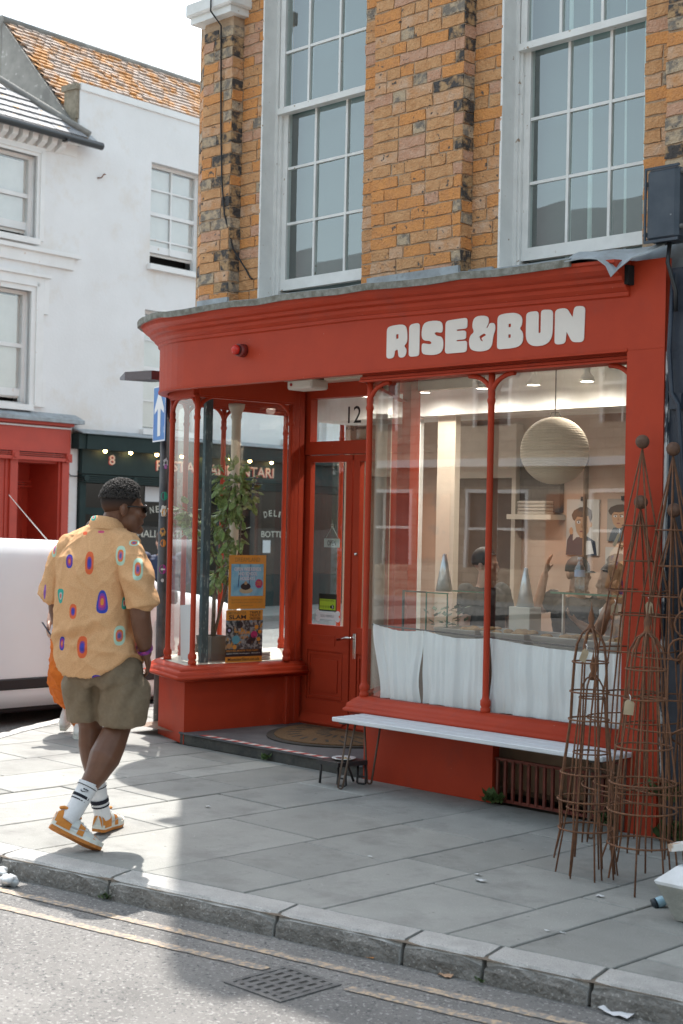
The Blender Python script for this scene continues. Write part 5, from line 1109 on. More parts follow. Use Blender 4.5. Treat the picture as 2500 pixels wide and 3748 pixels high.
mb = MB(); mb.poly([(VX-.2, 1.76, .995), (VX-VW+.2, 1.76, .995), (VX-VW+.28, 1.38, 1.295), (VX-.28, 1.38, 1.295)]); mb.build('windscreen', MAT['van_glass'], vn)
for y in (-1.45, 1.95):
    mb = MB(); mb.tube([(VX-.01, y, .21), (VX-.20, y, .21)], .28, 26); w_ = mb.build('wheel', M_TYRE, vn, origin=(VX, y, .21)); mb = MB(); mb.tube([(VX+.004, y, .21), (VX-.02, y, .21)], [.14, .18], 20); mb.build('rim', flat('wheel_grey', (.3, .3, .31), .4, .6), w_)
    mb = MB(); mb.tube([(VX-.62-.8, y, .21), (VX-VW+.02, y, .21)], .28, 20); mb.build('wheel', M_TYRE, vn)
mb = MB(); mb.tube([(VX-.38, .62, 1.40), (VX-.42, .25, 1.78)], [.006, .003], 6); mb.build('aerial', flat('aerial_grey', (.35, .34, .33), .4), vn)
MB().box((VX-VW+.2, -2.0, -.02), (VX-.2, 2.4, .1)).build('underbody', M_TRIM, vn)
mb = MB(); mb.box((VX-.01, 1.60, .86), (VX+.10, 1.68, .98), .02); mb.build('wing_mirror', M_TRIM, vn)
# ================================================================ THINGS INSIDE THE SHOP AND IN ITS WINDOWS
M_CLOTH = bpy.data.materials.new('white_cotton'); MAT['white_cotton'] = M_CLOTH
_nt, _p = nodes_of(M_CLOTH); _p.inputs['Base Color'].default_value = (.88, .90, .92, 1); _p.inputs['Roughness'].default_value = .9
_tl = _nt.nodes.new('ShaderNodeBsdfTranslucent'); _tl.inputs[0].default_value = (.7, .72, .74, 1); _ms = _nt.nodes.new('ShaderNodeMixShader'); _ms.inputs[0].default_value = .12
_nt.links.new(_p.outputs[0], _ms.inputs[1]); _nt.links.new(_tl.outputs[0], _ms.inputs[2]); _nt.links.new(_ms.outputs[0], [n for n in _nt.nodes if n.type == 'OUTPUT_MATERIAL'][0].inputs[0])
def curtain(x0, x1, zt0, zt1, zb, label, seed, inL=0, inR=0):
    r = random.Random(seed); t = thing('cafe_curtain', label, 'curtain', ((x0+x1)/2, .17, zb), 'white half curtains in the shop window'); mb = MB(); n = int((x1-x0)/.008); m = 16; rows = []
    fr = [(r.uniform(14, 24), r.uniform(0, 6)), (r.uniform(34, 50), r.uniform(0, 6)), (r.uniform(60, 90), r.uniform(0, 6))]
    for j in range(m+1):
        v = j/m; row = []
        for i in range(n+1):
            u = i/n; xa = x0+inL*math.sin(v*math.pi*.55)**2; xb = x1-inR*math.sin(v*math.pi*.8)**2; x = xa+(xb-xa)*u
            f = .013*math.sin(u*(x1-x0)*fr[0][0]*2+fr[0][1]+v*.8)*(.4+v)+.006*math.sin(u*(x1-x0)*fr[1][0]*2+fr[1][1]-v)+.003*math.sin(u*(x1-x0)*fr[2][0]*2+fr[2][1])+.02*noise.noise((x*6, v*2, seed))
            row.append((x, .185+f-.02*v, zt0+(zt1-zt0)*u-.022*math.sin(u*math.pi)*(1-v)-(zt0-zb)*v+.008*math.sin(u*7)*v))
        rows.append(row)
    mb.loft(rows, smooth=True, caps=False, closed=False); mb.build('cloth', M_CLOTH, t); return t
curtain(-2.19, -1.755, .965, .945, .505, 'left white half curtain by the door side of the window', 1, inL=.10, inR=.025)
curtain(-1.755, -1.235, .945, .935, .505, 'middle white half curtain left of the window column', 2, inL=.01)
curtain(-1.235, -.215, .935, .915, .505, 'wide white half curtain right of the window column', 3, inL=.02)
mb = MB(); mb.tube([(-2.2, .19, .955), (-.1, .19, .915)], .005, 6); rod = thing('curtain_wire', 'thin wire carrying the white half curtains', 'curtain rail', (-1.2, .19, .93)); mb.build('wire', M_BLKM, rod)
# counter, trays, glass case
M_STEEL = flat('steel', (.55, .54, .52), .35, .9); M_COUNT = mat('counter_wood', (.30, .20, .13), .5, (.22, .15, .10), 6)
ct = thing('counter', 'wooden serving counter behind the white half curtains', 'counter', (-1.1, .6, .06)); MB().box((-2.05, .30, .06), (-.08, .95, .86)).build('body', M_COUNT, ct); MB().box((-2.1, .27, .86), (-.06, .98, .89)).build('top', MAT['counter_wood'], ct)
M_FOOD = mat('golden_crust', (.50, .30, .14), .8, (.34, .18, .08), 30)
for i, x in enumerate((-1.62, -1.25, -.88, -.5)):
    t = thing('food_tray', ['steel tray of baked food at the left end of the counter', 'steel tray left of the window column', 'steel tray right of the window column', 'steel tray at the right end of the counter'][i], 'tray', (x, .5, .85), 'food trays on the counter')
    mb = MB(); a = .165; q = [(x-a, .30), (x+a, .30), (x+a, .66), (x-a, .66)]; q2 = [(x-a+.02, .32), (x+a-.02, .32), (x+a-.02, .64), (x-a+.02, .64)]
    mb.loft([[(p[0], p[1], .891) for p in q2], [(p[0], p[1], .955) for p in q], [(p[0]*1, p[1], .96) for p in q], [(p[0], p[1], .94) for p in q2]], smooth=False); mb.build('pan', M_STEEL, t)
    mb = MB(); r = random.Random(i)
    for k in range(12): mb.ball((x+r.uniform(-.11, .11), .36+r.uniform(0, .25), .952), (.035, .03, .018), 8, 5)
    tag(mb.build('food', M_FOOD, t), kind='stuff')
cs = thing('glass_case', 'glass display case with dark frame on the counter left of the window column', 'display case', (-1.97, .6, .85))
M_GEDGE = flat('green_glass_edge', (.04, .16, .11), .2); M_CLR = glass('case_glass', (.9, .96, .93), 1.4)
x0, x1, y0, y1, z0, z1 = -2.16, -1.78, .42, .80, .892, 1.16
mb = MB(); mb.box((x0, y0, z0), (x0+.012, y0+.012, z1)); mb.box((x0, y0, z1), (x0+.20, y0+.012, z1+.01)); mb.build('frame', M_BLKM, cs)
mb = MB(); mb.box((x0+.2, y0, z1), (x1, y0+.01, z1+.008)); mb.box((x0+.2, y0, z0), (x0+.206, y0+.008, z1)); mb.box((x1-.006, y0, z0), (x1, y0+.008, z1)); mb.box((x0, y1, z1), (x1, y1+.008, z1+.008)); mb.build('glass_edge', M_GEDGE, cs)
MB().quad((x0, y0+.004, z0), (x1, y0+.004, z0), (x1, y0+.004, z1), (x0, y0+.004, z1)).build('pane', M_CLR, cs); MB().quad((x0, y0, z1+.004), (x1, y0, z1+.004), (x1, y1, z1+.004), (x0, y1, z1+.004)).build('pane', M_CLR, cs)
gs = thing('glass_shelf', 'glass sneeze guard at the right end of the counter', 'glass shelf', (-.7, .6, .85)); MB().box((-1.05, .5, 1.20), (-.1, .78, 1.208)).build('shelf', M_CLR, gs); MB().box((-1.05, .496, 1.198), (-.1, .502, 1.21)).build('edge', M_GEDGE, gs); MB().box((-1.04, .6, .85), (-1.03, .62, 1.2)).build('post', M_STEEL, gs); MB().box((-.12, .6, .85), (-.11, .62, 1.2)).build('post', M_STEEL, gs)
for i, (x, y, z) in enumerate(((-1.93, .56, 1.170), (-1.36, .66, 1.10))):
    t = thing('party_cone', ['tall silver cone standing on the glass case', 'tall silver cone beside the window column'][i], 'cone', (x, y, z), 'silver cones on the counter'); mb = MB(); mb.lathe((x, y), [(.055, z), (.012, z+.235), (.002, z+.24)], 20); mb.build('cone', flat('brushed_silver', (.62, .64, .66), .3, .7), t)
    if i: mb = MB(); mb.box((x-.08, y-.06, .851), (x+.08, y+.06, z), .004); mb.build('stand', M_CREAM, t)
bt = thing('water_bottle', 'clear plastic water bottle with blue and red label on the glass shelf', 'bottle', (-.93, .62, 1.21)); mb = MB(); mb.lathe((-.93, .62), [(.030, 1.209), (.032, 1.26), (.029, 1.29), (.032, 1.32), (.030, 1.35), (.012, 1.385), (.012, 1.40)], 14); mb.build('bottle', glass('bottle_plastic', (.75, .8, .82), 2.0, 0, .08), bt)
mb = MB(); mb.lathe((-.93, .62), [(.0326, 1.30), (.0326, 1.34)], 14, caps=False); mb.build('label', flat('bottle_label', (.35, .42, .58), .5), bt); mb = MB(); mb.lathe((-.93, .62), [(.014, 1.398), (.014, 1.414)], 10); mb.build('cap', flat('cap_white', (.65, .67, .7), .4), bt)
# houseplant on the counter
hp = thing('counter_plant', 'leafy green houseplant inside the glass case', 'plant', (-1.95, .62, .852)); r = random.Random(3); mb = MB()
for k in range(70):
    a = r.uniform(0, 6.28); o = Vector((-1.95+r.uniform(-.10, .10), .62+r.uniform(-.08, .08), .90+r.uniform(0, .18))); u = Vector((math.cos(a), math.sin(a), r.uniform(-.3, .8))).normalized()*.06; w = Vector((-math.sin(a), math.cos(a), 0))*.018; mb.poly([o, o+u*.5-w, o+u, o+u*.5+w])
tag(mb.build('foliage', mat('house_leaf', (.03, .09, .045), .5, (.05, .13, .06), 20), hp), kind='stuff'); mb = MB(); mb.lathe((-1.95, .62), [(.05, .852), (.06, .92)], 14); mb.build('pot', flat('white_pot', (.6, .6, .56), .5), hp)
# paper lantern
pl_ = thing('paper_lantern', 'large round cream paper lantern hanging behind the right pane', 'lantern', (-1.787, 1.5, 2.108)); prof = []
for k in range(101):
    ph = math.pi*(.045+.91*k/100); rib = .0045*math.cos(k*math.pi*.5*1.0) if True else 0; prof.append(((.228+.0035*abs(math.sin(k*math.pi/3)))*math.sin(ph), 2.108+.228*math.cos(ph)))
mb = MB(); mb.lathe((-1.787, 1.5), prof, 40, smooth=False, caps=False); M_PAP = mat('rice_paper', (.66, .57, .45), .85, (.62, .53, .42), 5); mb.build('shade', M_PAP, pl_)
mb = MB(); mb.tube([(-1.787, 1.5, 2.33), (-1.787, 1.5, 2.779)], .004, 6); mb.build('cord', M_BLKM, pl_); mb = MB(); mb.tube([(-1.787-.05, 1.5, 2.33), (-1.787-.03, 1.5, 2.365), (-1.787+.03, 1.5, 2.365), (-1.787+.05, 1.5, 2.33)], .003, 6); mb.build('wire_bow', M_BLKM, pl_)
# pendant lamps, lit
M_LIT = emit('lit_lamp', (1.0, .86, .70), 7)
for i, (x, y) in enumerate(((-1.71, 1.75), (-2.167, 1.75), (-2.63, 1.75), (-3.196, 1.75), (-3.8, 1.75))):
    t = thing('pendant_lamp', ['lit white pendant lamp nearest the right pilaster', 'lit white pendant lamp just right of the window column', 'lit white pendant lamp just left of the window column', 'lit white pendant lamp behind the left pane', 'lit white pendant lamp seen through the door glass'][i], 'lamp', (x, y, 2.59), 'pendant lamps in the shop')
    mb = MB(); mb.lathe((x, y), [(.018, 2.685), (.02, 2.65), (.045, 2.625), (.052, 2.59), (.049, 2.59), (.04, 2.62)], 18, caps=False); mb.build('shade', M_WHT, t); mb = MB(); mb.lathe((x, y), [(.0, 2.592), (.046, 2.594)], 18, caps=False); mb.build('bulb', M_LIT, t); mb = MB(); mb.tube([(x, y, 2.685), (x, y, 2.779)], .004, 6); mb.build('cord', M_WHT, t)
    L_ = bpy.data.lights.new('pendant_light', 'SPOT'); L_.spot_size = math.radians(176); L_.spot_blend = 1.0; L_.energy = 11; L_.color = (1.0, .89, .77); L_.shadow_soft_size = .04; lo = bpy.data.objects.new('pendant_light', L_); COL.objects.link(lo); lo.parent = t; lo.location = (0, 0, -.012)
# three caricature-like portraits, as plain painted figures
def wallpoly(pts, y, name, m, par): mb = MB(); mb.poly([(x, y, z) for x, z in pts]); return mb.build(name, m, par)
def ell(cx, cz, rx, rz, n=18, a0=0, a1=2*math.pi): return [(cx+rx*math.cos(a0+(a1-a0)*k/n), cz+rz*math.sin(a0+(a1-a0)*k/n)) for k in range(n if a1-a0 > 6 else n+1)]
SK = flat('painted_skin', (.45, .27, .16), .7); HB = flat('painted_hair', (.09, .065, .05), .7); JK = flat('painted_navy', (.03, .04, .065), .7); CT2 = flat('painted_brown', (.20, .14, .10), .7); PAPW = flat('portrait_paper', (.50, .49, .47), .7); PAPG = flat('portrait_grey', (.32, .29, .26), .7); WHP = flat('painted_white', (.62, .63, .64), .6)
def rr_hair(cx, cz, W, H): return [(cx-W*.25, cz+H*.05), (cx-W*.16, cz+H*.13), (cx+W*.02, cz+H*.12), (cx+W*.18, cz+H*.15), (cx+W*.24, cz+H*.02), (cx+W*.30, cz+H*.12), (cx+W*.27, cz+H*.25), (cx+W*.12, cz+H*.31), (cx-W*.08, cz+H*.30), (cx-W*.27, cz+H*.24), (cx-W*.34, cz+H*.16), (cx-W*.30, cz+H*.08)]
def portrait(x0, x1, z0, z1, bg, label, hair, coat, dx):
    t = thing('portrait', label, 'picture', ((x0+x1)/2, 3.03, z0), 'portraits on the back wall'); y = 3.034; W = x1-x0; H = z1-z0; cx = (x0+x1)/2+dx*W; cz = z0+H*.56
    MB().box((x0, 3.035, z0), (x1, 3.049, z1)).build('sheet', bg, t)
    wallpoly([(x0+W*.05, z0), (x1-W*.05, z0), (x1-W*.10, z0+H*.25), (cx+W*.15, z0+H*.34), (cx-W*.18, z0+H*.32), (x0+W*.12, z0+H*.2)], y, 'coat', coat, t)
    wallpoly([(cx-W*.22, cz+H*.14), (cx+W*.22, cz+H*.16), (cx+W*.25, cz), (cx+W*.20, cz-H*.14), (cx+W*.06, cz-H*.25), (cx-W*.06, cz-H*.25), (cx-W*.18, cz-H*.14), (cx-W*.23, cz)], y-.001, 'face', SK, t); wallpoly(rr_hair(cx, cz, W, H), y-.002, 'hair', hair, t); wallpoly(ell(cx+W*.25, cz-H*.01, W*.05, H*.05), y-.0012, 'ear', SK, t)
    for s in (-1, 1): wallpoly(ell(cx+s*W*.10-W*.02, cz+H*.03, W*.058, H*.026, 10), y-.002, 'eye', WHP, t); wallpoly(ell(cx+s*W*.085-W*.03, cz+H*.03, W*.022, H*.02, 8), y-.003, 'pupil', HB, t); wallpoly([(cx+s*W*.085-W*.08, cz+H*.058), (cx+s*W*.085+W*.04, cz+H*.068), (cx+s*W*.085+W*.04, cz+H*.08), (cx+s*W*.085-W*.08, cz+H*.07)], y-.002, 'brow', HB, t)
    wallpoly([(cx-W*.03, cz+H*.02), (cx+W*.02, cz-H*.07), (cx-W*.05, cz-H*.07)], y-.003, 'nose', flat('painted_shade', (.33, .18, .10), .7), t); wallpoly(ell(cx-W*.02, cz-H*.135, W*.06, H*.015, 10), y-.002, 'mouth', flat('painted_lip', (.22, .08, .07), .7), t)
    MB().box(((x0+x1)/2-.012, 3.02, z1-.012), ((x0+x1)/2+.012, 3.049, z1+.022)).build('clip', M_BLKM, t); return t
P1 = portrait(-2.80, -2.49, 1.385, 1.825, PAPW, 'largest portrait sheet, a curly haired figure in a dark coat', HB, JK, .0); wallpoly(ell(-2.75, 1.575, .018, .03, 12), 3.030, 'hand', SK, P1); wallpoly([(-2.80, 1.385), (-2.79, 1.50), (-2.755, 1.555), (-2.735, 1.55), (-2.73, 1.385)], 3.0315, 'sleeve', JK, P1); wallpoly([(-2.62, 1.385), (-2.60, 1.50), (-2.56, 1.50), (-2.53, 1.40)], 3.030, 'shirt', WHP, P1)
portrait(-2.415, -2.12, 1.50, 1.83, PAPG, 'grey backed portrait sheet of a dark haired face beside the pilaster', HB, flat('painted_slate', (.10, .12, .14), .7), -.12)
portrait(-2.425, -2.13, 1.10, 1.455, PAPW, 'pale portrait sheet of a grey haired face below the grey one', flat('painted_grey_hair', (.22, .21, .20), .7), flat('painted_pale', (.45, .46, .46), .7), -.12)
# shelf with folded cloths on the back wall, left
sh = thing('wall_shelf', 'dark shelf niche with folded linen on the back wall', 'shelf', (-3.1, 2.95, 1.6)); MB().box((-3.24, 2.99, 1.72), (-2.84, 3.049, 2.16)).build('niche', flat('niche_dark', (.07, .055, .05), .9), sh); MB().box((-3.26, 2.85, 1.66), (-2.82, 3.049, 1.70)).build('board', M_CREAM, sh)
for k in range(4): MB().box((-3.18, 2.88, 1.70+k*.028), (-2.90, 3.0, 1.725+k*.028), .006).build('folded_cloth', mat('linen', (.50, .44, .38), .9), sh)
# ---------- ficus in the bay
fi = thing('ficus_tree', 'potted ficus with variegated leaves standing in the bay window', 'plant', (-4.16, .54, .56)); r = random.Random(12)
mb = MB(); mb.loft([[(-4.16+a*s, .54+b*s, z) for a, b in ((-1, -1), (1, -1), (1, 1), (-1, 1))] for (s, z) in ((.072, .561), (.088, .745), (.080, .745), (.078, .72))], smooth=False); mb.build('pot', mat('grey_pot', (.13, .13, .125), .7), fi)
mb = MB(); mb.tube([(-4.16, .54, .73), (-4.13, .52, 1.05), (-4.10, .53, 1.3), (-4.06, .55, 1.6), (-4.02, .57, 1.85)], [.016, .014, .012, .010, .006], 8); mb.tube([(-4.15, .54, .73), (-4.06, .57, 1.1), (-3.98, .62, 1.35), (-3.96, .62, 1.6)], [.012, .011, .009, .005], 7); mb.tube([(-4.11, .53, 1.25), (-4.22, .47, 1.5), (-4.34, .45, 1.68)], [.008, .006, .004], 6); mb.build('trunk', mat('ficus_bark', (.16, .11, .075), .8, (.10, .07, .05), 30), fi)
M_FIC = mat('ficus_leaf', (.24, .34, .10), .45, (.13, .20, .055), 38, 3, sharp=(.42, .5), speck=[((.46, .50, .25), 30, .60)])
mb = MB(); cl = [((-4.04, .62, 1.90), .16, 110), ((-3.96, .68, 1.80), .16, 110), ((-3.98, .58, 1.70), .12, 60), ((-4.06, .55, 1.60), .12, 55), ((-3.98, .60, 1.50), .12, 60), ((-4.08, .52, 1.40), .11, 50), ((-4.00, .60, 1.28), .11, 45), ((-4.36, .44, 1.66), .08, 36), ((-4.32, .46, 1.54), .07, 28), ((-4.1, .55, 1.18), .09, 30)]
for (c, R_, n) in cl:
    for k in range(n):
        d_ = Vector((r.gauss(0, 1), r.gauss(0, 1), r.gauss(0, .9))); d_ = d_.normalized()*R_*r.random()**.45; o = Vector(c)+d_+Vector((-.02, 0, 0)); l = r.uniform(.07, .105)
        u = (d_.normalized()*.6+Vector((r.uniform(-.5, .5), r.uniform(-.5, .5), r.uniform(-.9, .1)))).normalized(); w = u.cross(Vector((r.uniform(-.4, .4), r.uniform(-.4, .4), 1))).normalized()*l*.27; nn = u.cross(w).normalized()*l*.07
        tip = (o+u*l).xy-BC[0]
        if tip.dot(Vector((-(BJ-BC[0]).normalized().y, (BJ-BC[0]).normalized().x))) < .03 or (o.xy-BC[0]).dot(Vector((-(BJ-BC[0]).normalized().y, (BJ-BC[0]).normalized().x))) < .02: continue
        i0 = mb.pt(o); i1 = mb.pt(o+u*l*.35-w+nn); i2 = mb.pt(o+u*l*.7-w*.75+nn); i3 = mb.pt(o+u*l); i4 = mb.pt(o+u*l*.7+w*.75+nn); i5 = mb.pt(o+u*l*.35+w+nn); mb.face([i0, i1, i2, i3]); mb.face([i0, i3, i4, i5])
tag(mb.build('foliage', M_FIC, fi), kind='stuff')
# ---------- posters on the bay glass (printed sheets)
bt_ = (BJ-BC[0]).normalized(); bn_ = Vector((-bt_.y, bt_.x))        # bn_ points into the shop
def bp(t, z, o): q = BC[0]+bt_*t+bn_*o; return Vector((q.x, q.y, z))
U3 = bt_.to_3d(); Z3 = Vector((0, 0, 1))
def sheet(par, t0, t1, z0, z1, o, m, name='sheet'): return MB().quad(bp(t0, z0, o), bp(t1, z0, o), bp(t1, z1, o), bp(t0, z1, o)).build(name, m, par)
M_ORG = flat('poster_orange', (.72, .27, .04), .5); M_SKYP = mat('poster_sky', (.30, .52, .66), .5, (.16, .36, .55), 14); M_PRBL = flat('poster_black', (.02, .02, .025), .5); M_PUR = flat('poster_violet', (.42, .36, .58), .5); M_WPR = flat('poster_white', (.70, .70, .70), .5); M_MAG = flat('poster_magenta', (.5, .03, .14), .5)
pa = thing('fairground_poster', 'orange poster with a blue swing-ride picture in the bay window', 'poster', tuple(bp(.45, .96, .01))); a, b, c, e = .305, .635, .95, 1.345
sheet(pa, a, b, c, e, .012, M_ORG); sheet(pa, a+.022, b-.022, c+.095, e-.065, .011, M_SKYP, 'picture')
text('DREAMLAND', 'heading', bp(a+.055, e-.048, .0105), U3, Z3, .22, .03, flat('poster_brown', (.33, .16, .05), .5), pa, .0)
for i, (s, w) in enumerate((('OPEN WEEKENDS', .235), ('AND SCHOOL', .17), ('HOLIDAYS', .13))): text(s, 'poster_text', bp(a+.165-w/2, e-.115-i*.034, .0095), U3, Z3, w, .026, M_WPR, pa, .012); text(s, 'poster_shadow', bp(a+.169-w/2, e-.119-i*.034, .0102), U3, Z3, w, .026, M_PUR, pa, .018)
for s, w, zz in (('PLUS FOOD & DRINK GALLERY ARCADE', .27, .062), ('BUY A WRISTBAND RIDE ALL DAY', .27, .042), ('dreamland.co.uk', .11, .02)): text(s, 'small_print', bp(a+.165-w/2, c+zz, .0105), U3, Z3, w, .011, MAT['poster_brown'], pa)
def disc(par, t, z, r_, o, m, n=14, name='disc', sz=None): mb = MB(); mb.poly([bp(t+r_*math.cos(2*math.pi*k/n)*(1 if k % 2 or n < 16 else .85), z+(sz or r_)*math.sin(2*math.pi*k/n)*(1 if k % 2 or n < 16 else .85), o) for k in range(n)]); return mb.build(name, m, par)
disc(pa, b-.062, c+.185, .036, .0098, M_MAG, 28, 'starburst'); text('FREE', 'burst_text', bp(b-.083, c+.188, .0092), U3, Z3, .042, .014, M_ORG, pa, .01); text('ENTRY', 'burst_text', bp(b-.085, c+.17, .0092), U3, Z3, .046, .014, M_ORG, pa, .01)
disc(pa, a+.155, c+.135, .06, .0100, flat('poster_tan', (.50, .38, .26), .5), 14, 'ride_base', .022); disc(pa, a+.15, c+.165, .045, .0096, M_PRBL, 12, 'ride_car', .026); disc(pa, a+.15, c+.19, .014, .0092, SK, 10, 'rider')
for dt in (-.05, .045): mb = MB(); mb.quad(bp(a+.13+dt, c+.16, .0099), bp(a+.138+dt, c+.16, .0099), bp(a+.15+dt, e-.068, .0099), bp(a+.144+dt, e-.068, .0099)); mb.build('ride_arm', flat('poster_navy', (.05, .09, .22), .5), pa)
pb_ = thing('truck_show_poster', 'busy dark and orange truck show poster below the fairground poster', 'poster', tuple(bp(.45, .56, .01))); a, b, c, e = .29, .615, .56, .942
sheet(pb_, a, b, c, e, .012, M_ORG); M_BUSY = mat('poster_collage', (.30, .28, .28), .5, (.03, .03, .035), 38, 3, sharp=(.44, .56), speck=[((.55, .24, .04), 26, .60), ((.10, .25, .38), 31, .63)])
sheet(pb_, a, b, c+.095, e-.075, .0115, M_BUSY, 'picture'); sheet(pb_, a, b, c+.042, c+.096, .011, M_PRBL, 'band')
text('MonsterSlam.co.uk', 'web_address', bp(a+.022, c+.010, .0105), U3, Z3, .28, .024, M_PRBL, pb_, .012); text("KENT'S REAL MONSTER TRUCK SHOW!", 'poster_text', bp(a+.008, c+.078, .0105), U3, Z3, .28, .014, M_ORG, pb_, .012); text('QUEX PARK, Birchington  25th JULY', 'poster_text', bp(a+.008, c+.058, .0105), U3, Z3, .30, .011, M_WPR, pb_, .006)
for i, s in enumerate(('TRIPLE', 'TRUCK', 'TAKEOVER')): text(s, 'poster_text', bp(a+.205, e-.028-i*.022, .0105), U3, Z3, .10, .018, M_PRBL, pb_, .014)
text('MONSTER', 'poster_text', bp(a+.02, e-.032, .0105), U3, Z3, .16, .022, MAT['poster_brown'], pb_, .016); text('SLAM', 'poster_text', bp(a+.025, e-.066, .0105), U3, Z3, .15, .030, M_PRBL, pb_, .02)
text('SLAM', 'poster_text', bp(a+.11, c+.205, .0105), U3, Z3, .10, .022, M_ORG, pb_, .02); text('TRIPLE TRUCK', 'poster_text', bp(a+.13, c+.175, .0105), U3, Z3, .07, .014, M_ORG, pb_, .012)
for (t, z, r_, m_) in ((.03, .235, .028, M_PRBL), (.03, .235, .012, M_PUR), (.12, .275, .03, M_PRBL), (.24, .17, .026, M_PRBL), (.21, .15, .022, M_PRBL), (.27, .255, .018, M_ORG), (.30, .22, .016, M_ORG), (.29, .165, .017, M_ORG), (.08, .112, .018, M_ORG), (.03, .12, .02, flat('poster_skin', (.5, .24, .1), .5)), (.25, .20, .03, M_MAG), (.09, .165, .035, flat('poster_cyan', (.10, .32, .42), .5))): disc(pb_, a+t, c+z, r_, .0108-.0004*(m_ is M_PUR), m_, 14, 'print_spot', r_*.9)
# small white board with a red print in the narrow light, folded papers
wb_ = thing('art_board', 'white board with red feather print leaning in the narrow bay light', 'picture', (-4.2, .33, .56)); t2 = (BC[1]-BC[0]).normalized(); 
def nb(t, z, o=0.06): q = BC[0]+t2*t+Vector((-t2.y, t2.x))*-o; return (q.x, q.y, z)
mb = MB(); mb.poly([nb(.10, .565), nb(.33, .565), nb(.34, .965, .05), nb(.12, .985, .05)]); mb.build('board', flat('board_white', (.66, .68, .70), .6), wb_)
for k in range(9): a = (k-4)*.16; mb = MB(); mb.poly([nb(.22+.06*math.sin(a), .75+.06*math.cos(a), .056), nb(.225+.09*math.sin(a), .75+.10*math.cos(a), .056), nb(.215+.095*math.sin(a), .75+.095*math.cos(a), .056)]); mb.build('print_stroke', flat('print_red', (.35, .06, .09), .6), wb_)
np_ = thing('newspapers', 'folded white papers on the bay window board', 'papers', (-4.0, .8, .56)); 
for k in range(3): MB().box((-4.25+.01*k, .62, .561+k*.02), (-3.99, .97, .579+k*.02), .005).build('sheet', flat('newsprint', (.55, .54, .51), .9), np_)
# ---------- door glass: OPEN card, rating card, bone shaped card
M_OPC = flat('open_card', (.42, .50, .48), .6)
oc = thing('open_sign', 'pale card reading OPEN hanging behind the door glass', 'sign', (-3.63, 1.235, 1.41)); MB().box((-3.712, 1.234, 1.413), (-3.548, 1.237, 1.478)).build('card', M_OPC, oc); text('OPEN', 'lettering', (-3.675, 1.2325, 1.425), (1, 0, 0), (0, 0, 1), .09, .04, M_BLK, oc, .004); mb = MB(); mb.tube([(-3.70, 1.236, 1.478), (-3.63, 1.236, 1.57), (-3.56, 1.236, 1.478)], .0015, 5); mb.build('string', M_OPC, oc); mb = MB(); mb.ball((-3.63, 1.235, 1.575), .012, 8, 6); mb.build('suction_cup', M_CLR, oc)
rc = thing('rating_card', 'green and black hygiene rating card on the door glass', 'sign', (-3.65, 1.222, .93)); MB().quad((-3.745, 1.2235, .935), (-3.555, 1.2235, .935), (-3.555, 1.2235, 1.064), (-3.745, 1.2235, 1.064)).build('card', flat('card_black', (.015, .025, .02), .4), rc); MB().quad((-3.735, 1.223, .945), (-3.565, 1.223, .945), (-3.565, 1.223, 1.025), (-3.735, 1.223, 1.025)).build('green_field', flat('lime_print', (.36, .52, .04), .5), rc)
text('FOOD HYGIENE RATING', 'lettering', (-3.73, 1.2225, 1.008), (1, 0, 0), (0, 0, 1), .15, .011, M_BLK, rc)
for k in range(5): mb = MB(); mb.poly([(-3.722+k*.027+.011*math.cos(q*.63), 1.2225, .968+.011*math.sin(q*.63)) for q in range(10)]); mb.build('score_disc', MAT['card_black'] if k == 4 else flat('lime_dark', (.22, .34, .03), .5), rc)
mb = MB(); mb.poly([(-3.595+.016*math.cos(q*.63), 1.2222, .968+.018*math.sin(q*.63)) for q in range(10)]); mb.build('score_disc', MAT['card_black'], rc); text('5', 'lettering', (-3.601, 1.2218, .958), (1, 0, 0), (0, 0, 1), .012, .02, M_WPR, rc, .01)
dg_ = thing('bone_card', 'white bone shaped card reading DOG FRIENDLY low on the door glass', 'sign', (-3.65, 1.222, .87)); pts = []
for (cx, cz, a0) in ((-3.545, .918, -.6), (-3.745, .918, math.pi*.25), (-3.745, .880, math.pi*.75), (-3.545, .880, math.pi*1.35)):
    for k in range(7): a = a0+k*.42 if True else 0; pts.append((cx+.024*math.cos(a), cz+.022*math.sin(a)))
mb = MB(); mb.poly([(-3.745, 1.2215, .873), (-3.545, 1.2215, .873), (-3.545, 1.2215, .925), (-3.745, 1.2215, .925)])
for (cx, cz) in ((-3.54, .920), (-3.75, .920), (-3.75, .878), (-3.54, .878)): mb.poly([(cx+.024*math.cos(k*.52), 1.2218, cz+.022*math.sin(k*.52)) for k in range(12)])
mb.build('card', flat('card_white', (.68, .69, .71), .5), dg_); text('DOG FRIENDLY', 'lettering', (-3.72, 1.2208, .890), (1, 0, 0), (0, 0, 1), .145, .017, flat('grey_print', (.12, .12, .13), .5), dg_)
# tall paper notice inside the shop by the door return
nt_ = thing('paper_notice', 'long white paper notice fixed inside the glass beside the door', 'notice', (-2.62, .85, 1.0)); mb = MB(); mb.quad(rp(.50, 1.25, -.03), rp(.60, 1.25, -.03), rp(.60, 1.95, -.03), rp(.50, 1.95, -.03)); mb.build('sheet', flat('notice_white', (.62, .63, .66), .7), nt_)
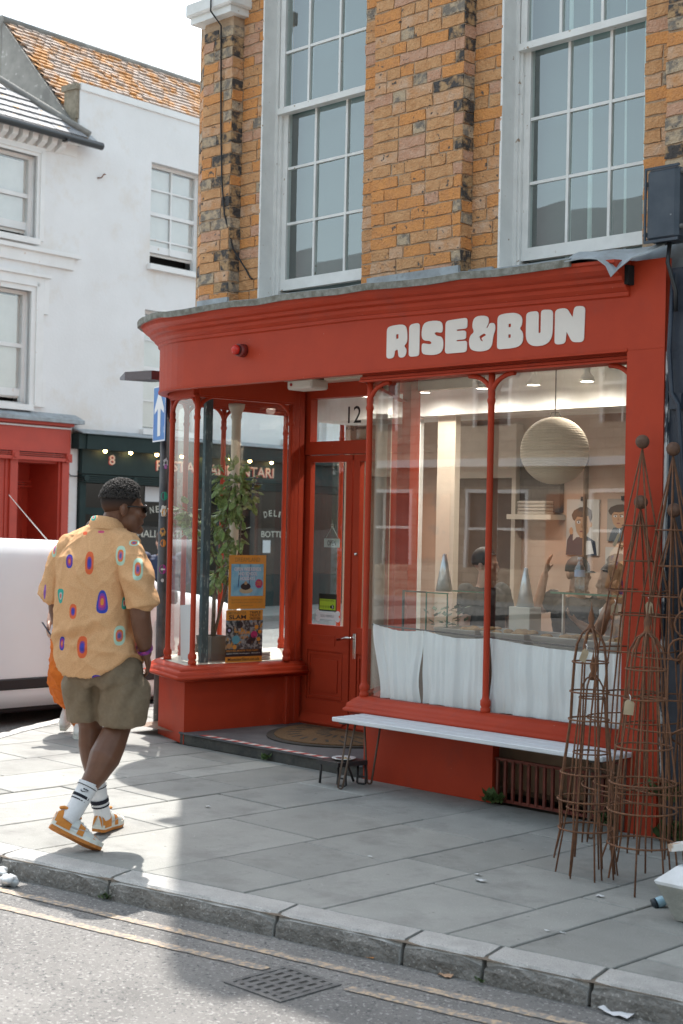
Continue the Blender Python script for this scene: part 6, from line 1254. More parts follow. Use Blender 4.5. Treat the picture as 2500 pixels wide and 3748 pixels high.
# ================================================================ PEOPLE
RH = Vector((.7081, .7061, 0)).normalized(); FH = Vector((-.7061, .7081, 0)).normalized()
class Fig:
    """a figure's own frame: r to the right, f forward (as the street runs away), z up"""
    def __init__(s, org, yaw=0.0, sc=1.0):
        s.o = Vector(org); s.sc = sc; c, q = math.cos(yaw), math.sin(yaw); s.r = RH*c+FH*q; s.f = -RH*q+FH*c
    def __call__(s, r, f, z): return s.o+(s.r*r+s.f*f+Vector((0, 0, 1))*z)*s.sc
    def vec(s, r, f, z): return s.r*r+s.f*f+Vector((0, 0, 1))*z
def limb(mb, F, pts, n=14):
    """pts: (r,f,z,radius)"""
    P = [F(*p[:3]) for p in pts]; Q = []; R_ = []
    for i in range(len(P)-1):
        for k in range(4):
            t = k/4; Q.append(P[i].lerp(P[i+1], t)); R_.append((pts[i][3]+(pts[i+1][3]-pts[i][3])*t)*F.sc)
    Q.append(P[-1]); R_.append(pts[-1][3]*F.sc); mb.tube(Q, R_, n)
    for p in (pts[0], pts[-1]): mb.ball(F(*p[:3]), p[3]*F.sc*.99, 12, 8)
def ball(mb, F, c, rad, ax=None):
    """ellipsoid; rad along (right, forward, up) of axes ax (pair of vectors) or the figure"""
    rr_, ff = ax if ax else (F.r, F.f); n, m = 16, 10; C_ = F(*c) if not isinstance(c, Vector) else c; rings = []
    Zv = rr_.cross(ff).normalized()
    for j in range(m+1):
        ph = math.pi*(j+.02)/(m+.04); rings.append([C_+(rr_*rad[0]*math.sin(ph)*math.cos(2*math.pi*k/n)+ff*rad[1]*math.sin(ph)*math.sin(2*math.pi*k/n)+Zv*rad[2]*math.cos(ph))*F.sc for k in range(n)])
    mb.loft(rings)
def oval(F, c, a, b, yaw, n=36, zf=None, e=2.3):
    """ring of points: half width a across, half depth b along heading yaw"""
    out = []; s_, c_ = math.sin(yaw), math.cos(yaw)
    for k in range(n):
        t = 2*math.pi*k/n; x = a*math.copysign(abs(math.cos(t))**(2/e), math.cos(t)); y = b*math.copysign(abs(math.sin(t))**(2/e), math.sin(t))
        out.append(F(c[0]+x*c_+y*s_, c[1]-x*s_+y*c_, c[2]+(zf(math.cos(t), math.sin(t)) if zf else 0)))
    return out
def head_frame(F, yaw): s_, c_ = math.sin(yaw), math.cos(yaw); return F.r*c_-F.f*s_, F.r*s_+F.f*c_     # right, forward
def add_head(mb, F, c, yaw, k=1.0):
    """c: centre of the skull (r,f,z); height about .24"""
    hr, hf = head_frame(F, yaw); C_ = F(*c); Z = Vector((0, 0, 1)); g = F.sc*k
    def P(x, y, z): return C_+(hr*x+hf*y+Z*z)*g
    A = (hr, hf)
    for (p, q) in (((0, 0, 0), (.074, .095, .092)), ((0, .040, -.085), (.057, .062, .072)), ((0, .083, -.022), (.052, .022, .016)), ((0, .106, -.062), (.014, .017, .019)), ((0, .098, -.045), (.010, .014, .03)), ((0, .097, -.098), (.024, .013, .011)), ((0, .086, -.135), (.026, .024, .022)), ((0, .03, -.03), (.066, .07, .06)), ((.045, .07, -.058), (.02, .022, .02)), ((-.045, .07, -.058), (.02, .022, .02))): ball(mb, F, P(*p), tuple(v*k for v in q), A)
    for s_ in (-1, 1):
        ball(mb, F, P(.077*s_, -.008, -.045), (.010*k, .021*k, .033*k), A); ball(mb, F, P(.084*s_, -.014, -.04), (.008*k, .012*k, .026*k), A)
    return P, A
def add_hand(mb, F, wrist, d, palm, thumb_side, curl=.5, k=1.0):
    """wrist world point, d: direction of the hand, palm: palm normal, thumb_side: vector"""
    d = d.normalized(); t = (thumb_side-d*thumb_side.dot(d)).normalized(); p = d.cross(t).normalized(); p = p if p.dot(palm) > 0 else -p
    g = F.sc*k; pts = []
    for (u, w, h) in ((0, .026, .019), (.03, .034, .016), (.06, .040, .014), (.085, .040, .012)):
        pts.append([wrist+(d*u+t*w*math.cos(q*math.pi/5)+p*h*math.sin(q*math.pi/5))*g for q in range(10)])
    mb.loft(pts)
    for i, (o, L_) in enumerate(((.030, .072), (.011, .080), (-.010, .074), (-.029, .058))):
        a = wrist+(d*.08+t*o)*g; c1 = a+(d*math.cos(curl*.5)+p*math.sin(curl*.5))*L_*.45*g; c2 = c1+(d*math.cos(curl*1.3)+p*math.sin(curl*1.3))*L_*.32*g; c3 = c2+(d*math.cos(curl*1.9)+p*math.sin(curl*1.9))*L_*.25*g
        mb.tube([a-d*.02*g, a, c1, c2, c3], [.0085*g, .009*g, .0085*g, .008*g, .0062*g], 8)
    a = wrist+(d*.02+t*.028)*g; mb.tube([a, a+(d*.03+t*.022+p*.01)*g, a+(d*.055+t*.026+p*.02)*g, a+(d*.075+t*.022+p*.03)*g], [.012*g, .0105*g, .0095*g, .007*g], 8)
def cloth_fn(amp, seed, sc=9, fold=None):
    def fn(co, n):
        q = co*sc; d = noise.noise((q.x+seed, q.y, q.z*.6))*amp+noise.noise((q.x*2.3, q.y*2.3+seed, q.z*1.3))*amp*.45
        d += amp*1.15*(1-abs(noise.noise((q.x*.9+seed*2+q.z*.35, q.y*.9, q.z*.40))))**7+amp*.7*(1-abs(noise.noise((q.x*1.5, q.y*1.5+seed*3, q.z*1.1-q.x*.7))))**8
        if fold: d += fold(co)
        return co+n*d
    return fn
M_SKIN = mat('dark_brown_skin', (.155, .070, .040), .42, (.125, .055, .031), 14, bump=.05, bscale=180, spec=.4)
M_SKINL = mat('light_skin', (.50, .30, .22), .5, (.45, .26, .19), 14); M_SKINT = mat('tan_skin', (.32, .17, .105), .5, (.28, .15, .09), 14)
M_HAIRK = mat('black_hair', (.016, .014, .013), .6, (.03, .026, .023), 60)
# ---------------------------------------------------------------- the walking man
MAN = thing('person', 'man in orange patterned shirt and brown shorts walking away with head turned right', 'person', (-1.679, -2.226, 0))
F = Fig((-1.679, -2.226, 0)); TY = math.radians(30); HY = math.radians(66)
body = MB(); HC = (.052, .03, 1.664)
HP, HA = add_head(body, F, HC, HY, 1.03)
limb(body, F, [(-.035, .03, 1.44, .075), (-.018, .03, 1.52, .060), (.012, .025, 1.565, .057), (.032, .022, 1.61, .056)])
body.loft([oval(F, (-.03, .04, z), a, b, TY) for (z, a, b) in ((.80, .15, .12), (.92, .17, .13), (1.05, .165, .12), (1.25, .18, .12), (1.38, .185, .10), (1.46, .10, .07))])
# arms
limb(body, F, [(.11, -.075, 1.37, .045), (.165, -.125, 1.25, .058), (.178, -.13, 1.11, .050), (.188, -.10, 1.03, .047), (.196, -.045, .93, .030)])
add_hand(body, F, F(.196, -.045, .935), F.vec(.12, .55, -.8), F.vec(-1, 0, 0), F.vec(0, .6, .4), .5)
limb(body, F, [(-.205, .12, 1.37, .045), (-.272, .15, 1.25, .054), (-.272, .15, 1.12, .046), (-.255, .19, 1.03, .043), (-.215, .25, .93, .029)])
add_hand(body, F, F(-.215, .25, .935), F.vec(.1, .35, -.9), F.vec(1, 0, 0), F.vec(0, .8, .2), .5)
# legs: left leg forward, right leg trailing with the heel lifted
limb(body, F, [(-.095, .06, .86, .085), (-.092, .12, .60, .072), (-.090, .125, .545, .060), (-.088, .115, .46, .060), (-.082, .135, .39, .056), (-.068, .165, .28, .042), (-.045, .20, .15, .034), (-.035, .22, .08, .034)])
limb(body, F, [(.085, .02, .86, .092), (.068, .02, .62, .082), (.058, .01, .555, .066), (.034, -.035, .48, .074), (.012, -.070, .425, .078), (-.020, -.105, .35, .058), (-.060, -.135, .285, .043), (-.105, -.170, .195, .037), (-.135, -.195, .15, .036)])
remeshed(body, 'body', .0065, 3, M_SKIN, MAN)
# hair: faded cap with tight curls on top
hb = MB(); 
def cap(x): return x
rings = []
for j in range(9):
    ph = math.pi*.66*j/8+.001; ring = []
    for k in range(28):
        t = 2*math.pi*k/28; yv = math.sin(t); lim = ph
        if yv > .35: lim = min(ph, math.pi*(.52-.17*(yv-.35)/.65))            # hairline higher over the face
        if yv < -.2: lim = ph*(1.0+.10*(-yv-.2))
        zz = .094*math.cos(lim); zz = zz if j > 3 else zz+.010*(1-j/4)
        ring.append(HP((.0785-.002*max(0, lim-1.5))*math.sin(lim)*math.cos(t), .0995*math.sin(lim)*math.sin(t)-.002, zz+.005))
    rings.append(ring)
hb.loft(rings)
M_FADE = bpy.data.materials.new('faded_haircut'); nt, pr = nodes_of(M_FADE); gz_ = nt.nodes.new('ShaderNodeNewGeometry'); sz_ = nt.nodes.new('ShaderNodeSeparateXYZ'); nt.links.new(gz_.outputs['Position'], sz_.inputs[0])
fr_ = nt.nodes.new('ShaderNodeValToRGB'); mr_ = nt.nodes.new('ShaderNodeMapRange'); mr_.inputs[1].default_value = 1.592; mr_.inputs[2].default_value = 1.675; nt.links.new(sz_.outputs['Z'], mr_.inputs[0]); nt.links.new(mr_.outputs[0], fr_.inputs[0])
fr_.color_ramp.elements[0].color = (.125, .056, .032, 1); fr_.color_ramp.elements[1].color = (.014, .012, .012, 1); nt.links.new(fr_.outputs[0], pr.inputs['Base Color']); pr.inputs['Roughness'].default_value = .75; pr.inputs['Specular IOR Level'].default_value = .25
HAIR = hb.build('hair', M_FADE, MAN)
r = random.Random(4); cu = MB(); M_CURL = mat('brown_black_curls', (.042, .034, .029), .7, (.022, .018, .016), 90)
for k in range(2600):
    ph = math.acos(1-r.random()*.88); t = r.uniform(0, 6.283)
    if math.sin(t) > .75 and ph > 1.0: continue
    p = HP(.084*math.sin(ph)*math.cos(t), .106*math.sin(ph)*math.sin(t)-.002, .100*math.cos(ph)+.003+(.006 if ph < .9 else .006*max(0, 1-(ph-.9)*2)))
    cu.ball(p+Vector((r.uniform(-.003, .003), r.uniform(-.003, .003), r.uniform(-.003, .003))), (r.uniform(.0025, .005), r.uniform(.0025, .005), r.uniform(.0025, .005)), 5, 3)
tag(cu.build('curls', M_CURL, HAIR), kind='stuff')
sg = MB(); sg.tube([HP(.078, -.012, -.028), HP(.079, .03, -.024), HP(.070, .085, -.026), HP(.062, .108, -.028), HP(0, .116, -.026), HP(-.062, .108, -.028), HP(-.07, .085, -.026), HP(-.078, -.012, -.028)], .0035, 6)
SGL = sg.build('sunglasses', flat('glossy_black', (.008, .008, .009), .12), MAN)
for s_ in (-1, 1):
    sg = MB(); ball(sg, F, HP(.034*s_, .108, -.034), (.029, .009, .022), HA); sg.build('lens', MAT['glossy_black'], SGL)
# shirt
M_SHIRT = bpy.data.materials.new('printed_shirt'); nt, pr = nodes_of(M_SHIRT); N = nt.nodes; L = nt.links; pr.inputs['Roughness'].default_value = .85; pr.inputs['Specular IOR Level'].default_value = .2
geo = N.new('ShaderNodeNewGeometry'); sub = N.new('ShaderNodeVectorMath'); sub.operation = 'SUBTRACT'; sub.inputs[1].default_value = (-1.679, -2.226, 0); L.new(geo.outputs['Position'], sub.inputs[0])
dr_ = N.new('ShaderNodeVectorMath'); dr_.operation = 'DOT_PRODUCT'; dr_.inputs[1].default_value = RH; L.new(sub.outputs[0], dr_.inputs[0]); sx = N.new('ShaderNodeSeparateXYZ'); L.new(sub.outputs[0], sx.inputs[0]); RS, ZSK = dr_.outputs['Value'], sx.outputs['Z']
nz = N.new('ShaderNodeTexNoise'); nz.inputs['Scale'].default_value = 220; nz.inputs['Detail'].default_value = 2; L.new(geo.outputs['Position'], nz.inputs['Vector']); rp_ = N.new('ShaderNodeValToRGB'); rp_.color_ramp.elements[0].color = (.55, .305, .145, 1); rp_.color_ramp.elements[1].color = (.66, .39, .205, 1); rp_.color_ramp.elements[0].position = .3; rp_.color_ramp.elements[1].position = .7; L.new(nz.outputs[0], rp_.inputs[0]); cur = rp_.outputs[0]
def mt_(op, a, b_=None, c_=None):
    q = N.new('ShaderNodeMath'); q.operation = op
    for i, v in enumerate((a, b_, c_)):
        if v is None: continue
        if isinstance(v, (int, float)): q.inputs[i].default_value = v
        else: L.new(v, q.inputs[i])
    return q.outputs[0]
PALS = {'blue': [(.30, (.62, .22, .05)), (.52, (.42, .05, .16)), (.74, (.20, .05, .30)), (1.0, (.035, .06, .36))], 'red': [(.38, (.05, .06, .34)), (.55, (.20, .06, .22)), (1.0, (.62, .12, .045))], 'mint': [(.25, (.10, .12, .30)), (.42, (.45, .12, .22)), (.62, (.66, .18, .05)), (1.0, (.42, .58, .46))], 'teal': [(.28, (.50, .12, .10)), (.50, (.45, .40, .38)), (1.0, (.04, .33, .27))], 'plainred': [(1.0, (.60, .10, .04))], 'pink': [(1.0, (.55, .09, .18))], 'violet': [(1.0, (.24, .10, .36))]}
def motif(rc, zc, hw, hh, pal, drop=0.0):
    global cur
    u = mt_('MULTIPLY', mt_('SUBTRACT', RS, rc), 1/hw); v = mt_('MULTIPLY', mt_('SUBTRACT', ZSK, zc), 1/hh)
    if drop: u = mt_('MULTIPLY', u, mt_('MULTIPLY_ADD', v, -drop, 1-drop*.2))
    d = mt_('POWER', mt_('ADD', mt_('POWER', mt_('ABSOLUTE', u), 2.6), mt_('POWER', mt_('ABSOLUTE', v), 2.6)), 1/2.6)
    cr = N.new('ShaderNodeValToRGB'); cr.color_ramp.interpolation = 'CONSTANT'; e = cr.color_ramp.elements; st = PALS[pal]
    e[0].position = 0; e[0].color = c4(st[0][1])
    if len(st) == 1: e[1].position = .99; e[1].color = c4(st[0][1])
    else:
        e[1].position = st[0][0]; e[1].color = c4(st[1][1])
        for i in range(2, len(st)): q = e.new(st[i-1][0]); q.color = c4(st[i][1])
    L.new(d, cr.inputs[0]); mx = N.new('ShaderNodeMix'); mx.data_type = 'RGBA'; L.new(mt_('LESS_THAN', d, 1.0), mx.inputs['Factor']); L.new(cur, mx.inputs['A']); L.new(cr.outputs[0], mx.inputs['B']); cur = mx.outputs['Result']
def z8(x, y): return (.049+(x-1060)*.000551-.021*0+(y-105)*.0000116, 1.784-(y-105)*.000551+(x-1060)*.0000116)
for (x, y, hw, hh, pal, dp) in ((622, 853, 34, 60, 'blue', 0), (818, 865, 40, 100, 'red', 0), (1100, 800, 45, 85, 'mint', 0), (1258, 915, 45, 95, 'mint', 0), (537, 1160, 28, 65, 'teal', .35), (938, 1200, 50, 100, 'blue', -.35), (672, 1288, 36, 65, 'red', 0), (557, 1575, 26, 60, 'blue', 0), (763, 1595, 48, 95, 'red', 0), (1085, 1495, 45, 85, 'mint', 0), (445, 750, 26, 70, 'mint', 0), (755, 606, 24, 15, 'plainred', 0), (905, 594, 30, 11, 'pink', 0), (1120, 1215, 20, 55, 'teal', -.3), (362, 1130, 10, 65, 'violet', 0), (1205, 690, 40, 26, 'mint', 0), (895, 1865, 42, 34, 'blue', 0), (825, 465, 26, 30, 'teal', 0), (1245, 1600, 16, 26, 'pink', 0)):
    a, b = z8(x, y); motif(a, b, hw*.000551, hh*.000551, pal, dp)
L.new(cur, pr.inputs['Base Color']); wv = N.new('ShaderNodeBump'); wv.inputs['Strength'].default_value = .25; wv.inputs['Distance'].default_value = .003; L.new(nz.outputs[0], wv.inputs['Height']); L.new(wv.outputs[0], pr.inputs['Normal'])
sh_ = MB()
def hemz(cx, sy): return .125*abs(cx)**3
rings = [oval(F, (-.046, .03, .805), .226, .160, TY, zf=hemz), oval(F, (-.052, .03, .87), .224, .160, TY, zf=lambda c_, s_: .07*abs(c_)**3), oval(F, (-.056, .032, .97), .218, .158, TY), oval(F, (-.064, .035, 1.08), .208, .152, TY), oval(F, (-.070, .038, 1.20), .207, .148, TY), oval(F, (-.068, .04, 1.30), .210, .145, TY), oval(F, (-.070, .04, 1.38), .215, .132, TY), oval(F, (-.052, .038, 1.44), .185, .112, TY), oval(F, (-.043, .036, 1.485), .14, .098, TY), oval(F, (-.030, .033, 1.52), .095, .085, TY), oval(F, (-.024, .03, 1.54), .080, .078, TY)]
sh_.loft(rings)
limb(sh_, F, [(.085, -.055, 1.42, .080), (.130, -.09, 1.37, .078), (.162, -.12, 1.28, .074), (.182, -.128, 1.21, .076)], 18); limb(sh_, F, [(-.18, .11, 1.425, .082), (-.235, .135, 1.38, .080), (-.268, .15, 1.28, .074), (-.285, .155, 1.215, .074)], 18)
sh_.tube([F(.178, -.126, 1.24), F(.182, -.128, 1.21), F(.192, -.13, 1.160)], [.074, .077, .082], 20); sh_.tube([F(-.28, .155, 1.24), F(-.285, .155, 1.21), F(-.305, .155, 1.165)], [.072, .075, .077], 20)
limb(sh_, F, [(.03, -.01, 1.485, .062), (.085, -.05, 1.445, .072)], 16); limb(sh_, F, [(-.10, .08, 1.485, .058), (-.17, .11, 1.445, .070)], 16)
def shirtfold(co):
    v = co-F.o; rr_ = v.dot(F.r); z = v.z; d = 0
    d += .008*math.sin((rr_+.05)*38+z*4)*max(0, min(1, (1.42-z)*3))*max(0, min(1, (z-.85)*3))          # soft vertical folds from the yoke
    d += .009*math.exp(-((z-1.045-.35*(rr_+.15))/.022)**2)*max(0, min(1, (.12-rr_)*5))                      # slant crease at the waist
    d -= .009*math.exp(-((z-1.005-.25*(rr_+.15))/.020)**2)*max(0, min(1, (.14-rr_)*5))
    d += .006*math.exp(-((z-.945+.15*rr_)/.016)**2)
    d += .008*math.sin(z*60+rr_*45)*max(0, min(1, (rr_-.085)*12))*max(0, min(1, (z-1.15)*8))               # sleeve rumples
    d += .006*math.sin(rr_*70-z*40)*max(0, min(1, (1.2-z)*6))*max(0, min(1, (rr_-.02)*9))
    d += .005*math.sin((rr_*1.3-z)*75)*max(0, min(1, (1.12-z)*5))*max(0, min(1, (z-.90)*9))*max(0, min(1, (.05-rr_)*6))
    return d*1.15*max(.25, min(1, (z-.80)*9))
SHIRT = remeshed(sh_, 'shirt', .007, 2, M_SHIRT, MAN, cloth_fn(.007, 3, 9, shirtfold))
# collar, yoke seam
co_ = MB(); n = 30
def cring(z, a, b, dz): return oval(F, (-.015, .028, z), a, b, TY, n, zf=lambda c_, s_: dz*(-s_))
co_.loft([cring(1.520, .094, .086, .010), cring(1.545, .088, .083, .014), cring(1.572, .078, .074, .018), cring(1.574, .072, .068, .018), cring(1.55, .070, .066, .012)], caps=False); co_.build('collar', M_SHIRT, SHIRT)
# shorts
M_SHORT = mat('brown_twill', (.205, .155, .10), .85, (.175, .13, .083), 50, 4, bump=.25, bscale=260, dist=.004)
so = MB(); so.loft([oval(F, (-.015, .035, z), a, b, TY) for (z, a, b) in ((.99, .155, .115), (.92, .172, .132), (.84, .198, .150), (.79, .195, .150), (.76, .16, .12))])
so.loft([oval(F, (x, y, z), a, b, TY, e=2.1) for (x, y, z, a, b) in ((.060, .015, .85, .105, .115), (.080, .012, .77, .126, .126), (.083, .012, .66, .122, .118), (.080, .012, .570, .115, .108))])
so.loft([oval(F, (x, y, z), a, b, TY, e=2.1) for (x, y, z, a, b) in ((-.09, .06, .85, .108, .118), (-.108, .07, .76, .118, .122), (-.102, .085, .66, .104, .108), (-.098, .095, .580, .096, .10))])
def shortfold(co):
    v = co-F.o; rr_ = v.dot(F.r); z = v.z
    return -.016*math.exp(-((rr_+.048)/.018)**2)*max(0, min(1, (.86-z)*6))+(.007*math.sin((rr_*.8+z)*34)*max(0, min(1, (.80-z)*4))+.006*math.sin((rr_*1.6-z*.6)*40))*max(0, min(1, (z-.575)*9))
remeshed(so, 'shorts', .008, 2, M_SHORT, MAN, cloth_fn(.006, 8, 8, shortfold))
# socks
M_SOCK = mat('white_cotton_sock', (.70, .71, .73), .9, (.64, .65, .67), 60, bump=.3, bscale=160, dist=.004); M_STR = flat('sock_black', (.012, .013, .022), .85)
def sock(pts, name='sock'):
    P = [F(*p[:3]) for p in pts]; Q = []; R_ = []
    for i in range(len(P)-1):
        for k in range(6): t = k/6; Q.append(P[i].lerp(P[i+1], t)); R_.append((pts[i][3]+(pts[i+1][3]-pts[i][3])*t)*(1+.012*math.sin(len(Q)*2.1)))
    Q.append(P[-1]); R_.append(pts[-1][3]); mb = MB(); mb.tube(Q, R_, 20); o = mb.build(name, M_SOCK, MAN); return o, P
s1, SP = sock([(-.050, -.125, .312, .0515), (-.060, -.134, .284, .0475), (-.108, -.172, .188, .0435), (-.140, -.198, .14, .042)])
s2, SP2 = sock([(-.066, .168, .275, .047), (-.045, .20, .15, .041), (-.035, .22, .075, .041)])
def band(par, P, t0, t1, rr_):
    a = P[0].lerp(P[2], t0); b = P[0].lerp(P[2], t1); mb = MB(); mb.tube([a, b], rr_, 20, caps=False); mb.build('stripe', M_STR, par)
for par, P in ((s1, SP), (s2, SP2)):
    for (a, b, q) in ((.14, .165, .0505), (.46, .56, .0468), (.62, .66, .0455)): band(par, P, a, b, q)
ax = (SP[2]-SP[0]).normalized(); cen = SP[0].lerp(SP[2], .33); out_ = (CAMPOS-cen); out_ = (out_-ax*out_.dot(ax)).normalized(); sd = ax.cross(out_).normalized(); sd = sd if sd.dot(F.r) > 0 else -sd
def onsock(u, v): a = u/.05; return cen+ax*(-v)+(out_*math.cos(a)+sd*math.sin(a))*.0505
mb = MB(); tk = [(-.022, .004), (-.020, -.006), (-.012, -.009), (.000, -.005), (.024, .006), (.002, -.001), (-.010, -.004), (-.017, -.002)]
mb.poly([onsock(u, v) for u, v in tk]); mb.build('tick_mark', M_STR, s1)
for i, (u0, u1) in enumerate(((-.012, -.004), (-.002, .006), (.008, .014))): mb = MB(); mb.poly([onsock(u0, .006), onsock(u1, .004), onsock(u1+.001, .010), onsock(u0+.001, .012)]); mb.build('sock_lettering', M_STR, s1)
# shoes
M_ORS = mat('orange_suede', (.58, .22, .035), .8, (.50, .18, .028), 40); M_GRS = mat('pale_grey_leather', (.60, .62, .60), .55, (.54, .56, .54), 20); M_SWG = mat('grey_overlay', (.40, .41, .40), .6); M_SOLE = mat('gum_sole', (.55, .20, .035), .8, (.42, .15, .03), 25); M_MID = mat('offwhite_midsole', (.66, .66, .60), .6, (.58, .58, .52), 20)
def shoe(heel, toe, up, near=1, L0=.295):
    """heel, toe: world points under the sole; up: vector"""
    d = (toe-heel).normalized(); up = (up-d*up.dot(d)).normalized(); w = d.cross(up).normalized(); S_ = L0/.295
    def P(x, y, z): return heel+(d*x+w*y+up*z)*S_
    wid = [(0, .030), (.02, .036), (.07, .036), (.12, .034), (.17, .042), (.215, .048), (.255, .042), (.28, .028), (.294, .010)]
    def outline(k=1.0, dx=0): return [(x+dx*(1 if x > .15 else -1), y*k) for x, y in wid]
    def slab(z0, z1, k0, k1, rock=.012):
        o = outline(k0); q = outline(k1); ro = lambda x: rock*max(0, (x-.21)/.08)**2+.004*max(0, (.03-x)/.03)
        A = [P(x, y, z0+ro(x)) for x, y in o]+[P(x, -y, z0+ro(x)) for x, y in o[::-1]]; Bq = [P(x, y, z1+ro(x)) for x, y in q]+[P(x, -y, z1+ro(x)) for x, y in q[::-1]]; return A, Bq
    A, Bq = slab(0, .016, .99, 1.06); mb = MB(); mb.loft([A, Bq], smooth=False); out = mb.build('shoe', M_SOLE, MAN)
    A, Bq = slab(.016, .038, 1.06, 1.04); mb = MB(); mb.loft([A, Bq], smooth=False); mb.build('midsole', M_MID, out)
    # upper: sections along the foot
    sec = [(.004, .030, .100), (.02, .037, .118), (.06, .039, .116), (.10, .039, .110), (.135, .041, .102), (.17, .045, .088), (.205, .047, .074), (.24, .045, .064), (.268, .036, .055), (.289, .016, .042)]
    def ring(x, hw, hz, g=1.0, zb=.034):
        return [P(x, hw*g*math.cos(math.pi*k/12)*(1 if True else 0), zb+(hz-zb)*g*math.sin(math.pi*k/12)**.75) for k in range(13)]
    mb = MB(); mb.loft([ring(*s) for s in sec], closed=False, caps=True); mb.build('upper', M_GRS, out)
    def overlay(sel, k0, k1, m, name, g=1.035):
        mb = MB(); rs2 = []
        for s in sel: rg = ring(s[0], s[1], s[2], g, .026); rs2.append(rg[k0:k1])
        mb.loft(rs2, closed=False, caps=False)
        if name == 'heel_counter': rg = ring(-.003, .028, .094, 1.0, .028); mb.poly(rg[:7] if k0 == 0 else rg[6:])
        mb.build(name, m, out)
    overlay([(.002, .030, .100)]+sec[1:3]+[(.095, .039, .110)], 0, 5, M_ORS, 'heel_counter'); overlay([(.002, .030, .100)]+sec[1:3]+[(.095, .039, .110)], 8, 13, M_ORS, 'heel_counter')
    overlay([(.225, .046, .068)]+sec[7:], 0, 13, M_ORS, 'toe_cap'); overlay([sec[4], (.15, .043, .096), sec[5]], 0, 4, M_ORS, 'eyestay'); overlay([sec[4], (.15, .043, .096), sec[5]], 9, 13, M_ORS, 'eyestay')
    mb = MB(); mb.tube([P(x, .030*c_, .120+.006*abs(c_)-.10*max(0, x-.08)) for x, c_ in ((.008, 0), (.02, .8), (.06, 1), (.10, .85), (.125, 0), (.10, -.85), (.06, -1), (.02, -.8))], .008, 8, closed=True); mb.build('collar', M_ORS, out)
    for s_ in (1, -1):
        mb = MB(); pts = [(.055, .050), (.085, .040), (.13, .045), (.20, .066), (.135, .056), (.09, .052), (.068, .062)]
        mb.poly([P(x, s_*(.0385+.012*max(0, (x-.12)/.1)-.06*max(0, z-.045)), z) for x, z in pts]); mb.build('side_swoosh', M_SWG, out)
    for k in range(5): x = .125+k*.02; hz = .106-.009*k; mb = MB(); mb.tube([P(x, .022, hz-.012), P(x+.004, 0, hz+.004), P(x, -.022, hz-.012)], .0035, 6); mb.build('lace', M_GRS, out)
    return out
shoe(F(-.215, -.235, .116), F(.0, -.185, .0), F.vec(.50, .55, 1), L0=.268)
shoe(F(-.055, .175, .012), F(.015, .44, .002), F.vec(.05, 0, 1), L0=.275)
# wrist band on the right wrist
mb = MB(); mb.tube([F(.190, -.07, .965), F(.194, -.055, .948)], .040, 14, caps=False); mb.build('wrist_band', mat('bright_beads', (.40, .03, .22), .4, (.06, .03, .20), 60), MAN)
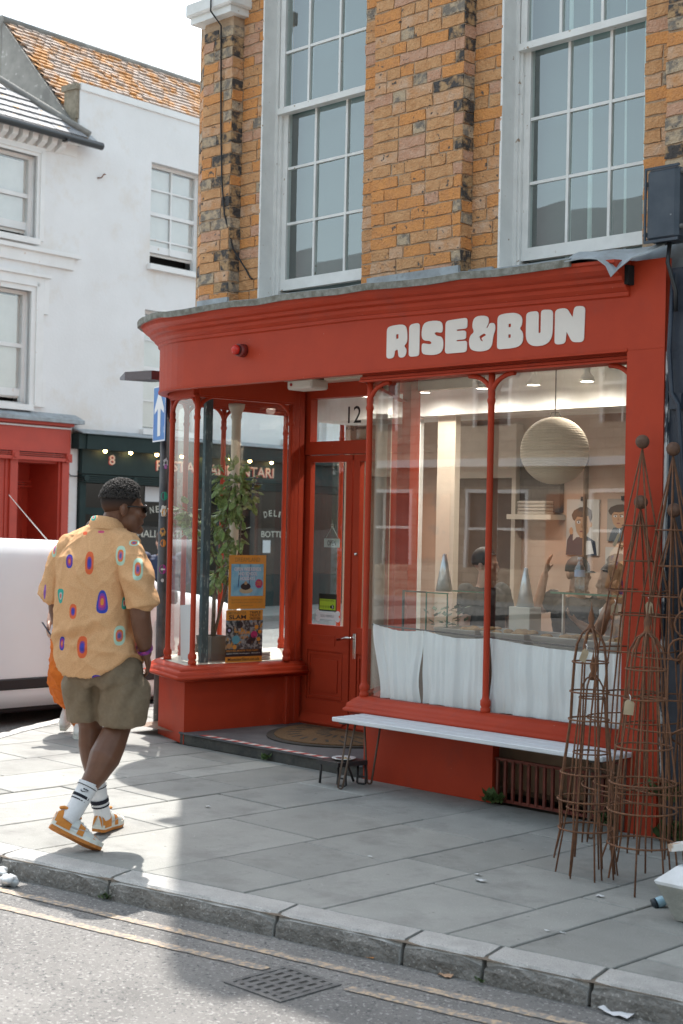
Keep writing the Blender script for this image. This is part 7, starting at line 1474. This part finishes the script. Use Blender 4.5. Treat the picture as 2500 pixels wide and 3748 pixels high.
# ---------------------------------------------------------------- other people
def simple_person(name_label, cat_group, org, yaw, sc, J, cols, opts):
    """J: joints (r,f,z,...) in the figure's frame; cols: materials skin/top/bottom/hair/shoe"""
    t = thing('person', name_label, 'person', org, cat_group); G_ = Fig(org, yaw, sc); b = MB()
    hy = opts.get('head_yaw', 0); hc = J['head']; add_head(b, G_, hc, hy)
    nk = J['neck']; limb(b, G_, [(nk[0], nk[1], nk[2]-.05, .07), (nk[0], nk[1], nk[2], .055), (hc[0], hc[1]-.01, hc[2]-.09, .052)])
    pv = J['pelvis']; ty = opts.get('torso_yaw', 0)
    tor = [(pv[0]+(nk[0]-pv[0])*u, pv[1]+(nk[1]-pv[1])*u, pv[2]+(nk[2]-.04-pv[2])*u) for u in (0, .2, .45, .7, .9, 1)]
    b.loft([oval(G_, c, a, q, ty) for c, (a, q) in zip(tor, ((.15, .12), (.155, .115), (.14, .105), (.165, .11), (.165, .09), (.08, .06)))])
    for side in ('L', 'R'):
        s_, e_, w_ = J['sh'+side], J['el'+side], J['wr'+side]; limb(b, G_, [(*s_, .056), (*e_, .042), (*w_, .027)])
        add_hand(b, G_, G_(*w_), (G_(*w_)-G_(*e_)), G_.vec(1 if side == 'L' else -1, 0, 0), G_.vec(0, 1, .2), opts.get('curl', .6))
        if 'kn'+side in J: limb(b, G_, [(*J['hp'+side], .085), (*J['kn'+side], .058), (*J['an'+side], .036)])
    remeshed(b, 'body', opts.get('vox', .009), 2, cols['skin'], t)
    m = MB(); m.loft([oval(G_, c, a*1.10, q*1.14, ty) for c, (a, q) in zip(tor, ((.165, .135), (.165, .128), (.155, .118), (.172, .12), (.168, .098), (.085, .066)))])
    for side in ('L', 'R'):
        s_, e_ = Vector(J['sh'+side]), Vector(J['el'+side]); k = opts.get('sleeve', .6)
        if k > 0:
            q_ = s_.lerp(e_, min(1, k)); pts = [(*s_, .069), (*q_, .058)]
            if k > 1: w_ = Vector(J['wr'+side]); pts.append((*e_.lerp(w_, k-1), .044))
            limb(m, G_, pts)
    remeshed(m, 'top', opts.get('vox', .009), 2, cols['top'], t, cloth_fn(.006*sc, 5, 10))
    if 'knL' in J:
        m = MB(); m.loft([oval(G_, (pv[0], pv[1], pv[2]+dz), a, q, ty) for dz, a, q in ((.08, .155, .125), (-.02, .172, .14), (-.12, .16, .13))])
        for side in ('L', 'R'):
            h_, k_, a_ = J['hp'+side], J['kn'+side], J['an'+side]; bg = opts.get('baggy', 1.0); al = Vector(k_).lerp(Vector(a_), .86)
            limb(m, G_, [(*h_, .098*bg), (*k_, .078*bg), (*Vector(k_).lerp(Vector(a_), .55), .082*bg), (*al, .052*bg)])
        remeshed(m, 'trousers', opts.get('vox', .009), 2, cols['bottom'], t, cloth_fn(.012*sc*bg, 2, 9))
        for side in ('L', 'R'):
            a_ = J['an'+side]; ft = opts.get('foot'+side, (0, .2, -.06)); A = G_(*a_); d = G_.vec(*ft).normalized(); up = (Vector((0, 0, 1))-d*d.z).normalized(); w = d.cross(up)
            o = A-up*(.075*sc)-d*.06*sc; mb = MB(); rings = []
            for (x, hw, h) in ((0, .024, .07), (.03, .034, .095), (.09, .036, .092), (.15, .042, .07), (.21, .040, .055), (.255, .02, .04)): rings.append([o+(d*x+w*hw*c_+up*(.012+h*q_))*sc for c_, q_ in ((-1, 0), (-1, .5), (-.6, .95), (0, 1.0), (.6, .95), (1, .5), (1, 0))])
            mb.loft(rings); S_ = mb.build('shoe', cols['shoe'], t); mb = MB(); mb.loft([[o+(d*x+w*hw*1.08*c_+up*z)*sc for c_, z in ((-1, -.008), (-1, .016), (1, .016), (1, -.008))] for (x, hw) in ((-.004, .026), (.03, .036), (.09, .037), (.15, .044), (.21, .042), (.26, .022))], smooth=False); mb.build('sole', cols.get('sole', M_MID), S_)
    hr, hf = head_frame(G_, hy); C_ = G_(*hc)
    h = MB()
    if opts.get('cap'):
        rings = [[C_+(hr*.083*c*math.sin(p_)+hf*.104*s*math.sin(p_)+Vector((0, 0, .105*math.cos(p_)-.004)))*sc for c, s in ((math.cos(2*math.pi*k/20), math.sin(2*math.pi*k/20)) for k in range(20))] for p_ in (.02, .5, .9, 1.25, 1.55, 1.7)]
        h.loft(rings); K_ = h.build('cap', cols['hair'], t); v = MB(); bd = opts['cap']; v.loft([[C_+(hr*x*.07+hf*bd*(.09+.075*y*(1-.5*abs(x)))+Vector((0, 0, -.010-.012*y)))*sc for x in (-1, -.5, 0, .5, 1)] for y in (0, .5, 1)], caps=False, closed=False); v.build('visor', cols['hair'], K_)
    else:
        lng = opts.get('long', 0); rings = []
        for j in range(9):
            p_ = math.pi*.62*j/8+.01; ring = []
            for k in range(22):
                a = 2*math.pi*k/22; l_ = p_ if math.sin(a) < .3 else min(p_, 1.15); ring.append(C_+(hr*.084*math.cos(a)*math.sin(l_)+hf*(.104*math.sin(a)*math.sin(l_)-.006)+Vector((0, 0, .103*math.cos(l_)+.004-lng*max(0, -math.sin(a))*(j/8)**2)))*sc)
            rings.append(ring)
        h.loft(rings); K_ = h.build('hair', cols['hair'], t)
        if opts.get('bun'): q = MB(); q.ball(C_+(hf*-.10+Vector((0, 0, .05)))*sc, (.05*sc, .05*sc, .045*sc), 12, 8); q.build('bun', cols['hair'], K_)
    return t, G_
M_ORT = mat('orange_jersey', (.66, .16, .015), .85, (.56, .125, .012), 20, bump=.2, bscale=120); M_SNK = mat('white_sneaker', (.66, .65, .62), .6, (.56, .54, .50), 20)
W1, GW = simple_person('woman in orange joggers and white sneakers half hidden behind the walking man', None, (-4.83, -.22, 0), math.pi, .93,
    dict(head=(-.14, .0, 1.60), neck=(-.10, .0, 1.44), pelvis=(-.05, 0, .93), shL=(-.24, 0, 1.38), shR=(.06, .02, 1.38), elL=(-.27, .02, 1.12), elR=(.13, .05, 1.12), wrL=(-.22, .18, .98), wrR=(.16, .19, .90), hpL=(-.14, 0, .88), hpR=(.03, 0, .88), knL=(-.11, .04, .48), knR=(.085, .08, .50), anL=(-.06, .08, .085), anR=(.07, -.16, .21)),
    dict(skin=M_SKINL, top=mat('dark_top', (.03, .03, .035), .85), bottom=M_ORT, hair=mat('brown_hair', (.05, .03, .02), .6), shoe=M_SNK), dict(sleeve=.7, baggy=1.22, vox=.007, footL=(-.06, .24, .0), footR=(.03, .20, -.17)))
ph = MB(); w_ = GW(.165, .245, .835); ph.M = Matrix.Translation(w_) @ Matrix.Rotation(-.5, 4, 'Z') @ Matrix.Rotation(.6, 4, 'X'); ph.box((-.036, -.005, -.07), (.036, .005, .075), .004)
pt_ = thing('mobile_phone', 'dark phone held low in the hand of the woman in orange', 'phone', tuple(w_)); ph.build('phone', flat('phone_dark', (.06, .07, .10), .15), pt_)
seat = dict(pelvis=(0, 0, .66))
C1, _ = simple_person('man in black cap and dark v-neck seated inside with one arm raised', None, (-1.91, 1.95, 0), -.4, .97,
    dict(head=(.0, .02, 1.345), neck=(0, 0, 1.18), pelvis=(0, 0, .66), shL=(-.17, 0, 1.12), shR=(.17, 0, 1.12), elL=(-.27, -.10, 1.03), elR=(.22, .10, .92), wrL=(-.22, -.06, 1.30), wrR=(.10, .25, .95)),
    dict(skin=M_SKINT, top=mat('charcoal_tee', (.022, .024, .03), .9), hair=mat('black_cap', (.012, .016, .018), .6), bottom=None, shoe=None), dict(head_yaw=2.2, torso_yaw=.4, sleeve=.45, cap=1.0, curl=.2))
C2, _ = simple_person('woman with dark bun and white strappy top leaning at the shop counter by the pilaster', None, (-1.24, 1.55, 0), .3, .95,
    dict(head=(-.09, .0, 1.345), neck=(0, 0, 1.20), pelvis=(.12, 0, .72), shL=(-.10, 0, 1.13), shR=(.20, 0, 1.15), elL=(-.22, -.02, .95), elR=(.28, .05, .92), wrL=(-.30, .06, 1.02), wrR=(.22, .2, .88)),
    dict(skin=M_SKINT, top=mat('white_cami', (.62, .62, .62), .85), hair=mat('dark_brown_hair', (.035, .022, .016), .55), bottom=None, shoe=None), dict(head_yaw=-1.2, torso_yaw=.5, sleeve=0, bun=1, long=.05))
C3, _ = simple_person('shop worker in grey tee with red sleeve trim behind the glass case', None, (-2.33, 1.45, -.14), .6, .90,
    dict(head=(.0, .0, 1.66), neck=(0, 0, 1.49), pelvis=(0, 0, .95), shL=(-.18, 0, 1.42), shR=(.18, 0, 1.42), elL=(-.24, -.06, 1.15), elR=(.24, -.06, 1.15), wrL=(-.14, -.25, 1.04), wrR=(.14, -.25, 1.02)),
    dict(skin=M_SKINL, top=mat('dark_grey_tee', (.06, .065, .07), .9), hair=MAT['dark_brown_hair'], bottom=None, shoe=None), dict(head_yaw=2.6, sleeve=.55))
C4, _ = simple_person('pedestrian in grey shirt and cap, seen mirrored in the door glass', None, (-16.0, -11.4, ROADZ), .9, 1.0,
    dict(head=(0, 0, 1.64), neck=(0, 0, 1.47), pelvis=(0, 0, .93), shL=(-.19, 0, 1.40), shR=(.19, 0, 1.40), elL=(-.25, .02, 1.13), elR=(.34, .12, 1.22), wrL=(-.20, .15, .95), wrR=(.30, .30, 1.3), hpL=(-.09, 0, .88), hpR=(.09, 0, .88), knL=(-.10, .03, .48), knR=(.10, .12, .5), anL=(-.09, -.05, .09), anR=(.09, .10, .09)),
    dict(skin=M_SKINT, top=mat('pale_grey_shirt', (.45, .47, .48), .85), hair=mat('teal_cap', (.06, .20, .19), .6), bottom=mat('olive_trousers', (.11, .12, .08), .85), shoe=M_SNK), dict(sleeve=1.5, cap=1.0, vox=.012))
C5, _ = simple_person('person in a navy jacket far behind the sign pole', None, (-8.6, 3.55, ROADZ), .4, 1.0,
    dict(head=(0, 0, 1.50), neck=(0, 0, 1.36), pelvis=(0, 0, .85), shL=(-.20, 0, 1.29), shR=(.20, 0, 1.29), elL=(-.27, .02, 1.05), elR=(.27, .04, 1.05), wrL=(-.2, .2, .95), wrR=(.2, .2, .95), hpL=(-.09, 0, .80), hpR=(.09, 0, .80), knL=(-.10, .03, .45), knR=(.10, .06, .45), anL=(-.09, -.05, .09), anR=(.09, .0, .09)),
    dict(skin=M_SKINL, top=mat('navy_jacket', (.015, .03, .075), .8), hair=MAT['brown_hair'], bottom=mat('dark_denim', (.03, .04, .06), .85), shoe=M_SNK), dict(sleeve=1.8, vox=.012))
